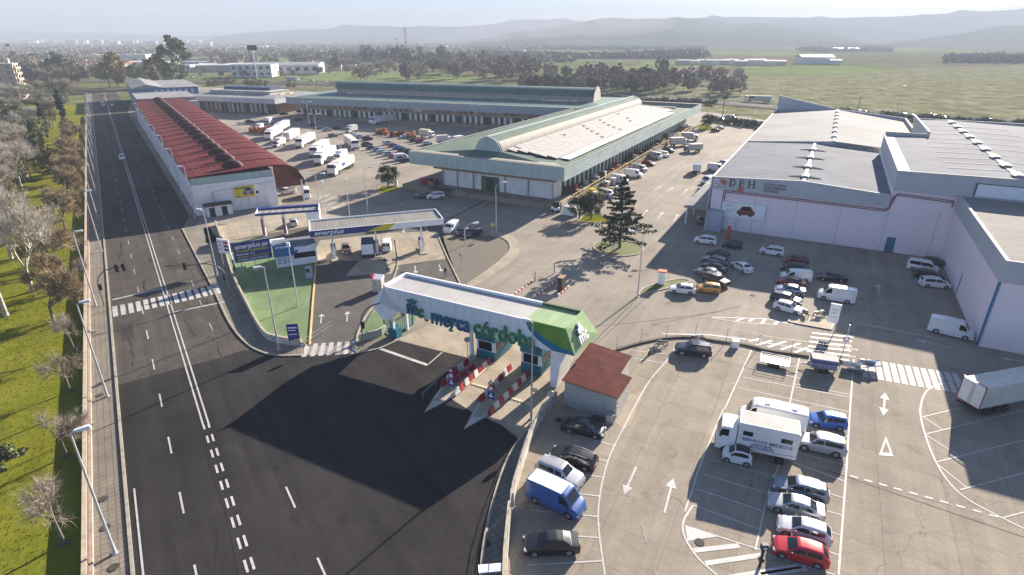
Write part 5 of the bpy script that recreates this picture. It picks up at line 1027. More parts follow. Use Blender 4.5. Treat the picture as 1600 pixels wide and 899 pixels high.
o = thing('notice_board', 'tall white leaning notice board at the zebra crossing of the upper lot', 'sign', at(1305, 520), -.5); part(MB().box(-1.1, .0, -.05, .05, 1.2, 3.6), 'panel', m_white, o); part(MB().box(-.15, -.05, -.04, .04, 0, 1.2), 'post', m_metal, o); part(MB().box(-.9, -.2, -.06, -.05, 2.8, 2.9).box(-.9, -.3, -.06, -.05, 2.4, 2.5).box(-.9, -.2, -.06, -.05, 1.9, 2.0), 'print', m_greyclad, o)
o = thing('sign_post', 'thin post with a small square plate next to the flatbed trailer', 'sign', at(1318, 548)); part(MB().tube((0, 0, 0), (0, 0, 3.2), .05, None, 6), 'post', m_metal, o); part(MB().box(-.35, .35, -.03, .03, 1.0, 1.8), 'plate', m_white, o)
o = thing('white_cabinet', 'tall white utility cabinet with pinkish roof on the weedy strip', 'cabinet', at(1033, 444), -.3); part(MB().box(-.5, .5, -.4, .4, 0, 1.9), 'body', m_white, o); part(MB().box(-.6, .6, -.5, .5, 1.9, 2.05), 'roof', m_emb, o)
o = thing('white_cabinet', 'small white cabinet by the wire fence of the parking lot', 'cabinet', at(1148, 543), -.2); part(MB().box(-.35, .35, -.3, .3, 0, .9), 'body', m_white, o)
o = thing('white_cabinet', 'small white box beside the round-crowned tree', 'cabinet', at(619, 291)); part(MB().box(-.4, .4, -.3, .3, 0, 1.2), 'body', m_white, o)
o = thing('orange_post', 'orange vertical totem at the foot of the pink wall', 'post', at(1137, 374)); part(MB().box(-.25, .25, -.2, .2, 0, 2.3), 'body', m_emb, o)
# exit booth beyond the gate with red/white kerbs
o = thing('ticket_cabin', 'dark brown ticket cabin on the exit lane behind the gate', 'cabin', at(877, 455), SA); part(MB().box(-.35, .35, -.6, .6, 0, 2.1), 'body', mat('dark_brown_wood', (.05, .035, .025), .8, .2, 2), o); part(MB().box(-.4, .4, -.65, .65, 2.1, 2.18), 'roof', m_brown, o); part(MB().box(-.36, -.3, -.4, .4, 1.0, 1.7), 'window', m_glass, o)
def rwkerb(p0, p1, n, label):
    t = thing('striped_kerb', label, 'kerb', p0); d = (p1 - p0) / n; ang = math.atan2(d.y, d.x); A = B = None
    for i in range(n):
        m = m_redw if i % 2 else m_whitep; bb = MB().box(-d.length / 2, d.length / 2 - .01, -.12, .12, 0, .3); part(bb, 'kerb_block', m, t, loc=d * (i + .5), rz=ang)
rwkerb(at(800, 465), at(835, 438), 14, 'red and white striped kerb, left of the exit lane behind the gate'); rwkerb(at(834, 465), at(867, 443), 12, 'red and white striped kerb in the middle of the exit lane'); rwkerb(at(872, 463), at(889, 449), 7, 'red and white striped kerb beside the ticket cabin'); rwkerb(at(826, 566) if 0 else at(866, 573), at(899, 532), 12, 'striped kerb along the right side of the booth lane')
for p, lb in (((836, 440), 'left kerb'), ((866, 428), 'middle kerb')): tag(MB().tube((0, 0, 0), (0, 0, 1.5), .1, None, 8).build('bollard', m_metal, None, None, at(*p)), f'grey bollard at the far end of the striped {lb}', 'bollard')
# white tank and tools near the shed, planters, canvas
o = thing('refuse_heap', 'dark bags and a grey bin against the stone shed wall', 'rubbish', at(930, 660)); 
for x, y, s in ((-.6, 0, .35), (0, .2, .4), (.5, .1, .3)): part(MB().hexa([(x - s, y - s * .7, 0), (x + s, y - s * .7, 0), (x + s, y + s * .7, 0), (x - s, y + s * .7, 0)], [(x - s * .5, y - s * .4, s * 1.5), (x + s * .6, y - s * .3, s * 1.2), (x + s * .4, y + s * .5, s * 1.4), (x - s * .6, y + s * .4, s * 1.3)]), 'bag', m_black, o, smooth=80)
part(MB().box(.9, 1.6, -.3, .3, 0, .9), 'bin', m_metal, o)
o = thing('white_gazebo', 'white tarpaulin covered stall on the yard in front of the hall dock corner', 'stall', at(893, 335), SA); part(MB().hexa([(-1.7, -1.1, 0), (1.7, -1.1, 0), (1.7, 1.1, 0), (-1.7, 1.1, 0)], [(-1.4, -1.1, 1.7), (1.4, -1.1, 1.7), (1.4, .9, 1.8), (-1.4, .9, 1.8)]), 'cover', m_white, o)
def pile(name, label, p, mats, n, sx, sy, sz, cat, hh=(.6, 1.6)):
    t = thing(name, label, cat, p, SA)
    for i in range(n):
        x = R.uniform(-sx, sx); y = R.uniform(-sy, sy); h = R.uniform(*hh); s = R.uniform(.5, .6); o = MB()
        lv = int(h / .3)
        for k in range(lv): o.obox((0, 0, .15 + k * .3), (s, s * .8, .13), R.uniform(-.05, .05))
        part(o, 'stack', R.choice(mats), t, loc=(x, y, 0), rz=R.uniform(-.1, .1))
pile('crate_stack', 'red crates piled on the dock at the left front of the green hall', at(664, 288, 1.1), [m_redw], 4, .8, .5, 1, 'crates', (1, 2.4)); pile('crate_stack', 'brown pallets and boxes beside the red crates on the dock', at(680, 289, 1.1), [m_wood, m_brown, m_black], 7, 1.6, .8, 1, 'crates', (.6, 2))
pile('crate_stack', 'wide stack of orange crates in the middle of the truck park', at(618, 212), [m_orange, m_wood, m_redtile], 34, 8.5, 2.4, 1, 'crates', (.9, 2.0)); pile('crate_stack', 'orange crates stacked among the lorries behind the red roof', at(412, 207), [m_orange, m_orange, m_wood], 26, 5, 3, 1, 'crates', (1.2, 2.6))
pile('crate_stack', 'orange and brown crates in front of the arched hall', at(308, 163), [m_orange, m_wood], 12, 5, 2, 1, 'crates', (.9, 2.0))
for i, (p, n) in enumerate([((925, 308), 3), ((950, 290), 7), ((985, 262), 5), ((1008, 245), 4), ((1038, 225), 5), ((1062, 208), 5), ((965, 300), 4)]):
    t = thing('crate_stack', f'mixed yellow and wooden crates on the side dock, {ordn[i]} pile from the front corner', 'crates', at(*p, 0), SA)
    for k in range(n): part(MB().box(-.5, .5, -.5, .5, 0, R.uniform(.7, 1.7)), 'crate', R.choice([m_yel, m_wood, m_white, m_dgreen]), t, loc=(R.uniform(-1, 1), R.uniform(-2.5, 2.5), .0 if i in (0, 1, 6) else 0))
# goods seen in the shade of the side dock
t = thing('goods_row', 'jumble of dark goods, pallets and boxes along the shaded side dock of the green hall', 'goods', S(-47, 112, 1.1), SA)
for i in range(90): part(MB().box(-.5, .5, -.4, .4, 0, R.uniform(.4, 1.9)), 'box', R.choice([m_black, m_wood, m_dgreen, m_brown, m_metal, m_white, m_orange, m_black]), t, loc=(R.uniform(.2, 2.5), R.uniform(0, 112), 0), rz=R.uniform(0, 1))
# ================================================================ VEHICLES
def lerp(tab, x):
    if x <= tab[0][0]: return tab[0][1]
    for (a, b), (c, d) in zip(tab, tab[1:]):
        if x <= c: return b + (d - b) * (x - a) / (c - a) if c > a else d
    return tab[-1][1]
KINDS = {
 'hatch': dict(L=4.1, W=1.76, wb=(-1.25, 1.3), wr=.31, roof=[(-2.05, .72), (-2.0, .98), (-1.93, 1.04), (-1.5, 1.40), (-.6, 1.49), (.25, 1.45), (1.0, .99), (1.65, .85), (1.95, .70), (2.05, .5)], belt=.95, ws=(.28, .98), rw=(-1.92, -1.53), side=(-1.45, .75), split=-.35),
 'sedan': dict(L=4.55, W=1.8, wb=(-1.35, 1.4), wr=.32, roof=[(-2.27, .7), (-2.22, .96), (-1.6, 1.04), (-1.0, 1.36), (-.4, 1.45), (.4, 1.42), (1.1, .98), (1.9, .82), (2.18, .68), (2.27, .5)], belt=.94, ws=(.43, 1.08), rw=(-1.58, -1.02), side=(-1.25, .85), split=-.25),
 'wagon': dict(L=4.65, W=1.8, wb=(-1.4, 1.42), wr=.32, roof=[(-2.32, .8), (-2.25, 1.02), (-1.95, 1.36), (-.6, 1.49), (.4, 1.45), (1.12, 1.0), (1.95, .84), (2.22, .70), (2.32, .5)], belt=.96, ws=(.43, 1.1), rw=(-2.22, -1.98), side=(-1.85, .88), split=-.25),
 'suv': dict(L=4.6, W=1.88, wb=(-1.35, 1.42), wr=.37, roof=[(-2.3, .9), (-2.24, 1.12), (-2.0, 1.62), (-.6, 1.74), (.4, 1.70), (1.05, 1.16), (1.95, 1.03), (2.2, .85), (2.3, .6)], belt=1.12, ws=(.43, 1.03), rw=(-2.22, -2.02), side=(-1.85, .85), split=-.2, lift=.08),
 'mpv': dict(L=4.4, W=1.82, wb=(-1.3, 1.4), wr=.32, roof=[(-2.2, .8), (-2.14, 1.08), (-1.95, 1.55), (-.5, 1.68), (.55, 1.60), (1.4, 1.05), (1.95, .85), (2.12, .7), (2.2, .5)], belt=1.03, ws=(.6, 1.37), rw=(-2.12, -1.97), side=(-1.8, 1.1), split=-.3),
 'city': dict(L=2.7, W=1.62, wb=(-.88, .92), wr=.29, roof=[(-1.35, .85), (-1.3, 1.05), (-1.1, 1.4), (-.3, 1.54), (.25, 1.50), (.85, 1.02), (1.2, .82), (1.35, .55)], belt=.98, ws=(.3, .83), rw=(-1.28, -1.12), side=(-.95, .65), split=-2),
 'mini': dict(L=3.7, W=1.66, wb=(-1.1, 1.2), wr=.29, roof=[(-1.85, .85), (-1.8, 1.1), (-1.62, 1.45), (-.4, 1.58), (.4, 1.52), (1.0, 1.05), (1.6, .9), (1.85, .6)], belt=1.0, ws=(.45, .98), rw=(-1.78, -1.64), side=(-1.5, .8), split=-.25),
 'van': dict(L=5.3, W=1.98, wb=(-1.6, 1.7), wr=.34, roof=[(-2.65, 2.15), (-2.6, 2.24), (-1, 2.3), (.9, 2.27), (1.25, 2.15), (1.95, 1.32), (2.45, 1.08), (2.6, .8), (2.65, .55)], belt=1.22, ws=(1.28, 1.92), rw=None, side=(.75, 1.6), split=-9, straight=.93),
 'lowvan': dict(L=4.8, W=1.9, wb=(-1.45, 1.55), wr=.32, roof=[(-2.4, 1.82), (-2.35, 1.92), (-.8, 1.96), (.8, 1.92), (1.1, 1.80), (1.7, 1.22), (2.2, 1.02), (2.35, .8), (2.4, .5)], belt=1.13, ws=(1.12, 1.66), rw=None, side=(.55, 1.4), split=-9, straight=.9),
 'minibus': dict(L=4.8, W=1.9, wb=(-1.45, 1.55), wr=.32, roof=[(-2.4, 1.6), (-2.35, 1.9), (-.8, 1.95), (.8, 1.9), (1.1, 1.78), (1.7, 1.2), (2.2, 1.0), (2.35, .8), (2.4, .5)], belt=1.13, ws=(1.12, 1.66), rw=(-2.38, -2.3), side=(-2.1, 1.35), split=-.4, straight=.9),
 'pickup': dict(L=5.2, W=1.85, wb=(-1.55, 1.6), wr=.38, roof=[(-2.6, 1.15), (-2.55, 1.2), (-.75, 1.2), (-.6, 1.7), (.6, 1.75), (1.2, 1.2), (2.3, 1.08), (2.5, .9), (2.6, .6)], belt=1.18, ws=(.62, 1.18), rw=None, side=(-.5, 1.0), split=.1, lift=.1),
}
RP = {}
def rings(K, x):
    L, W = K['L'], K['W']; h = L / 2; w = W / 2 * lerp([(-h, .84), (-h + .3, .97), (-.2, 1), (h - .7, .98), (h - .2, .90), (h, .74)], x)
    zr = lerp(K['roof'], x); bt = min(K['belt'] + .0 * x, zr - .01); zb = .22 + K.get('lift', 0)
    for wx in K['wb']:
        r = K['wr'] + .06; dx = abs(x - wx)
        if dx < r: zb = max(zb, K['wr'] + math.sqrt(r * r - dx * dx))
    k = max(0, min(1, (zr - bt) / .35)); tw = K.get('straight', .77); wr = w * (.93 * (1 - k) + tw * k)
    zl = max(.42, zb + .02)
    return [(0, zb), (w - .1, zb), (w - .01, zb + .01), (w, max(zl, .55)), (w - .015, max(bt - .12, zl + .02)), (w - .06, bt), (wr + .02, zr - .07 * k - .015), (wr - .08, zr - .008), (wr * .55, zr + .014), (0, zr + .02)]
def car_meshes(kind):
    K = KINDS[kind]; h = K['L'] / 2; xs = {-h, h}
    for x, _ in K['roof']: xs.add(x)
    for wx in K['wb']:
        r = K['wr'] + .06
        for i in range(9): xs.add(wx + r * math.cos(math.pi * i / 8)); 
        xs.add(wx + r + .003); xs.add(wx - r - .003)
    x = -h
    while x < h: xs.add(round(x, 2)); x += .35
    xs = sorted(xs); ys = [xs[0]]
    for x in xs[1:]:
        if x - ys[-1] > .002: ys.append(x)
    v = []; f = []; rg = [rings(K, x) for x in ys]; n = len(rg[0])
    full = 2 * n - 2
    for x, r in zip(ys, rg):
        loop = [(x, y, z) for y, z in r] + [(x, -y, z) for y, z in r[-2:0:-1]]; v += loop
    for i in range(len(ys) - 1):
        for j in range(full): a, b_ = i * full + j, i * full + (j + 1) % full; f.append((a, b_, b_ + full, a + full))
    f.append(tuple(range(full))); f.append(tuple(range((len(ys) - 1) * full, len(ys) * full))[::-1])
    body = MB(); body.v = v; body.f = f; body.m = [0] * len(f)
    def top(x, t):                                    # t -1..1 across the top
        r = rings(K, x); y = t * r[7][0]; z = r[7][1] + (r[9][1] - r[7][1]) * (1 - abs(t)); return Vector((x, y, z))
    def patch(fn, us, vs, off):
        m = MB(); g = [[fn(u, w) for w in vs] for u in us]
        vv = []
        for i, row in enumerate(g):
            for j, p in enumerate(row):
                a = g[min(i + 1, len(g) - 1)][j] - g[max(i - 1, 0)][j]; c = row[min(j + 1, len(row) - 1)] - row[max(j - 1, 0)]; nn = a.cross(c); nn = nn.normalized() if nn.length > 1e-9 else Vector((0, 0, 1)); vv.append(p + nn * off)
        q = len(vs); m.add(vv, [(i * q + j, (i + 1) * q + j, (i + 1) * q + j + 1, i * q + j + 1) for i in range(len(us) - 1) for j in range(q - 1)]); return m
    lin = lambda a, b_, k: [a + (b_ - a) * i / k for i in range(k + 1)]
    out = {'body': body}
    out['windscreen'] = patch(top, lin(K['ws'][0] + .05, K['ws'][1] - .02, 3), lin(-.93, .93, 4), .012)
    if K['rw']: out['rear_window'] = patch(top, lin(K['rw'][0], K['rw'][1], 2), lin(-.88, .88, 4), .014)
    def side(s):
        def fn(x, t):
            r = rings(K, x); a, b_ = r[5], r[6]; return Vector((x, s * (a[0] + (b_[0] - a[0]) * t), a[1] + (b_[1] - a[1]) * t))
        return fn
    segs = []; a, b_ = K['side']
    if a < K['split'] < b_: segs = [(a, K['split'] - .04), (K['split'] + .04, b_)]
    else: segs = [(a, b_)]
    out['side_window'] = [patch(side(s), lin(p, q, 5), [.1, .55, .93], .012 * (1 if s < 0 else -1) * -1 * -1) for s in (1, -1) for p, q in segs]
    return out
PROTO = {}
m_carbase = {}
def paint(name, col, rough=.35, metal=.15): return mat('car_paint_' + name, col, rough, .02, 3, metal=metal, coat=.35)
PC = dict(black=paint('black', (.016, .017, .02)), white=paint('white', (.74, .74, .74), .35, 0), silver=paint('silver', (.42, .43, .45), .35, .3), grey=paint('grey', (.16, .17, .18), .3, .4), red=paint('red', (.48, .02, .03), .3, .05), darkred=paint('dark_red', (.20, .02, .025), .3, .1),
          blue=paint('blue', (.03, .13, .45), .3, .1), navy=paint('navy', (.02, .03, .06), .3, .3), green=paint('dark_green', (.015, .035, .03), .3, .2), orange=paint('golden_orange', (.58, .27, .04), .35, .1), bluesil=paint('blue_silver', (.28, .32, .39), .3, .5), pinkw=paint('pale_silver', (.60, .58, .60), .35, .1), vanblue=paint('van_blue', (.04, .11, .32), .4, .0), tan=paint('dull_brown', (.16, .12, .10), .4, .2))
def make_car(kind, lod):
    K = KINDS[kind]; M = car_meshes(kind); t = thing({'van': 'van', 'lowvan': 'van', 'minibus': 'van', 'pickup': 'pickup_truck'}.get(kind, 'car'), '', {'van': 'van', 'lowvan': 'van', 'minibus': 'van', 'pickup': 'pickup'}.get(kind, 'car'))
    bo = part(M['body'], 'body', PC['white'], t, smooth=38); bo.material_slots[0].link = 'OBJECT'
    part(M['windscreen'], 'windscreen', m_glass, t, smooth=60)
    if 'rear_window' in M: part(M['rear_window'], 'rear_window', m_glass, t, smooth=60)
    for s in M['side_window']: part(s, 'side_window', m_glass, t, smooth=60)
    if kind in ('van', 'lowvan'): part(MB().box(-K['L'] / 2 - .01, -K['L'] / 2 + .01, -.7, -.08, K['belt'] + .1, K['belt'] + .6).box(-K['L'] / 2 - .01, -K['L'] / 2 + .01, .08, .7, K['belt'] + .1, K['belt'] + .6), 'rear_window', m_glass, t)
    if kind == 'pickup': part(MB().box(-2.4, -.85, -.7, .7, 1.2, 1.225), 'load_bed', m_black, t)
    h = K['L'] / 2; w = K['W'] / 2
    for wx in K['wb']:
        for s in (1, -1):
            r = K['wr']; b = MB(); ns = 16
            prof = [(0, .0), (.7, .0), (.92, .0), (1.0, .03), (1.0, .17), (.92, .2), (0, .2)]
            b.tube((0, -.1 * s, 0), (0, .1 * s, 0), r, None, ns); wh = part(b, 'wheel', m_tyre, t, smooth=40, loc=(wx, s * (w - .13), r))
            if lod > 0:
                q = MB().tube((0, .1 * s, 0), (0, .112 * s, 0), r * .66, r * .6, 10); rim = part(q, 'rim', m_rim, wh)
            if lod > 1:
                q = MB()
                for k in range(5): an = k * 1.2566; q.tube((math.cos(an) * .18 * r, .113 * s, math.sin(an) * .18 * r), (math.cos(an) * .5 * r, .113 * s, math.sin(an) * .5 * r), .02, None, 4)
                part(q, 'spoke', m_black, rim) if 0 else None
    part(MB().box(-h + .3, h - .3, -w + .3, w - .3, .2, .45), 'underbody', m_black, t)
    if lod > 0:
        for s in (1, -1):
            ww = w * .72
            part(MB().hexa([(h - .12, s * ww - .2, .58), (h + .005, s * (ww - .08) - .13, .58), (h + .005, s * (ww - .08) + .13, .58), (h - .2, s * (ww + .02) + .16 * 1, .6)] if 0 else [(h - .25, s * ww - .18, .58), (h - .02, s * ww - .18, .58), (h - .02, s * ww + .12, .58), (h - .25, s * ww + .16, .58)], [(h - .3, s * ww - .18, .73), (h - .06, s * ww - .16, .71), (h - .08, s * ww + .12, .71), (h - .3, s * ww + .16, .73)]), 'headlight', m_headl, t)
            zt_ = .72 if kind not in ('van', 'lowvan') else .8
            part(MB().box(-h - .012, -h + .12, s * w * .70 - .13, s * w * .70 + .13, zt_, zt_ + (.2 if kind not in ('van', 'lowvan', 'suv') else .4)), 'tail_light', m_taill, t)
            mx = K['ws'][1] - .35; part(MB().hexa([(mx, s * (w - .04) - .02, K['belt'] + .02), (mx + .1, s * (w - .04) - .02, K['belt'] + .02), (mx + .1, s * (w + .16), K['belt'] + .04), (mx, s * (w + .16), K['belt'] + .04)], [(mx, s * (w - .04), K['belt'] + .15), (mx + .08, s * (w - .04), K['belt'] + .15), (mx + .08, s * (w + .16), K['belt'] + .17), (mx, s * (w + .16), K['belt'] + .17)]), 'wing_mirror', m_black, t)
        part(MB().box(h - .1, h + .012, -.42, .42, .38, .55), 'grille', m_black, t); part(MB().box(h + .012, h + .02, -.25, .25, .40, .5), 'number_plate', m_white, t); part(MB().box(-h - .02, -h + .02, -.25, .25, .6, .7), 'number_plate', m_white, t)
        if kind in ('wagon', 'suv', 'mpv'):
            for s in (1, -1): part(MB().path([(-1.5, s * w * .68, lerp(K['roof'], -1.5) + .05), (-.5, s * w * .68, lerp(K['roof'], -.5) + .06), (.3, s * w * .68, lerp(K['roof'], .3) + .05)], .02, 4), 'roof_rail', m_metal, t)
    return t
VS = .84                                            # vehicles and people against the surveyed ground scale
def heading(cx, cy, vx, vy, z=.6):
    z *= VS
    p = at(cx, cy, z); q = at(cx + vx, cy + vy, z); return Vector((p.x, p.y, 0)), math.atan2(q.y - p.y, q.x - p.x)
LABELS = set()
def car(kind, cx, cy, vx, vy, col, label, group=None, lod=1, z=.6):
    key = (kind, lod)
    p, a = heading(cx, cy, vx, vy, z)
    if key not in PROTO: PROTO[key] = make_car(kind, lod); index_kids_for(PROTO[key]); o = PROTO[key]
    else: o = copy_tree(PROTO[key])
    p.z = .02; o.location = p; o.scale = (VS, VS, VS); o.rotation_euler = (0, 0, a + R.uniform(-.01, .01)); o['label'] = label
    if group: o['group'] = group
    elif 'group' in o: del o['group']
    for ch in o.children if key in PROTO and PROTO[key] is o else KIDS_NEW(o):
        if ch.name.startswith('body'): ch.material_slots[0].material = PC[col]
    return o
def KIDS_NEW(o): return [c for c in bpy.data.objects[-60:] if c.parent == o] if 0 else o.children
G1 = 'cars parked in the marked lot'
near = [
 ('sedan', 912, 668, 40, 9, 'green', 'dark green saloon parked in the shade beside the stone shed'), ('wagon', 896, 715, -40, -12, 'black', 'black estate car with its rear towards the curved line, next to the silver off-roader'),
 ('suv', 875, 741, 40, 17, 'silver', 'silver off-roader parked between the black estate and the blue van'),
 ('sedan', 861, 849, -60, 2, 'black', 'glossy black saloon at the lower left corner of the parking lot'), ('suv', 1083, 547, -50, -6, 'navy', 'dark blue car parked alone at the top of the lot below the motorcycles'),
 ('city', 1152, 712, -40, -9, 'white', 'tiny white city car with black roof in the shade of the medical truck'), ('mini', 1292, 658, -50, -6, 'blue', 'bright blue small car right of the white camper van'),
 ('suv', 1281, 695, -60, -13, 'silver', 'silver off-roader behind the medical truck, below the bright blue car'), ('wagon', 1250, 763, -80, -20, 'bluesil', 'long silver-blue estate car below the silver off-roader'),
 ('sedan', 1243, 791, -80, -22, 'silver', 'silver saloon between the estate and the pale hatchback'), ('hatch', 1256, 828, -70, -20, 'pinkw', 'pale lilac-silver hatchback just above the red car'), ('hatch', 1250, 861, -80, -22, 'red', 'red hatchback at the bottom of the row'),
 ('mpv', 1102, 376, -30, -4, 'white', 'white hatchback at the left end of the top row under the advertising board'), ('mini', 1144, 383, -30, -4, 'black', 'black small off-roader right of the white hatchback, under the advertising board'), ('mpv', 1206, 393, -40, -6, 'white', 'white people carrier alone in the top row near the hatched bay'),
 ('hatch', 1122, 397, -35, -9, 'black', 'black hatchback, topmost of the stacked left row'), ('wagon', 1117, 407, -35, -9, 'grey', 'grey car, second of the left row'), ('sedan', 1116, 418, -35, -12, 'black', 'black saloon, third of the left row'), ('sedan', 1107, 426, -35, -9, 'grey', 'dark grey saloon, fourth of the left row'), ('suv', 1119, 439, 40, 14, 'black', 'black off-roader with sun glint, at the lower end of the left row'),
 ('sedan', 1159, 417, -34, -18, 'white', 'white saloon beside the yellow cross marking'), ('hatch', 1066, 452, -44, -4, 'white', 'white hatchback in the sun left of the orange car'), ('mini', 1107, 451, -40, -4, 'orange', 'golden orange small car in the sun'),
 ('hatch', 1244, 406, -36, -3, 'darkred', 'dark red hatchback at the top of the middle row'), ('sedan', 1242, 418, -42, -5, 'black', 'black saloon between the dark red hatchback and the white van'), ('sedan', 1236, 441, -44, -8, 'darkred', 'dark red saloon just below the white van of the middle row'), ('sedan', 1234, 453, -42, -6, 'bluesil', 'pale blue-grey saloon in the middle row'),
 ('wagon', 1229, 467, 50, 12, 'navy', 'dark blue car with a bright bonnet above the white hatchback'), ('hatch', 1232, 481, 46, 13, 'white', 'white hatchback at the lower end of the middle row, half in the sun'), ('sedan', 1300, 433, -48, -6, 'black', 'black saloon above the white high-roof van'),
 ('hatch', 1461, 410, 36, 6, 'black', 'black car behind the white minibus in the corner'), ('wagon', 1452, 430, 40, 5, 'black', 'black car between the minibus and the white people carrier'), ('mpv', 1461, 443, 45, 4, 'white', 'white people carrier below the black car in the corner bays'),
 ('sedan', 661, 306, -20, -1, 'navy', 'small dark car in the shade of the green hall'), ('suv', 680, 307, -22, 2, 'white', 'white car in the shade of the green hall next to the dark one'), ('sedan', 725, 362, 24, -10, 'navy', 'dark saloon between the white van and the black car above the gravel'), ('hatch', 740, 364, -24, 8, 'black', 'black hatchback above the gravel bed'),
 ('hatch', 541, 389, 1, 12, 'tan', 'dull brown car at the left fuel pump'), ('lowvan', 604, 384, 1, -12, 'white', 'white car at the middle fuel pump'), ('hatch', 459, 347, 1, -10, 'silver', 'pale silver car in the car wash'),
 ('pickup', 447, 300, -30, 6, 'white', 'white double cab pickup beside the advertising wall'), ('hatch', 441, 293, -20, 5, 'grey', 'dark grey car half hidden behind the white pickup')]
for k, cx, cy, vx, vy, c, lb in near: car(k, cx, cy, vx, vy, c, lb, G1 if cy > 370 and cx > 800 else None)
for k, cx, cy, vx, vy, c, lb in [('van', 869, 775, 70, 32, 'vanblue', 'blue high-roof van with white roof parked askew in the left bays'), ('lowvan', 1244, 430, -46, -3, 'white', 'white panel van between two dark red cars'), ('van', 1307, 460, -55, -9, 'white', 'white high-roof van with sunlit roof beside the middle row'),
                                 ('minibus', 1443, 415, 46, 8, 'white', 'white minibus with dark side windows in the corner of the pink wall'), ('van', 1487, 513, 60, 14, 'white', 'white panel van in the corner bays under the blue strip'), ('lowvan', 705, 354, -22, 14, 'white', 'white van left of the dark saloon above the gravel'),
                                 ('van', 478, 302, 8, 18, 'white', 'white van facing the camera beside the car wash'), ('van', 633, 187, 30, -4, 'white', 'white van parked at the dock of the long hall'), ('van', 627, 246, 26, -2, 'white', 'white delivery van with dark red print in front of the green hall')]:
    v = car(k, cx, cy, vx, vy, c, lb, None, 1, 1.0)
    if 'blue high' in lb: K = KINDS['van']; part(MB().add([(x, s * y, lerp(K['roof'], x) + .03) for x in (-2.5, -1, .9) for s, y in ((-1, .82), (1, .82))], [(0, 2, 3, 1), (2, 4, 5, 3)]), 'white_roof', m_white, v)
    if 'dark red print' in lb: part(MB().box(-1.6, 0, -1.0, -.985, .8, 1.6).box(.1, .6, -1.0, -.985, .7, 1.3), 'print', m_redpipe, v)
for o in COL.objects:
    if 'tiny white city car' in o.get('label', ''): part(MB().add([(x, y, lerp(KINDS['city']['roof'], x) + .035) for x in (-1.05, -.3, .25) for y in (-.52, .52)], [(0, 1, 3, 2), (2, 3, 5, 4)]), 'black_roof', m_black, o)
# rows of parked cars in the truck park
far = []
cc = ['grey', 'black', 'silver', 'navy', 'darkred', 'blue', 'white', 'bluesil', 'green']
for i in range(7): far.append((580 + i * 8.5 * (1 + i * .01), 231 + i * 3.3, 20, -3 - i * .1, ['green', 'bluesil', 'silver', 'silver', 'darkred', 'grey', 'navy'][i], f'car in the front row of the truck park, {ordn[i]} from the left'))
for i in range(6): far.append((606 + i * 8, 224 + i * 3.3, 20, -3, ['silver', 'darkred', 'blue', 'navy', 'navy', 'grey'][i], f'car in the second row of the truck park, {ordn[i]} from the left'))
for x, y, c, lb in [(501, 200, 'grey', 'grey car by the tall lamp of the truck park'), (511, 203, 'silver', 'silver car beside the grey one by the tall lamp'), (525, 200, 'black', 'black car right of the silver one by the tall lamp'), (487, 195, 'navy', 'dark car furthest left by the tall lamp'), (553, 211, 'white', 'white car right of the small white lorry'), (562, 214, 'silver', 'silver car in the trio by the white lorry'), (574, 217, 'black', 'black car in the trio by the white lorry'), (520, 212, 'grey', 'grey car left of the lone articulated lorry'),
                    (634, 213, 'white', 'white car beside the orange crates'), (648, 219, 'navy', 'dark car below the painted box lorry'), (657, 221, 'darkred', 'dark red car below the painted box lorry'), (667, 224, 'white', 'white car below the painted box lorry'), (444, 178, 'navy', 'dark car left of the long hall corner'), (470, 174, 'black', 'black car by the red lorry'), (465, 187, 'black', 'black car in the shade beside the long hall'), (377, 193, 'white', 'white car behind the orange crates'),
                    (389, 190, 'darkred', 'dark red car behind the orange crates'), (540, 229, 'silver', 'silver car behind the articulated lorry') , (573, 226, 'green', 'dark green car right of the articulated lorry')]: far.append((x, y, 20, -2, c, lb))
for k, (x, y, vx, vy, c, lb) in enumerate(far): car(['hatch', 'sedan', 'wagon', 'mpv'][k % 4], x, y, vx, vy, c, lb, 'cars parked in the truck park', 0)
# vehicles along the right side of the green hall
for k, x, y, vx, vy, c, lb in [('van', 968, 281, 30, 6, 'white', 'white van backed to the side dock, nearest the big conifer'), ('van', 990, 272, 22, 2, 'white', 'white box van second along the side dock'), ('lowvan', 1000, 263, 24, 5, 'silver', 'pale green-white van third along the side dock'), ('sedan', 1013, 254, 18, 3, 'darkred', 'dark red car between vans on the side dock'), ('van', 1024, 244, 20, 5, 'white', 'white van fourth along the side dock'), ('lowvan', 1036, 241, 18, 4, 'white', 'white van fifth along the side dock'), ('sedan', 1045, 234, 18, 4, 'green', 'dark car sixth along the side dock'),
                               ('minibus', 947, 302, 20, 6, 'silver', 'silver car partly hidden behind the big conifer'), ('hatch', 1118, 203, 18, -1, 'navy', 'dark car beside the far lawn island'), ('sedan', 1124, 199, 18, -1, 'silver', 'silver car behind the dark one at the far lawn island'), ('hatch', 1119, 184, 14, 1, 'silver', 'silver car by the far hedge'), ('sedan', 1128, 186, 14, 1, 'grey', 'grey car by the far hedge'), ('van', 1142, 184, 16, 1, 'white', 'white van by the far hedge'),
                               ('lowvan', 1106, 281, -14, 4, 'silver', 'silver van beside the warehouse canopy'), ('van', 1119, 263, 18, 2, 'white', 'white van behind the warehouse canopy'), ('sedan', 1095, 297, -10, 6, 'silver', 'silver car at the end of the warehouse canopy'), ('sedan', 1131, 253, 18, -3, 'bluesil', 'pale car furthest behind the warehouse canopy'), ('hatch', 1095, 342, -3, -6, 'grey', 'grey car under the low loading canopy')]: car(k, x, y, vx, vy, c, lb, None, 0, .9)
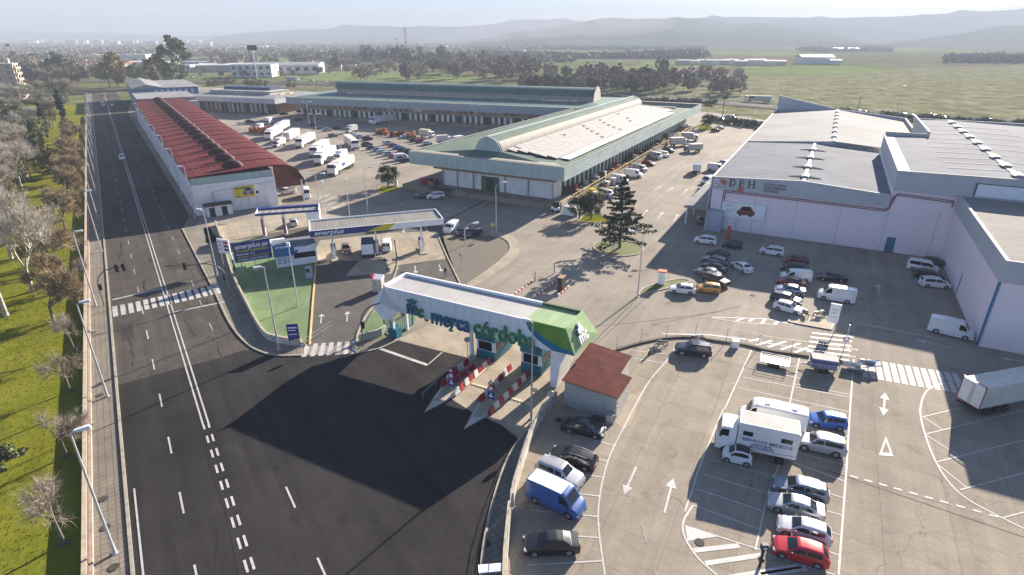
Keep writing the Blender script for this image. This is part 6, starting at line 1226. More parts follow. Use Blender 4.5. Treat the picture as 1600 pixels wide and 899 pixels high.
# avenue and highway traffic
car('suv', 191, 247, 2, 14, 'white', 'white car coming down the avenue in the shade', None, 1); car('van', 161, 163, -1, -8, 'white', 'white van far up the avenue', None, 0, 1); car('hatch', 175, 164, 1, 8, 'white', 'white car far up the avenue beside the van', None, 0); car('sedan', 161, 148, -6, -1, 'silver', 'pale car crossing at the far end of the avenue', None, 0)
hw_v = [(300, 119, 'white'), (322, 121, 'grey'), (487, 125, 'silver'), (508, 126, 'white'), (548, 127, 'white'), (567, 128, 'white'), (603, 129, 'white'), (675, 132, 'white'), (716, 133, 'silver'), (733, 133, 'white'), (782, 136, 'white'), (906, 140, 'white'), (1340, 172, 'silver'), (1352, 174, 'white'), (1410, 178, 'white'), (1427, 180, 'grey'), (1455, 178, 'white'), (1475, 183, 'white'), (1500, 187, 'silver'), (1548, 186, 'white'), (1590, 190, 'grey')]
for i, (x, y, c) in enumerate(hw_v): car(['hatch', 'sedan', 'suv'][i % 3], x, y + 2, 8 if i % 2 else -8, (.3 if x < 800 else .9) * (1 if i % 2 else -1), c, f'{c} car on the highway, on the road', 'cars on the highway', 0)
# ---------------------------------------------------------------- lorries
def wheels(t, xs, r, w, name='wheel', rim=True):
    p = None
    for x in xs:
        for s in (1, -1):
            b = MB().tube((0, -.16, 0), (0, .16, 0), r, None, 14)
            if p is None:
                p = part(b, name, m_tyre, t, loc=(x, s * w, r), smooth=40)
            else: p2 = dup(p, (x, s * w, r))
    return p
m_box = mat('white_box_body', (.76, .75, .73), .5, .05, .5)
m_box2 = mat('cream_box_body', (.66, .62, .54), .6, .08, .5); m_box3 = mat('grimy_white_box', (.58, .58, .57), .6, .15, .8)
def cab_mesh(par, x0, w, h, m, long=1.9, z0=.45):
    hw2 = w / 2; prof = [(0, z0), (0, h), (long * .62, h), (long * .80, h - .12), (long * .97, h - 1.15), (long, h - 1.3), (long, z0)]
    b = MB(); b.hexa([(x0 + a, -hw2, c) for a, c in prof], [(x0 + a, hw2, c) for a, c in prof]); o = part(b, 'cab', m, par)
    def sh(t): a0, a1 = prof[3], prof[4]; return (a0[0] + (a1[0] - a0[0]) * t, a0[1] + (a1[1] - a0[1]) * t)
    p, q = sh(.1), sh(.95); b = MB(); e = .015; b.add([(x0 + p[0] + e, -hw2 + .1, p[1]), (x0 + p[0] + e, hw2 - .1, p[1]), (x0 + q[0] + e, hw2 - .1, q[1]), (x0 + q[0] + e, -hw2 + .1, q[1])], [(0, 1, 2, 3)]); part(b, 'windscreen', m_glass, par)
    for s in (1, -1): y = s * (hw2 + .012); part(MB().add([(x0 + long * .38, y, h - 1.1), (x0 + long * .88, y, h - 1.1), (x0 + long * .78, y, h - .35), (x0 + long * .38, y, h - .3)], [(0, 1, 2, 3)]), 'side_window', m_glass, par); part(MB().box(x0 + long * .75, x0 + long * .85, s * (hw2 + .12) - .06, s * (hw2 + .12) + .06, h - 1.2, h - .6), 'wing_mirror', m_black, par)
    part(MB().box(x0 + long - .02, x0 + long + .05, -hw2 + .1, hw2 - .1, z0, z0 + .55), 'bumper', m_black if m is not m_redw else m_redw, par)
    for s in (1, -1): part(MB().box(x0 + long + .045, x0 + long + .06, s * hw2 * .7 - .15, s * hw2 * .7 + .15, z0 + .3, z0 + .5), 'headlight', m_headl, par)
    return o
def artic(cx, cy, vx, vy, label, cabm=None, boxm=None, L=13.4, z=1.8, group='lorries in the truck park', h=3.95):
    p, a = heading(cx, cy, vx, vy, z); t = thing('articulated_lorry', label, 'lorry', p, a, group); t.scale = (VS, VS, VS); x1 = L / 2 - 1
    h += R.uniform(-.25, .1); boxm = boxm or R.choice([m_box, m_box, m_box2, m_box3]); part(MB().box(-L / 2 - 1, x1, -1.27, 1.27, 1.2, h), 'trailer_box', boxm, t)
    if R.random() < .6: lx = R.uniform(-3, 3); part(MB().box(lx, lx + R.uniform(1.5, 4), -1.285, 1.285, R.uniform(1.9, 2.3), R.uniform(2.8, 3.4)), 'side_print', R.choice([m_navy, m_redpipe, m_mg, m_greyclad, m_mt]), t)
    part(MB().box(-L / 2 - .9, x1 - .1, -1.29, 1.29, 1.2, 1.3), 'side_rail', m_metal, t); part(MB().box(-L / 2 - .8, x1, -.5, .5, .8, 1.19), 'chassis', m_black, t)
    part(MB().box(-L / 2 - 1.03, -L / 2 - 1.0, -1.25, -.01, 1.25, h - .05), 'rear_door', m_box, t); part(MB().box(-L / 2 - 1.03, -L / 2 - 1.0, .01, 1.25, 1.25, h - .05), 'rear_door', m_box, t); part(MB().box(-L / 2 - 1.05, -L / 2 - .9, -1.2, 1.2, .7, .9), 'rear_bumper', m_black, t)
    wheels(t, [-L / 2 + .6, -L / 2 + 1.9, -L / 2 + 3.2, x1 - .6, x1 + 2.2], .5, 1.05); part(MB().box(x1 - 1.5, x1 + 2, -.45, .45, .6, .95), 'tractor_frame', m_black, t)
    cab_mesh(t, x1 + .55, 2.45, 3.6, cabm or m_white, 2.2, .5); return t
def trailer(cx, cy, vx, vy, label, L=13.0, z=1.8, h=3.9, group='lorries in the truck park'):
    p, a = heading(cx, cy, vx, vy, z); t = thing('lorry_trailer', label, 'trailer', p, a, group); t.scale = (VS, VS, VS)
    part(MB().box(-L / 2, L / 2, -1.27, 1.27, 1.2, h), 'trailer_box', m_box, t); part(MB().box(-L / 2 + .2, L / 2 - .3, -.5, .5, .8, 1.19), 'chassis', m_black, t); part(MB().box(L / 2, L / 2 + .4, -.8, .8, 2.2, 3.4), 'cooling_unit', m_metal, t); wheels(t, [-L / 2 + 1.2, -L / 2 + 2.5, -L / 2 + 3.8], .5, 1.05); part(MB().box(L / 2 - 2.5, L / 2 - 2.3, -.9, -.7, 0, 1).box(L / 2 - 2.5, L / 2 - 2.3, .7, .9, 0, 1), 'landing_leg', m_metal, t)
    return t
def boxtruck(cx, cy, vx, vy, label, L=6.5, z=1.5, h=3.2, cabm=None, boxm=None, group=None, w=2.2):
    p, a = heading(cx, cy, vx, vy, z); t = thing('box_truck', label, 'truck', p, a, group); t.scale = (VS, VS, VS)
    part(MB().box(-L / 2, L / 2 - 1.9, -w / 2, w / 2, .95, h), 'cargo_box', boxm or (m_box if h > 3.8 else R.choice([m_box, m_box3, m_box2])), t); part(MB().box(-L / 2 + .1, L / 2 - .2, -.4, .4, .6, .94), 'chassis', m_black, t); part(MB().box(-L / 2 - .03, -L / 2, -w / 2 + .05, w / 2 - .05, 1.0, h - .06), 'rear_door', m_white, t)
    wheels(t, [-L / 2 + 1.3, L / 2 - 1.0], .42, w / 2 - .18); cab_mesh(t, L / 2 - 1.8, w - .1, h - .7, cabm or m_white, 1.8, .45); return t
yd = (-22, 16)
artic(534, 258, -30, 16, 'white articulated lorry nearest the round-crowned tree'); 
artic(509, 243, -24, 14, 'articulated lorry with small red emblem, cab facing down left'); artic(500, 232, -26, 16, 'white articulated lorry just behind the one with the emblem')
artic(478, 219, -26, 13, 'articulated lorry with pale box behind the tall lamp'); trailer(456, 212, -26, 13, 'tall white trailer parked left of the middle lorries'); artic(441, 198, -24, 12, 'white lorry with blue swirl print on its rear'); artic(428, 208, -22, 11, 'white lorry beside the crate stacks')
artic(548, 222, 26, 20, 'articulated lorry parked alone facing lower right'); artic(601, 187, -30, 4, 'articulated lorry with white cab at the dock of the long hall'); artic(460, 165, -24, 4, 'articulated lorry with red cab at the hall corner', m_redw); boxtruck(532, 238 if 0 else 243, -12, 5, 'small white box truck between the lorries', 6.5) ; boxtruck(549, 202, -10, 2, 'small white box truck near the parked trio', 6); boxtruck(667, 209, 12, 1, 'box truck with yellow and green print', 6.5, boxm=mat('yellow_green_print', (.45, .45, .12), .5, .5, .8, col2=(.7, .7, .65)))
boxtruck(694, 218, 12, -1, 'white box truck behind the green hall corner', 6.5); boxtruck(713, 220, -12, 2, 'white van-truck next to the green hall corner', 6); boxtruck(420, 190, -12, 5, 'white box truck with orange load behind the red roof', 6.5); boxtruck(405, 215 if 0 else 200, -12, 5, 'white tipper beside the crates', 6); boxtruck(436, 228 if 0 else 223, -14, 4, 'white truck half hidden by the red roof', 6)
boxtruck(575, 386, 1, -30, 'blue lorry standing at the fuel pumps', 6.2, 1.4, 3.0, PC['blue'], mat('grey_tarp', (.04, .10, .22), .7, .1, 1))
boxtruck(1061, 222, 22, -1, 'large white box truck at the far end of the side dock', 7.5); boxtruck(1083, 231, -26, 1, 'white box truck standing in the middle of the side yard', 6.5, h=2.9); boxtruck(1078, 214, 20, 1, 'white box truck behind the large one at the far dock', 6.5); boxtruck(1089, 262, 1, -20, 'dark grey box truck seen from behind in the side yard', 5.5, h=2.8, boxm=PC['grey'])
artic(1185, 155, -30, -1, 'articulated lorry with grey box on the highway behind the warehouse', boxm=mat('grey_box_body', (.45, .46, .47), .5, .05, 1), group=None); artic(457, 124, 20, 1, 'articulated lorry with grey curtain sides on the highway', boxm=mat('grey_box_body', (.45, .46, .47), .5, .05, 1), group=None)
# medical truck and camper
t = boxtruck(1181, 682, -90, -19, 'white medical service truck with dark windows and blue lettering', 7.3, 1.9, 3.85, group=None, w=2.4)
part(MB().box(-3.6, 1.7, -1.15, 1.15, 3.85, 3.92), 'roof_rim', m_white, t); part(MB().box(-3.45, 1.55, -1.03, 1.03, 3.92, 3.93), 'roof_panel', mat('grey_roof_panel', (.32, .31, .30), .7, .1, 1), t)
part(MB().box(.4, 1.3, 1.201, 1.215, 2.6, 3.1), 'side_window', m_glass, t); part(MB().box(-3.1, -2.1, 1.201, 1.215, 2.6, 3.1), 'side_window', m_glass, t)
for s_, sz, x0, x1, z in (('SERVICIOS MEDICOS', .5, 1.3, -3.2, 2.0), ('UNIDAD MOVIL', .3, .4, -1.5, 1.65), ('RECONOCIMIENTOS', .3, .5, -1.7, 1.35)):
    o = text_mesh(s_, sz, .006, m_navy, 'lettering', t, (x0, 1.21, z), (hp, 0, math.pi), bold=.008); xs_ = [v.co.x for v in o.data.vertices]; o.scale.x = (x0 - x1) / (max(xs_) - min(xs_))
part(MB().path([(1.6, 1.21, 1.5), (.3, 1.21, 1.15), (-3.5, 1.21, 1.35)], .02, 4), 'blue_stripe', m_navy, t)
KINDS['camper'] = dict(L=6.6, W=2.15, wb=(-1.9, 2.2), wr=.36, roof=[(-3.3, 2.7), (-3.24, 2.8), (0, 2.85), (1.5, 2.8), (2.0, 2.6), (2.55, 1.45), (3.1, 1.15), (3.25, .9), (3.3, .6)], belt=1.25, ws=(2.08, 2.52), rw=None, side=(1.6, 2.25), split=-9, straight=.93)
o = car('camper', 1206, 650, -90, -20, 'white', 'long white camper van behind the medical truck', None, 1, 1.4); o.name = 'camper_van'; o['category'] = 'van'
for x in (-2, .6): part(MB().box(x - .25, x + .25, -.3, .3, 2.84, 2.95), 'roof_vent', m_white, o)
# trailer truck at the right edge, box seen from behind
t = artic(1600, 602, 74, -14, 'big refrigerated trailer at the right edge with two rear doors edged in red', L=13.4, z=2.2, group=None, h=4.0)
part(MB().box(-7.78, -7.69, -1.32, -1.24, 1.15, 4.02).box(-7.78, -7.69, 1.24, 1.32, 1.15, 4.02).box(-7.78, -7.69, -1.24, 1.24, 3.96, 4.02).box(-7.78, -7.69, -1.24, 1.24, 1.13, 1.2), 'red_door_frame', m_redpipe, t); part(MB().tube((-7.76, -.12, 1.3), (-7.76, -.12, 3.9), .025, None, 5).tube((-7.76, .12, 1.3), (-7.76, .12, 3.9), .025, None, 5), 'locking_bar', m_metal, t)
# ---------------------------------------------------------------- small vehicles in the lot
def flat_trailer(cx, cy, vx, vy, label, box=None, L=3.4):
    p, a = heading(cx, cy, vx, vy, .7); t = thing('car_trailer', label, 'trailer', p, a); t.scale = (VS, VS, VS)
    part(MB().box(-L / 2, L / 2, -.85, .85, .5, .62), 'bed', m_metal, t); b = MB()
    for z in (.85, 1.1): b.path([(-L / 2, -.85, z), (L / 2, -.85, z), (L / 2, .85, z), (-L / 2, .85, z), (-L / 2, -.85, z)], .025, 4)
    for x in (-L / 2, -L / 6, L / 6, L / 2):
        for y in (-.85, .85): b.tube((x, y, .6), (x, y, 1.12), .025, None, 4)
    part(b, 'side_rail', m_white, t); wheels(t, [-.35, .35], .28, .92); part(MB().path([(-L / 2, -.4, .5), (-L / 2 - 1.1, 0, .5), (-L / 2, .4, .5)], .04, 5), 'drawbar', m_metal, t)
    if box: part(MB().box(-L / 2 + .05, L / 2 - .05, -.8, .8, .63, 1.7), 'cargo_box', box, t); part(MB().box(-L / 2 + .03, L / 2 - .03, -.83, .83, 1.7, 1.8), 'lid', m_cap, t)
    return t
flat_trailer(1211, 563, -60, -12, 'empty flat trailer with white side rails below the hatched marking'); flat_trailer(1286, 570, 60, 9, 'dark violet box trailer with pale lid beside the zebra crossing', mat('violet_box', (.12, .11, .24), .5, .06, 1), 3.0)
def motorbike(cx, cy, vx, vy, label, m):
    p, a = heading(cx, cy, vx, vy, .5); t = thing('motorcycle', label, 'motorcycle', p, a); t.scale = (VS, VS, VS)
    for x in (-.7, .7):
        b = MB()
        for k in range(14): a0, a1 = k * 2 * math.pi / 14, (k + 1) * 2 * math.pi / 14; b.tube((x + .3 * math.cos(a0), 0, .32 + .3 * math.sin(a0)), (x + .3 * math.cos(a1), 0, .32 + .3 * math.sin(a1)), .06, None, 5, cap=False)
        part(b, 'wheel', m_tyre, t)
    part(MB().hexa([(-.35, -.13, .35), (.35, -.13, .35), (.35, .13, .35), (-.35, .13, .35)], [(-.3, -.15, .75), (.35, -.13, .85), (.35, .13, .85), (-.3, .15, .75)]), 'engine', m_metal, t)
    part(MB().hexa([(-.2, -.16, .75), (.45, -.14, .8), (.45, .14, .8), (-.2, .16, .75)], [(-.1, -.1, .98), (.4, -.1, 1.02), (.4, .1, 1.02), (-.1, .1, .98)]), 'tank', m, t, smooth=60); part(MB().hexa([(-.95, -.1, .72), (-.15, -.15, .74), (-.15, .15, .74), (-.95, .1, .72)], [(-.95, -.09, .86), (-.15, -.12, .84), (-.15, .12, .84), (-.95, .09, .86)]), 'seat', m_black, t)
    part(MB().path([(.7, 0, .32), (.5, 0, .95)], .04, 5).path([(.45, -.35, 1.05), (.5, 0, .98), (.45, .35, 1.05)], .025, 5), 'handlebar', m_black, t); part(MB().tube((.6, 0, .85), (.7, 0, .85), .1, None, 8), 'headlight', m_headl, t); return t
motorbike(1033, 537, -20, 3, 'black motorcycle by the fence at the top left of the lot', m_black); motorbike(1090, 528, 20, 0, 'white scooter by the fence above the dark blue car', m_white); motorbike(1281, 490, 20, -1, 'white and black motorcycle parked on the kerb island', m_white); motorbike(1018, 547, -12, 12, 'dark bicycle-like moped leaning near the fence', m_black); motorbike(1258, 488, 10, 8, 'small dark moped next to the white and black motorcycle', m_black)
p = at(1187, 885); t = thing('mobile_crane_mast', 'dark upright mast with lenses cut by the bottom edge of the picture', 'mast', p); part(MB().tube((0, 0, 0), (0, 0, 1.5), .1, None, 8).box(-.2, .2, -.15, .15, 1.5, 2.0).box(-.15, .15, -.15, .15, .5, .8), 'mast', m_black, t); part(MB().tube((0, -.16, 1.75), (0, -.2, 1.75), .12, None, 10), 'lens', m_lampg, t)
# forklift-like jumble at the end of the zebra crossing: folded white barriers
t = thing('folded_barriers', 'heap of folded white plastic barriers at the end of the box trailer', 'barriers', at(1345, 578))
for i in range(7): part(MB().box(-.8, .8, -.05, .05, 0, .75).box(-.8, .8, -.08, .08, .75, .85), 'barrier_panel', m_white if i % 4 else m_metal, t, loc=(R.uniform(-1.0, 1.0), R.uniform(-.7, .7), .1 + i * .06)).rotation_euler = (R.uniform(.2, 1.3), R.uniform(-.2, .2), R.uniform(-.8, .8))
# person in dark clothes walking in the petrol station lane
def person(p, rz, label, top, leg, h=1.75, stride=.25):
    t = thing('person', label, 'person', p, rz); t.scale = (VS, VS, VS); me = bpy.data.meshes.new('body'); s = h / 1.75
    V = [(0, 0, .95), (0, 0, 1.2), (0, 0, 1.42), (0, 0, 1.52), (.02, 0, 1.66), (0, .19, 1.4), (.02, .25, 1.15), (.12, .26, .92), (0, -.19, 1.4), (-.03, -.25, 1.15), (.05, -.26, .9), (0, .09, .9), (stride * .5, .1, .5), (stride * .8, .1, .07), (stride * .8 + .14, .1, .03), (0, -.09, .9), (-stride * .3, -.1, .5), (-stride, -.1, .08), (-stride + .14, -.1, .04)]
    Ed = [(0, 1), (1, 2), (2, 3), (3, 4), (2, 5), (5, 6), (6, 7), (2, 8), (8, 9), (9, 10), (0, 11), (11, 12), (12, 13), (13, 14), (0, 15), (15, 16), (16, 17), (17, 18)]
    Rr_ = [.14, .13, .15, .06, .1, .065, .045, .035, .065, .045, .035, .09, .06, .045, .035, .09, .06, .045, .035]
    me.from_pydata([(x * s, y * s, z * s) for x, y, z in V], Ed, []); o = bpy.data.objects.new('body', me); COL.objects.link(o); sk_ = o.modifiers.new('skin', 'SKIN'); me.skin_vertices.new() if not me.skin_vertices else None
    for i, r in enumerate(Rr_): me.skin_vertices[0].data[i].radius = (r * s, r * s)
    me.skin_vertices[0].data[0].use_root = True; sb_ = o.modifiers.new('sub', 'SUBSURF'); sb_.levels = 1; sb_.render_levels = 1
    dg = bpy.context.evaluated_depsgraph_get(); m2 = bpy.data.meshes.new_from_object(o.evaluated_get(dg)); bpy.data.objects.remove(o); m2.materials.clear()
    sm = mat('skin', (.45, .28, .2), .6, .05, 3)
    for m in (top, leg, sm, m_black): m2.materials.append(m)
    for pl in m2.polygons: z = pl.center.z / s; pl.material_index = 3 if z > 1.66 else 2 if z > 1.52 else 0 if z > .93 else 1 if z > .1 else 3
    o = bpy.data.objects.new('body', m2); COL.objects.link(o); o.parent = t
    part(MB().tube((0, 0, 1.7 * s), (0, 0, 1.77 * s), .1, .06, 8), 'hair', m_black, t); return t
person(at(696, 432), 2.2, 'person in dark clothes walking down the petrol station lane', m_black, m_navy); person(at(967, 265, 0), .5, 'person in white standing by the side dock', m_white, m_navy)
person(at(582, 391) , .5, 'person in dark clothes beside the blue lorry at the pumps', m_black, m_black); person(at(444, 357), .5, 'person standing beside the car in the car wash', m_navy, m_black)
o = thing('forklift', 'small white forklift at the yard end of the hall dock', 'forklift', at(869, 331), -.4); part(MB().box(-.9, .9, -.5, .5, .3, .9), 'body', m_white, o); part(MB().box(-.6, .5, -.45, -.4, .9, 2.0).box(-.6, .5, .4, .45, .9, 2.0).box(-.6, .5, -.45, .45, 2.0, 2.08), 'cab', m_black, o); part(MB().box(.9, 1.0, -.35, .35, .1, 2.0), 'mast', m_black, o); part(MB().box(1.0, 1.9, -.3, -.2, .1, .16).box(1.0, 1.9, .2, .3, .1, .16), 'fork', m_metal, o); wheels(o, [-.6, .6], .28, .45)
# signboard cut by the bottom edge beside the pavement
o = thing('white_panel_sign', 'white sign panel at the bottom edge on the right pavement', 'sign', at(765, 905), .1); part(MB().box(-.7, .9, -.3, .3, .9, 1.0), 'panel', m_white, o); part(MB().box(0, .1, -.05, .05, 0, .9), 'post', m_metal, o)
# big dark metal rack / container items on the left yard
tag(MB().box(-3, 3, -1, 1, 0, .1).build('dark_mat', m_joint, None, None, at(690, 296, 1.1), SA), 'dark mat lying on the dock before the boxes', 'mat')
# ================================================================ VEGETATION
def rv(a=1.0):
    while 1:
        v = Vector((R.uniform(-1, 1), R.uniform(-1, 1), R.uniform(-1, 1)))
        if .05 < v.length < 1: return v.normalized() * a
def twig(b, p, d, L_, w):
    n = d.cross(rv()).normalized() * w; b.add([p - n, p + n, p + d * L_], [(0, 1, 2)])
def grow(b, tw, p, d, L_, r, depth, spread=.55, up=.25, ntw=10, tl=1.0, tww=.02, kids=4):
    mid = p + d * L_ * .5 + rv(L_ * .05); e = p + d * L_ + rv(L_ * .08)
    b.tube(p, mid, r, r * .8, 5 if depth > 1 else 3, cap=False); b.tube(mid, e, r * .8, r * .55, 5 if depth > 1 else 3, cap=False)
    if depth == 0:
        for i in range(ntw): q = p + (e - p) * R.random(); dd = (d + rv(.9) + Vector((0, 0, up))).normalized(); twig(tw, q, dd, tl * R.uniform(.5, 1.2), tww)
        return
    for i in range(kids):
        q = p + (e - p) * R.uniform(.45, 1) if i else e
        dd = (d + rv(spread * (1.0 if i else .4)) + Vector((0, 0, up))).normalized(); grow(b, tw, q, dd, L_ * R.uniform(.6, .8), r * .55, depth - 1, spread, up, ntw, tl, tww, kids)
def bare_tree(name, h, r, depth, mb, mt, spread=.7, up=.25, ntw=12, tl=1.2, tww=.03, kids=4, trunk=.35, lean=.05):
    t = thing(name, '', 'tree'); b = MB(); tw = MB(); d = (Vector((0, 0, 1)) + rv(lean)).normalized(); p = d * h * trunk; tr = MB(); tr.tube((0, 0, -.1), p * .5, r * 1.3, r, 7, cap=False); tr.tube(p * .5, p, r, r * .8, 7, cap=False)
    part(tr, 'trunk', mb, t, smooth=60)
    for i in range(kids): dd = (d + rv(spread) + Vector((0, 0, up))).normalized(); grow(b, tw, p * R.uniform(.85, 1), dd, h * .24, r * .6, depth, spread, up, ntw, tl, tww, kids)
    part(b, 'branches', mb, t); struct(part(tw, 'twigs', mt, t), 'stuff'); return t
def leafq(b, p, s, flat=0):
    n = rv(); n.z = n.z * (1 - flat) + flat; n.normalize(); a = n.cross(rv()).normalized() * s; c = n.cross(a).normalized() * s * R.uniform(.45, .8); b.add([p - a, p + c, p + a, p - c], [(0, 1, 2, 3)])
def clump_tree(name, h, cr, ch, ml, mb, nc=26, nl=60, ls=.22, cs=.33, trunkr=.2, cz=None, seed=0):
    t = thing(name, '', 'tree'); cz = cz or h - ch / 2; tr = MB().tube((0, 0, -.1), (0, 0, h - ch * .75), trunkr, trunkr * .7, 6, cap=False)
    b = MB()
    for i in range(nc):
        d = rv(); rr = R.uniform(.45, 1) ** .6; c = Vector((d.x * cr * rr, d.y * cr * rr, cz + d.z * ch / 2 * rr)); s = cr * cs * R.uniform(.6, 1.25)
        if i % 3 == 0: tr.tube((0, 0, h - ch * .8), c, trunkr * .4, .02, 3, cap=False)
        for k in range(nl): v = rv(); leafq(b, c + Vector((v.x, v.y, v.z * .75)) * s * R.uniform(.4, 1.05), ls * R.uniform(.6, 1.3))
    part(tr, 'trunk', mb, t); struct(part(b, 'crown', ml, t), 'stuff'); return t
def conifer(name, h, cr, ml, mb, tiers=16, nb=7, nl=46, ls=.16, z0=.14, droop=.1):
    t = thing(name, '', 'tree'); part(MB().tube((0, 0, -.1), (0, 0, h * .97), h * .022, .03, 7, cap=False), 'trunk', mb, t); b = MB(); br = MB()
    for k in range(tiers):
        f = k / (tiers - 1); z = h * (z0 + (1 - z0) * f)
        for i in range(nb):
            L_ = max(.25, cr * (1 - f) ** .85 * R.uniform(.55, 1.15)); a = R.uniform(0, 6.28); d = Vector((math.cos(a), math.sin(a), R.uniform(-.15, .25) - droop)).normalized(); p0 = Vector((0, 0, z + R.uniform(-.3, .3))); e = p0 + d * L_; br.tube(p0, e, .05, .01, 3, cap=False)
            for q in range(int(nl * (.35 + L_ / cr))):
                u = R.random() ** .7; w_ = .30 * L_ * (1 - u * .75); pp = p0 + (e - p0) * u + Vector((-d.y, d.x, 0)) * R.uniform(-w_, w_) + Vector((0, 0, R.uniform(-.15, .12))); leafq(b, pp, ls * R.uniform(.7, 1.5), .5)
    part(br, 'limbs', mb, t); struct(part(b, 'crown', ml, t), 'stuff'); return t
R.seed(21)
BW = [bare_tree('bare_tree', 15.5, .26, 3, m_barkw, m_twigw, .75, .3, 15, 1.5, .024, 4, .22) for _ in range(3)]
BG = [bare_tree('bare_tree', 13, .2, 3, m_bark, m_twig, .6, .35, 14, 1.4, .03, 4, .25) for _ in range(2)]
BS = [bare_tree('young_bare_tree', 5.6, .09, 2, m_bark, m_twig, .95, .15, 14, .8, .009, 5, .33) for _ in range(3)]
BO = [bare_tree('rusty_tree', 7.5, .16, 3, m_bark, m_twigo, .95, .1, 22, 1.0, .03, 4, .3) for _ in range(3)]
GO_ = [clump_tree('olive_green_tree', 9, 3.6, 6, m_leafo, m_bark, 34, 80, .24) for _ in range(2)]
GY = clump_tree('golden_tree', 8, 3.2, 5.5, m_leafy, m_bark, 34, 80, .22)
CY = clump_tree('cypress_tree', 15, .72, 14.4, m_leafc, m_bark, 80, 60, .2, .7)
CD = conifer('cedar_tree', 11.6, 5.6, m_leafd, m_bark, 13, 7, 80, .17, .15, -.03)
CP = conifer('spruce_tree', 10.5, 2.9, m_leafy, m_bark, 18, 8, 44, .2)
CQ = conifer('spruce_tree', 12, 3.2, m_leafo, m_bark, 18, 8, 44, .2)
RN = clump_tree('round_crowned_tree', 5.2, 2.5, 4.0, m_leafd, m_bark, 40, 90, .15, .36)
EU = clump_tree('eucalyptus_tree', 22, 6.5, 19, m_leafo, m_bark, 46, 90, .55, .3, .35)
EY = clump_tree('golden_eucalyptus_tree', 16, 5, 14, m_leafy, m_bark, 36, 90, .45, .32, .3)
def plant(pr, p, label, s=1.0, group=None, sz=None):
    index_kids_for(pr)
    if pr.name not in USED2: USED2.add(pr.name); o = pr
    else: o = copy_tree(pr)
    o.location = (p.x, p.y, 0); o.rotation_euler = (0, 0, R.uniform(0, 6.28)); o.scale = (s, s, sz or s); o['label'] = label
    if group: o['group'] = group
    elif 'group' in o: del o['group']
    return o
USED2 = set()
Gb_ = 'bare trees in the park'
for i, (x, y, s, lb) in enumerate([(51, 456, 1.0, 'large pale-barked bare tree with its trunk base in view on the lawn'), (10, 494, .95, 'large pale-barked bare tree at the left picture edge'), (-30, 440, 1.0, 'pale bare tree cut by the left picture edge'), (18, 405, .9, 'pale bare tree behind the two trunk bases at the left edge'), (75, 415, .6, 'smaller bare tree right of the large pale one')]): plant(BW[i % 3], at(x, y), lb, s, Gb_)
for i, (a_, b_) in enumerate([(128, -50), (140, -44), (150, -58), (160, -38), (172, -46), (185, -32), (150, -32), (200, -40), (120, -66), (210, -28), (176, -26), (225, -22), (110, -48), (240, -32), (190, -54)]):
  if not (40 < 800 + CF * AV(a_, b_).x / (AV(a_, b_).y * ct + CH * st) < 135): plant((BW + BG)[(i * 2) % 5], AV(a_, b_), f'tall pale bare tree in the middle of the park wood', R.uniform(.75, 1.0), Gb_)
for i, (x, y, s, lb) in enumerate([(124, 449, .95, 'young bare tree nearest the zebra crossing'), (117, 549, 1, 'young bare tree in the middle of the lawn'), (110, 612, .95, 'young bare tree just below the middle one'), (105, 713, 1, 'young bare tree behind the street lamp head'), (101, 849, 1.12, 'nearest young bare tree with its crown spread low at the bottom left'), (125, 402, .9, 'young bare tree beside the last rusty tree'), (-50, 890, 1, 'young bare tree beyond the left edge')]): plant(BS[i % 3], at(x, y), lb, s, 'young bare trees along the lawn')
for i in range(16): plant(BO[i % 3], AV(82 + i * 11.5 + R.uniform(-1.5, 1.5), -10.9 + R.uniform(-.8, .4)), f'rusty brown tree beside the avenue wall, {i + 1} counted from the lawn end', R.uniform(.82, 1.08), 'rusty brown trees along the avenue wall')
for i in range(4): plant(BO[i % 3], AV(150 + i * 30, -19 + R.uniform(-2, 2)), 'rusty brown tree in the second row behind the avenue wall', R.uniform(.8, 1.0), 'rusty brown trees in the second row')
plant(CP, at(84, 277), 'golden lit spruce with its foot on the bright lawn'); plant(CQ, at(68, 262), 'darker spruce just behind the golden one', 1.0); plant(CY, at(108, 214), 'taller dark pointed cypress in the park', 1.15); c = plant(CY, at(76, 218), 'second dark cypress left of the taller one', .85)
for i, (a_, b_) in enumerate([(175, -62), (160, -70), (195, -66), (215, -52), (230, -44), (260, -40), (150, -80), (180, -84), (250, -54), (145, -62), (165, -56), (205, -76), (225, -64)]): plant(GO_[i % 2], AV(a_, b_), 'green tree in the dense left part of the park', R.uniform(.8, 1.1), 'green trees in the park')
for i, (a_, b_) in enumerate([(240, -20), (262, -26), (285, -18), (300, -30), (320, -22), (275, -40)]): plant([GO_[0], GO_[1], BG[0]][i % 3], AV(a_, b_), 'dense tree towards the far end of the park', 1.0, 'trees at the far end of the park')
R.seed(33)
def thicket(n, protos, xr, yr, s0, s1, lab, grp):
    k = 0
    while k < n:
        x = R.uniform(*xr); y = R.uniform(*yr); p = at(x, y)
        if p.dot(AB) > -15 or (y > 205 and x > 50) or (y > 300 and x > 30): continue
        plant(R.choice(protos), p, lab, R.uniform(s0, s1), grp); k += 1
thicket(75, BW + BG, (-25, 150), (128, 330), .55, .85, 'grey bare tree in the thicket on the left of the park', 'grey bare trees in the thicket')
thicket(34, [GO_[0], GO_[1], GY], (-25, 130), (140, 300), .7, 1.0, 'green tree in the thicket on the left of the park', 'green trees in the thicket')
thicket(40, BO + BG, (-25, 160), (112, 160), .9, 1.4, 'brown bare tree in the far wood beyond the park', 'brown trees in the far wood')
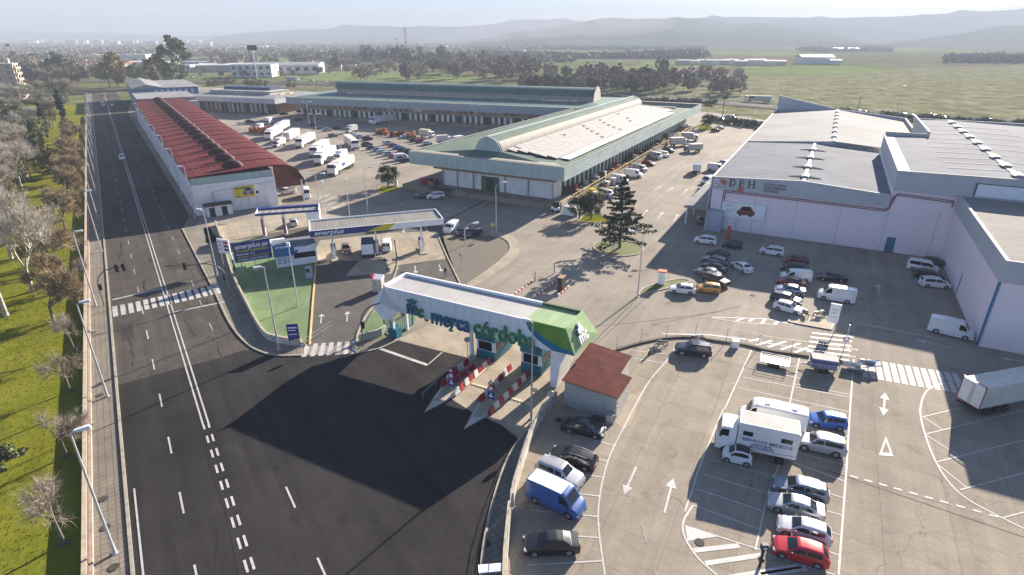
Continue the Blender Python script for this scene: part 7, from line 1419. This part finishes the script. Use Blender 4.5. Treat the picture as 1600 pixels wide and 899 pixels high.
# dark conifer at the lower left edge
plant(CQ, at(-8, 745), 'dark bushy conifer cut by the left edge near the bottom', .75)
plant(CD, at(968, 388), 'big dark conifer on the roundabout'); plant(RN, at(607, 294), 'round-crowned dark tree on a small grass island', 1.0); plant(RN, at(905, 343), 'left of the two round trees beside the big conifer', .85); plant(RN, at(923, 343), 'right of the two round trees beside the big conifer', .95); plant(RN, at(1104, 201), 'round tree on the far lawn island', 1.0)
for i, (x, y, pr, s, lb) in enumerate([(186, 138, EY, 1.45, 'golden tall tree at the end of the avenue'), (246, 136, EY, 1.25, 'golden tree behind the blue industrial building'), (281, 136, EU, 1.5, 'tallest feathery tree behind the blue industrial building'), (98, 132, EU, 1.0, 'dark tree left of the red-roofed school building'), (160, 134, GO_[0], 1.6, 'dark round tree at the end of the avenue'), (215, 134, GO_[1], 1.6, 'dark green tree between the two golden ones'), (228, 134, GO_[1], 1.3, 'small dark tree beside the golden one'), (265, 138, GO_[0], 1.2, 'dark tree at the foot of the feathery tree'), (172, 136, GO_[1], 1.8, 'wide dark tree beside the golden tall tree')]): plant(pr, at(x, y), lb, s)
# ------- background trees: individuals, crowns of a few hundred facets
def bgtree(ml, s=1.0, hh=9): return clump_tree('background_tree', hh, 4.2 * s, hh * .75, ml, m_bark, 26, 46, .42, .34)
BGt = [bgtree(m_leafm), bgtree(m_leafm, .8, 11), bgtree(m_leafg), bgtree(m_leafg, .7, 12), bgtree(m_twig, 1.1)]
R.seed(5)
def scatter(n, xr, yr, kinds, s0, s1, lab, group):
    for i in range(n):
        x = R.uniform(*xr); y = R.uniform(*yr); plant(BGt[R.choice(kinds)], at(x, y), lab, R.uniform(s0, s1), group)
scatter(60, (820, 1090), (133, 150), [0, 0, 1, 4, 2], .8, 1.3, 'bare brownish tree in the orchard belt beyond the highway', 'orchard trees beyond the highway')
scatter(46, (560, 830), (108, 131), [0, 1, 4, 4, 2], .9, 1.5, 'brown winter tree in the meadow beyond the long hall', 'winter trees beyond the long hall')
scatter(34, (560, 720), (88, 106), [3, 2, 1, 3], 1.1, 2.0, 'dark tree around the telecom mast', 'dark trees round the mast'); scatter(34, (830, 1110), (118, 134), [0, 2, 4, 3], .9, 1.4, 'tree round the farm buildings beyond the highway', 'trees round the farm')
scatter(30, (0, 130), (106, 135), [0, 1, 0, 4], 1.2, 2.0, 'brown crown in the wood behind the apartment block', 'wood behind the apartments'); scatter(40, (280, 560), (90, 112), [0, 2, 1, 0], .9, 1.6, 'tree between the far industrial buildings', 'trees among the far buildings'); scatter(24, (700, 860), (100, 125), [0, 4, 1], 1.1, 1.8, 'leafless brown tree in the dark belt', 'trees of the dark belt')
scatter(70, (280, 840), (88, 112), [0, 0, 4, 1, 2], .8, 1.4, 'small brown tree of the belt beyond the highway', 'brown tree belt beyond the highway'); scatter(26, (300, 620), (112, 122), [0, 4, 2], .45, .8, 'low bush between the white warehouses and the highway', 'low bushes before the highway'); scatter(20, (1090, 1160), (120, 150), [0, 4], .7, 1.1, 'thin scrubby tree by the track beyond the highway', 'scrubby trees by the track')
HB = clump_tree('hedge_bush', 2.6, 1.7, 2.4, m_leafg, m_bark, 12, 34, .3, .45, .06); R.seed(9)
for i in range(44): plant(HB, at(1225 + (i - 11) * 11.8, 172 + (i - 11) * .85 + R.uniform(0, 2)) if i > 10 else at(1115 + i * 8, 190 + i * 1.2), 'dark bush of the hedge along the highway', R.uniform(.9, 1.5), 'bushes of the highway hedge')
for i in range(30): plant(HB, at(850 + i * 9, 154 + i * .35 + R.uniform(-1, 1)), 'dark bush of the hedge behind the green hall', R.uniform(1, 1.6), 'bushes behind the green hall')
RU = clump_tree('reed_bush', 2.6, 2.6, 2.4, m_leafy, m_bark, 14, 40, .3, .4, .05)
for x, y in ((350, 132), (340, 133), (362, 131), (395, 133), (402, 134), (388, 133), (455, 137), (410, 135), (330, 134)): plant(RU, at(x, y), 'tawny reed bush on the highway verge', R.uniform(1.2, 1.7), 'tawny bushes on the highway verge')
PT = thing('palm_tree', 'palm-like tree at the far end of the side yard', 'tree', at(1128, 186)); part(MB().tube((0, 0, 0), (0, 0, 8.5), .2, .14, 7), 'trunk', m_bark, PT); b = MB()
for i in range(160): d = rv(); d.z = abs(d.z) * .5 - .15; twig(b, Vector((0, 0, 8.4)), d.normalized(), 1.7, .14)
struct(part(b, 'crown', m_leafd, PT), 'stuff')
# distant woodland: reads as one mass
R.seed(3)
def mass(name, n, xr, ys, ml, s, thr=0.0, hz=(3, 9)):
    b = MB(); k = 0
    while k < n:
        x = R.uniform(*xr); y = ys[0] + (ys[1] - ys[0]) * R.random() ** .8; p = at(x, y)
        if noise.noise(Vector((p.x * .004, p.y * .0025, 3))) < thr: k += .15; continue
        k += 1; h = R.uniform(*hz); d = p.y / 500
        for q in range(7): leafq(b, p + Vector((R.uniform(-5, 5) * s, R.uniform(-5, 5) * s, h * R.uniform(.2, 1))), 1.5 * s * R.uniform(.6, 1.3))
    return struct(b.build(name, ml), 'stuff')
mass('distant_woodland', 9000, (-60, 860), (64, 92), m_leafm, 1.6, -.08); mass('distant_woodland', 4500, (-60, 900), (64, 98), m_leafg, 1.5, -.02); mass('distant_woodland', 1600, (0, 560), (88, 118), m_leafm, 1.0, -.05)
mass('distant_woodland', 1500, (850, 1100), (72, 92), m_leafg, 2.0, .02); mass('distant_woodland', 700, (1480, 1640), (90, 99), m_leafg, 1.4, -.5); mass('distant_woodland', 260, (1250, 1390), (76, 82), m_leafm, 2, -.3)
b = MB()
for i in range(24000):                                   # grass blades in tufts, thick enough to break up the lawn
    y = 110 + 800 * R.random(); p = AV(R.uniform(15, 130), R.uniform(-30, -8.1)); s = R.uniform(.05, .13); d = rv(); b.add([p + Vector((-.04, 0, .004)), p + Vector((.04, 0, .004)), p + Vector((d.x * .08, d.y * .08, s))], [(0, 1, 2)])
struct(b.build('grass_tufts', mat('grass_tuft', (.15, .165, .018), .9, .2, .3, island=.5)), 'stuff')
m_earth = mat('bare_earth', (.12, .09, .05), .95, .3, 3)
# leaf litter rings under the young trees
for x, y in ((124, 449), (117, 549), (110, 612), (105, 713), (101, 849), (51, 456)):
    c = at(x, y); sheet('bare_earth', [c + Vector((math.cos(k * .63) * R.uniform(.3, .5), math.sin(k * .63) * R.uniform(.3, .5), 0)) for k in range(10)], 6, m_earth)

# ================================================================ BACKGROUND BUILDINGS
R.seed(12)
def block(name, label, cat, x, y, w, d, h, mw, mr, rz=0, roof=.0, windows=0, floors=1, group=None):
    p = at(x, y); t = thing(name, label, cat, p, rz, group); part(MB().box(-w / 2, w / 2, 0, d, 0, h), 'wall', mw, t)
    if roof: part(MB().hexa([(-w / 2 - .3, -.3, h + .01), (w / 2 + .3, -.3, h + .01), (w / 2 + .3, d + .3, h + .01), (-w / 2 - .3, d + .3, h + .01)], [(-w / 2 - .3, d * .45, h + roof), (w / 2 + .3, d * .45, h + roof), (w / 2 + .3, d * .55, h + roof), (-w / 2 - .3, d * .55, h + roof)]), 'roof', mr, t)
    else: part(MB().box(-w / 2 - .1, w / 2 + .1, -.1, d + .1, h, h + .3), 'roof', mr, t)
    if windows:
        wp = None
        for f in range(floors):
            for i in range(windows):
                q = (-w / 2 + (i + .5) * w / windows, 0, (f + .35) * h / floors)
                if wp is None: wp = part(MB().box(-w / windows * .25, w / windows * .25, -.06, -.003, 0, h / floors * .4), 'window', m_glass, t, loc=q)
                else: dup(wp, q)
    return t
mwh = mat('far_white_wall', (.66, .65, .62), .7, .08, .1); mcr = mat('far_cream_wall', (.50, .45, .38), .8, .1, .1); mrt = mat('far_red_roof', (.26, .10, .07), .8, .1, .2); mgr = mat('far_grey_roof', (.36, .36, .37), .6, .1, .1)
block('warehouse', 'white industrial building with blue emblem and long pale roof beside the highway', 'warehouse', 394, 121, 34, 24, 10, mwh, mgr, .1, 0, 6, 2); block('warehouse', 'long white warehouse wing with rows of trucks in front', 'warehouse', 446, 116, 62, 30, 8, mwh, mgr, .12, 2.0, 8); block('warehouse', 'low grey warehouse left of the white one with blue emblem', 'warehouse', 355, 112, 60, 30, 6, mgr, mwh, .1, 1.5)
block('school', 'long white building with red roof left of the avenue end', 'building', 135, 112, 78, 20, 6.5, mwh, mrt, .05, 3.0, 10); block('warehouse', 'white warehouse above the golden tree', 'warehouse', 222, 108, 60, 26, 7, mwh, mwh, .0, 0, 8); block('warehouse', 'pale building block with blue strip behind the feathery tree', 'warehouse', 310, 110, 34, 24, 8, mwh, mgr, .05, 0, 5, 2)
block('building', 'stepped white building behind the red-roofed one', 'building', 172, 96, 60, 30, 8, mwh, mcr, .1, 0, 9, 2); block('building', 'white cube building left of centre of the far town', 'building', 210, 96, 34, 20, 9, mwh, mwh, .1); block('building', 'farm building with red roof beyond the highway', 'farm', 1076, 124, 26, 16, 6, mcr, mrt, -.2, 2.0, 4)
block('building', 'low pinkish farm block left of the red-roofed farm', 'farm', 1040, 128, 26, 12, 4, mcr, mrt, -.2, 1.2, 3)
block('warehouse', 'low white warehouse row between the golden trees', 'warehouse', 262, 112, 46, 20, 6, mwh, mgr, .05, 0, 8); block('warehouse', 'small white warehouse with red roof left of the stepped building', 'warehouse', 150, 97, 40, 20, 6, mwh, mrt, .1, 2, 5); block('building', 'pale long block in front of the far town', 'building', 240, 90, 70, 20, 7, mwh, mcr, .05, 0, 9); block('barn', 'large pale barn on the right plain', 'barn', 1277, 100, 42, 24, 8, mwh, mgr, -.1, 3); block('barn', 'small white barn right of the large one', 'barn', 1306, 101, 14, 12, 5, mwh, mwh, -.1, 1); block('barn', 'bright white long shed far out on the plain', 'barn', 1323, 81, 60, 24, 7, mwh, mwh, 0, 2)
for i, x in enumerate(range(1068, 1232, 15)): block('shed', 'pale shed in the long row on the right plain', 'shed', x, 102 - (i % 3) * .8 + (x - 1060) * .008, R.uniform(14, 19), 14, R.uniform(4, 6), mwh if i % 2 else mcr, mgr, -.1, 1.2, 0, 1, 'sheds on the right plain')
GT = 'far houses of the town'
for i in range(70): x = R.uniform(-20, 330); y = 61.5 + 8 * R.random() ** 1.2; block('far_house', 'tiny pale house of the hazy town on the horizon', 'house', x, y + .8, R.uniform(18, 60), 18, R.uniform(7, 18), R.choice([mwh, mwh, mcr]), R.choice([mwh, mcr, mrt]), R.uniform(-.3, .3), 0, 0, 1, GT)
for i in range(60): x = R.uniform(290, 820); y = R.uniform(70, 88); block('far_house', 'small pale farmhouse among the trees of the plain', 'house', x, y, R.uniform(9, 22), 12, R.uniform(4, 8), R.choice([mwh, mwh, mcr]), R.choice([mwh, mrt, mrt, mgr]), R.uniform(-.4, .4), 1.5 * (i % 2), 0, 1, 'farmhouses on the plain')
for i in range(20): x = R.uniform(300, 560); y = R.uniform(98, 110); block('small_shed', 'small pale shed between the far trees left of the mast', 'shed', x, y, R.uniform(6, 14), 8, R.uniform(3, 5), R.choice([mwh, mcr, mgr]), R.choice([mwh, mrt, mgr]), R.uniform(-.4, .4), 0, 0, 1, 'small sheds left of the mast')
# apartment block at the left edge
Ap = thing('apartment_block', 'tan apartment block with white balconies at the left edge above the park', 'apartment block', at(36, 156), math.radians(118))
mt_ = mat('tan_brick', (.55, .41, .31), .8, .08, .5); AH = 18
part(MB().box(0, 13, 0, 70, 0, AH), 'wall', mt_, Ap); part(MB().box(-.3, 13.3, -.3, 70.3, AH, AH + .8), 'roof', mcr, Ap)
for i in range(8): part(MB().box(5, 8, i * 8 + 2, i * 8 + 4, AH + .8, AH + 3.2), 'chimney', mcr, Ap)
bl0 = w0 = None
for f in range(6):
    for i in range(2):
        q = (.8 + i * 6.2, -1.3, 1.2 + f * 2.9)
        if bl0 is None: bl0 = part(MB().box(0, 4.6, 0, 1.29, 0, 1.1), 'balcony', mcr, Ap, loc=q); w0 = part(MB().box(.5, 4.2, 1.2, 1.297, 1.1, 2.6), 'window', m_glass, Ap, loc=q)
        else: dup(bl0, q); dup(w0, q)
w0 = None
for f in range(6):
    for i in range(12):
        q = (0, 1.6 + i * 4.8, 1.8 + f * 2.9)
        if w0 is None: w0 = part(MB().box(-.05, -.003, 0, 1.6, 0, 1.4), 'window', mat('shutter_brown', (.30, .20, .14), .7, .1, 1), Ap, loc=q)
        else: dup(w0, q)
for i in range(6): part(MB().box(-.12, -.003, .5, 69, i * 2.9 + .4, i * 2.9 + .7), 'floor_band', mcr, Ap)
# masts and poles
Tm = thing('telecom_mast', 'tall lattice telecom mast with antennas rising above the far trees', 'mast', at(636, 97)); b = MB(); Hm = 43; s = 1.3
for x, y in ((-s, -s), (s, -s), (s, s), (-s, s)): b.tube((x, y, 0), (x * .6, y * .6, Hm), .22, .18, 4)
for k in range(14):
    z0, z1 = k * 3, k * 3 + 3; f0, f1 = 1 - .4 * z0 / Hm, 1 - .4 * z1 / Hm
    for (x0, y0), (x1, y1) in (((-s, -s), (s, -s)), ((s, -s), (s, s)), ((s, s), (-s, s)), ((-s, s), (-s, -s))): b.tube((x0 * f0, y0 * f0, z0), (x1 * f1, y1 * f1, z1), .12, None, 3)
part(b, 'lattice', mat('dark_steel', (.08, .08, .09), .6, .1, 1), Tm)
for k in range(9): a_ = k * .7; z = Hm - 10 + (k // 3) * 4; part(MB().box(-.3, .3, -.3, .3, 0, 3), 'antenna', m_pole, Tm, loc=(math.cos(a_) * 2.2, math.sin(a_) * 2.2, z))
for x, y, h, lb in [(402, 124, 22, 'white pole with a small dark billboard on top beside the highway'), (18, 92, 18, 'far billboard on a post above the apartment block'), (621, 84, 26, 'far lollipop shaped water tank')]:
    t = thing('billboard_pole', lb, 'pole', at(x, y)); part(MB().tube((0, 0, 0), (0, 0, h), .5, None, 6), 'pole', m_white if x > 100 else m_pole, t); part(MB().box(-4 if x < 600 else -2, 4 if x < 600 else 2, -.3, .3, h, h + 4), 'panel', m_black if x < 600 else m_pole, t)
for x, y0, h in [(435, 128, 12), (428, 137, 10), (490, 137, 10), (760, 142, 10), (854, 142, 10), (1085, 152, 10), (1215, 166, 12), (1400, 178, 12), (300, 130, 10)]: t = thing('highway_lamp', f'slim lamp post beside the highway near picture column {x}' if 0 else 'slim lamp post beside the highway', 'street lamp', at(x, y0), 0, 'lamp posts beside the highway'); part(MB().tube((0, 0, 0), (0, 0, h), .12, .07, 5), 'pole', m_metal, t); part(MB().box(0, 1.4, -.15, .15, h, h + .12), 'lamp_head', m_white, t)
t = thing('line_post', 'slim grey post rising from behind the pale warehouse roof', 'post', at(1338, 182)); part(MB().tube((0, 0, 0), (0, 0, 9), .35, .25, 6), 'pole', m_metal, t)
for i, (x, y, h) in enumerate([(1285, 68, 40), (1380, 66, 44), (1488, 62, 50), (1526, 66, 44), (1052, 66, 44)]):
    t = thing('pylon', 'faint power pylon on the hazy hills', 'pylon', at(x, y), 0, 'pylons on the hills'); b = MB(); b.tube((-3, 0, 0), (0, 0, h), .4, .3, 4); b.tube((3, 0, 0), (0, 0, h), .4, .3, 4)
    for z in (.7, .82, .94): b.tube((-6, 0, h * z), (6, 0, h * z), .3, None, 4)
    part(b, 'lattice', m_metal, t)
# ================================================================ hills
m_hill = mat('hill_scrub', (.085, .09, .06), .95, .2, .004, 0, col2=(.055, .065, .045), spec=0, tex=lambda nt, mp, o: mixc(nt, o, ramp(nt, noise_n(nt, mp, .0022, 6, .7), .4, .6, .5, 1.3), 'MULTIPLY'))
def ridge(name, pts, D, depth):
    b = MB(); rows = []; prof = []
    P_ = smooth_pts([Vector((x, y, 0)) for x, y in pts], 5)
    for q in P_:
        u = (q.x - 800) / CF; v = (q.y - 449.5) / CF; fy = ct - v * st; fz = -(v * ct + st); prof.append((D * u / fy, CH + D * fz / fy))
    for k in range(9):
        t = k / 8; f = math.sin(t * math.pi / 2) ** 1.3 if k < 8 else 1; yy = D - depth * (1 - t); rows.append([(x * yy / D, yy, max(-.3, -.3 + (z + .3) * f * (1 + (.0 if k == 8 else .22 * noise.noise(Vector((x * .0035, yy * .0025, 1))) + .1 * noise.noise(Vector((x * .011, yy * .009, 4))))))) for x, z in prof])
    rows.append([(x * (D + depth * .6) / D, D + depth * .6, -.3) for x, z in prof]); n = len(prof)
    b.add([p for r in rows for p in r], [(i * n + j, i * n + j + 1, (i + 1) * n + j + 1, (i + 1) * n + j) for i in range(len(rows) - 1) for j in range(n - 1)]); return struct(b.build(name, m_hill, None, 180))
ridge('hills', [(690, 71), (760, 60), (800, 51), (870, 41), (940, 32), (1010, 30), (1070, 31), (1130, 37), (1200, 40), (1290, 50), (1330, 60), (1370, 71)], 3900, 1500)
ridge('hills', [(1330, 72), (1400, 66), (1470, 57), (1540, 46), (1600, 39), (1700, 34), (1900, 30)], 3200, 900)
ridge('hills', [(1080, 66), (1130, 50), (1200, 38), (1300, 41), (1400, 48), (1480, 54), (1560, 60), (1700, 66)], 4400, 700)
ridge('hills', [(330, 57), (430, 48), (500, 46), (545, 42), (620, 42), (700, 42), (760, 39), (820, 31), (900, 33), (1000, 35), (1080, 31), (1130, 27), (1200, 27), (1300, 28), (1400, 26), (1500, 20), (1600, 15), (1760, 8), (1950, 4)], 5000, 900)
ridge('hills', [(-200, 46), (0, 49), (80, 51), (160, 53), (260, 56), (360, 57)], 5800, 600)
# ================================================================ smoke
sm_ = bpy.data.materials.new('smoke'); sm_.use_nodes = True; nt = sm_.node_tree; nt.nodes.remove(nt.nodes['Principled BSDF']); sv_ = nt.nodes.new('ShaderNodeVolumePrincipled'); sv_.inputs['Color'].default_value = (.8, .84, .9, 1); sv_.inputs['Density'].default_value = .0011; nt.links.new(sv_.outputs[0], nt.nodes['Material Output'].inputs['Volume'])
sb = MB(); p0 = at(668, 78)
for i, (dx, dz, rx, rz_) in enumerate([(0, 12, 40, 10), (60, 26, 75, 17), (165, 44, 110, 26), (310, 58, 160, 32), (480, 66, 200, 34)]):
    vs = []; nu, nv = 12, 8
    for a in range(1, nv):
        for c in range(nu): th = math.pi * a / nv; ph = 2 * math.pi * c / nu; vs.append((p0.x + dx + rx * math.sin(th) * math.cos(ph), p0.y + rx * .7 * math.sin(th) * math.sin(ph), dz + rz_ * math.cos(th)))
    vs += [(p0.x + dx, p0.y, dz + rz_), (p0.x + dx, p0.y, dz - rz_)]; k = len(vs)
    sb.add(vs, [(a * nu + c, (a + 1) * nu + c, (a + 1) * nu + (c + 1) % nu, a * nu + (c + 1) % nu) for a in range(nv - 2) for c in range(nu)] + [(k - 2, c, (c + 1) % nu) for c in range(nu)] + [(k - 1, (nv - 2) * nu + (c + 1) % nu, (nv - 2) * nu + c) for c in range(nu)])
so2 = sb.build('smoke', sm_); so2['kind'] = 'stuff'
# ================================================================ haze
hz = MB().box(-8200, 8200, -400, 6600, -1.4, 305)
hm = bpy.data.materials.new('haze_air'); hm.use_nodes = True; nt = hm.node_tree; nt.nodes.remove(nt.nodes['Principled BSDF']); pv = nt.nodes.new('ShaderNodeVolumePrincipled')
pv.inputs['Color'].default_value = (.54, .62, .74, 1); pv.inputs['Density'].default_value = HAZE; pv.inputs['Anisotropy'].default_value = .0; nt.links.new(pv.outputs[0], nt.nodes['Material Output'].inputs['Volume'])
ho = hz.build('haze', hm); ho['kind'] = 'stuff'
# ================================================================ clean-up and labels
for o in [o for o in COL.objects if o.parent is None and 'category' in o and not o['label']]:
    for c in [c for c in o.children_recursive] + [o]: bpy.data.objects.remove(c)
TENS = ['', '', 'twenty', 'thirty', 'forty']; UN = ['', 'first', 'second', 'third', 'fourth', 'fifth', 'sixth', 'seventh', 'eighth', 'ninth', 'tenth', 'eleventh', 'twelfth', 'thirteenth', 'fourteenth', 'fifteenth', 'sixteenth', 'seventeenth', 'eighteenth', 'nineteenth']
def ordw(n): return UN[n] if n < 20 else ({2: 'twentieth', 3: 'thirtieth', 4: 'fortieth'}[n // 10] if n % 10 == 0 else TENS[n // 10] + '-' + UN[n % 10])
def pxof(o): p = o.location; d = p.y * ct - (p.z - CH) * st; return p.x / d
def relabel(group, text, key, end):
    g = sorted([o for o in COL.objects if o.get('group') == group], key=key)
    for i, o in enumerate(g): o['label'] = f'{text(o) if callable(text) else text}, {ordw(i + 1)} {end}'
near_ = lambda o: o.location.length; left_ = lambda o: pxof(o)
relabel('rusty brown trees along the avenue wall', 'rusty brown tree beside the avenue wall', near_, 'from the near lawn end')
relabel('rusty brown trees in the second row', 'rusty brown tree in the second row behind the wall', near_, 'from the near end')
relabel('trees of the dark belt', 'leafless brown tree in the dark belt right of the mast', left_, 'from the left')
relabel('sheds on the right plain', 'pale shed in the long row on the right plain', left_, 'from the left')
relabel('trees at the far end of the park', 'dense tree towards the far end of the park', near_, 'from the near end')
relabel('bare trees in the park', lambda o: 'tall pale bare tree in the near park', near_, 'nearest to the viewer')
relabel('green trees in the park', 'green tree in the dense left part of the park', near_, 'nearest to the viewer')
relabel('winter trees beyond the long hall', 'brown winter tree in the meadow beyond the long hall', left_, 'from the left')
relabel('trees among the far buildings', 'tree between the far industrial buildings', left_, 'from the left')
relabel('scrubby trees by the track', 'thin scrubby tree by the track beyond the highway', left_, 'from the left')
relabel('trees round the farm', 'tree round the farm buildings beyond the highway', left_, 'from the left')
relabel('tawny bushes on the highway verge', 'tawny reed bush on the highway verge', left_, 'from the left')
relabel('dark trees round the mast', 'dark tree around the telecom mast', left_, 'from the left')
relabel('lamp posts beside the highway', 'slim lamp post beside the highway', left_, 'from the left')
relabel('pylons on the hills', 'faint power pylon on the hazy hills', left_, 'from the left')
relabel('cars on the highway', lambda o: o['label'].split(' car')[0] + ' car on the highway', left_, 'highway car from the left')
relabel('small sheds left of the mast', 'small pale shed between the far trees left of the mast', left_, 'from the left')
relabel('bushes behind the green hall', 'dark bush of the hedge behind the green hall', left_, 'from the left')
# the survey was taken with a nominal 32 m flying height; cars and bays show it was 38 m: bring the whole world to true size
WS = 1.19
for o in COL.objects:
    if o.parent is None:
        o.location = o.location * WS
        if o.type not in ('CAMERA', 'LIGHT'): o.scale = o.scale * WS
pv.inputs['Density'].default_value = HAZE / WS
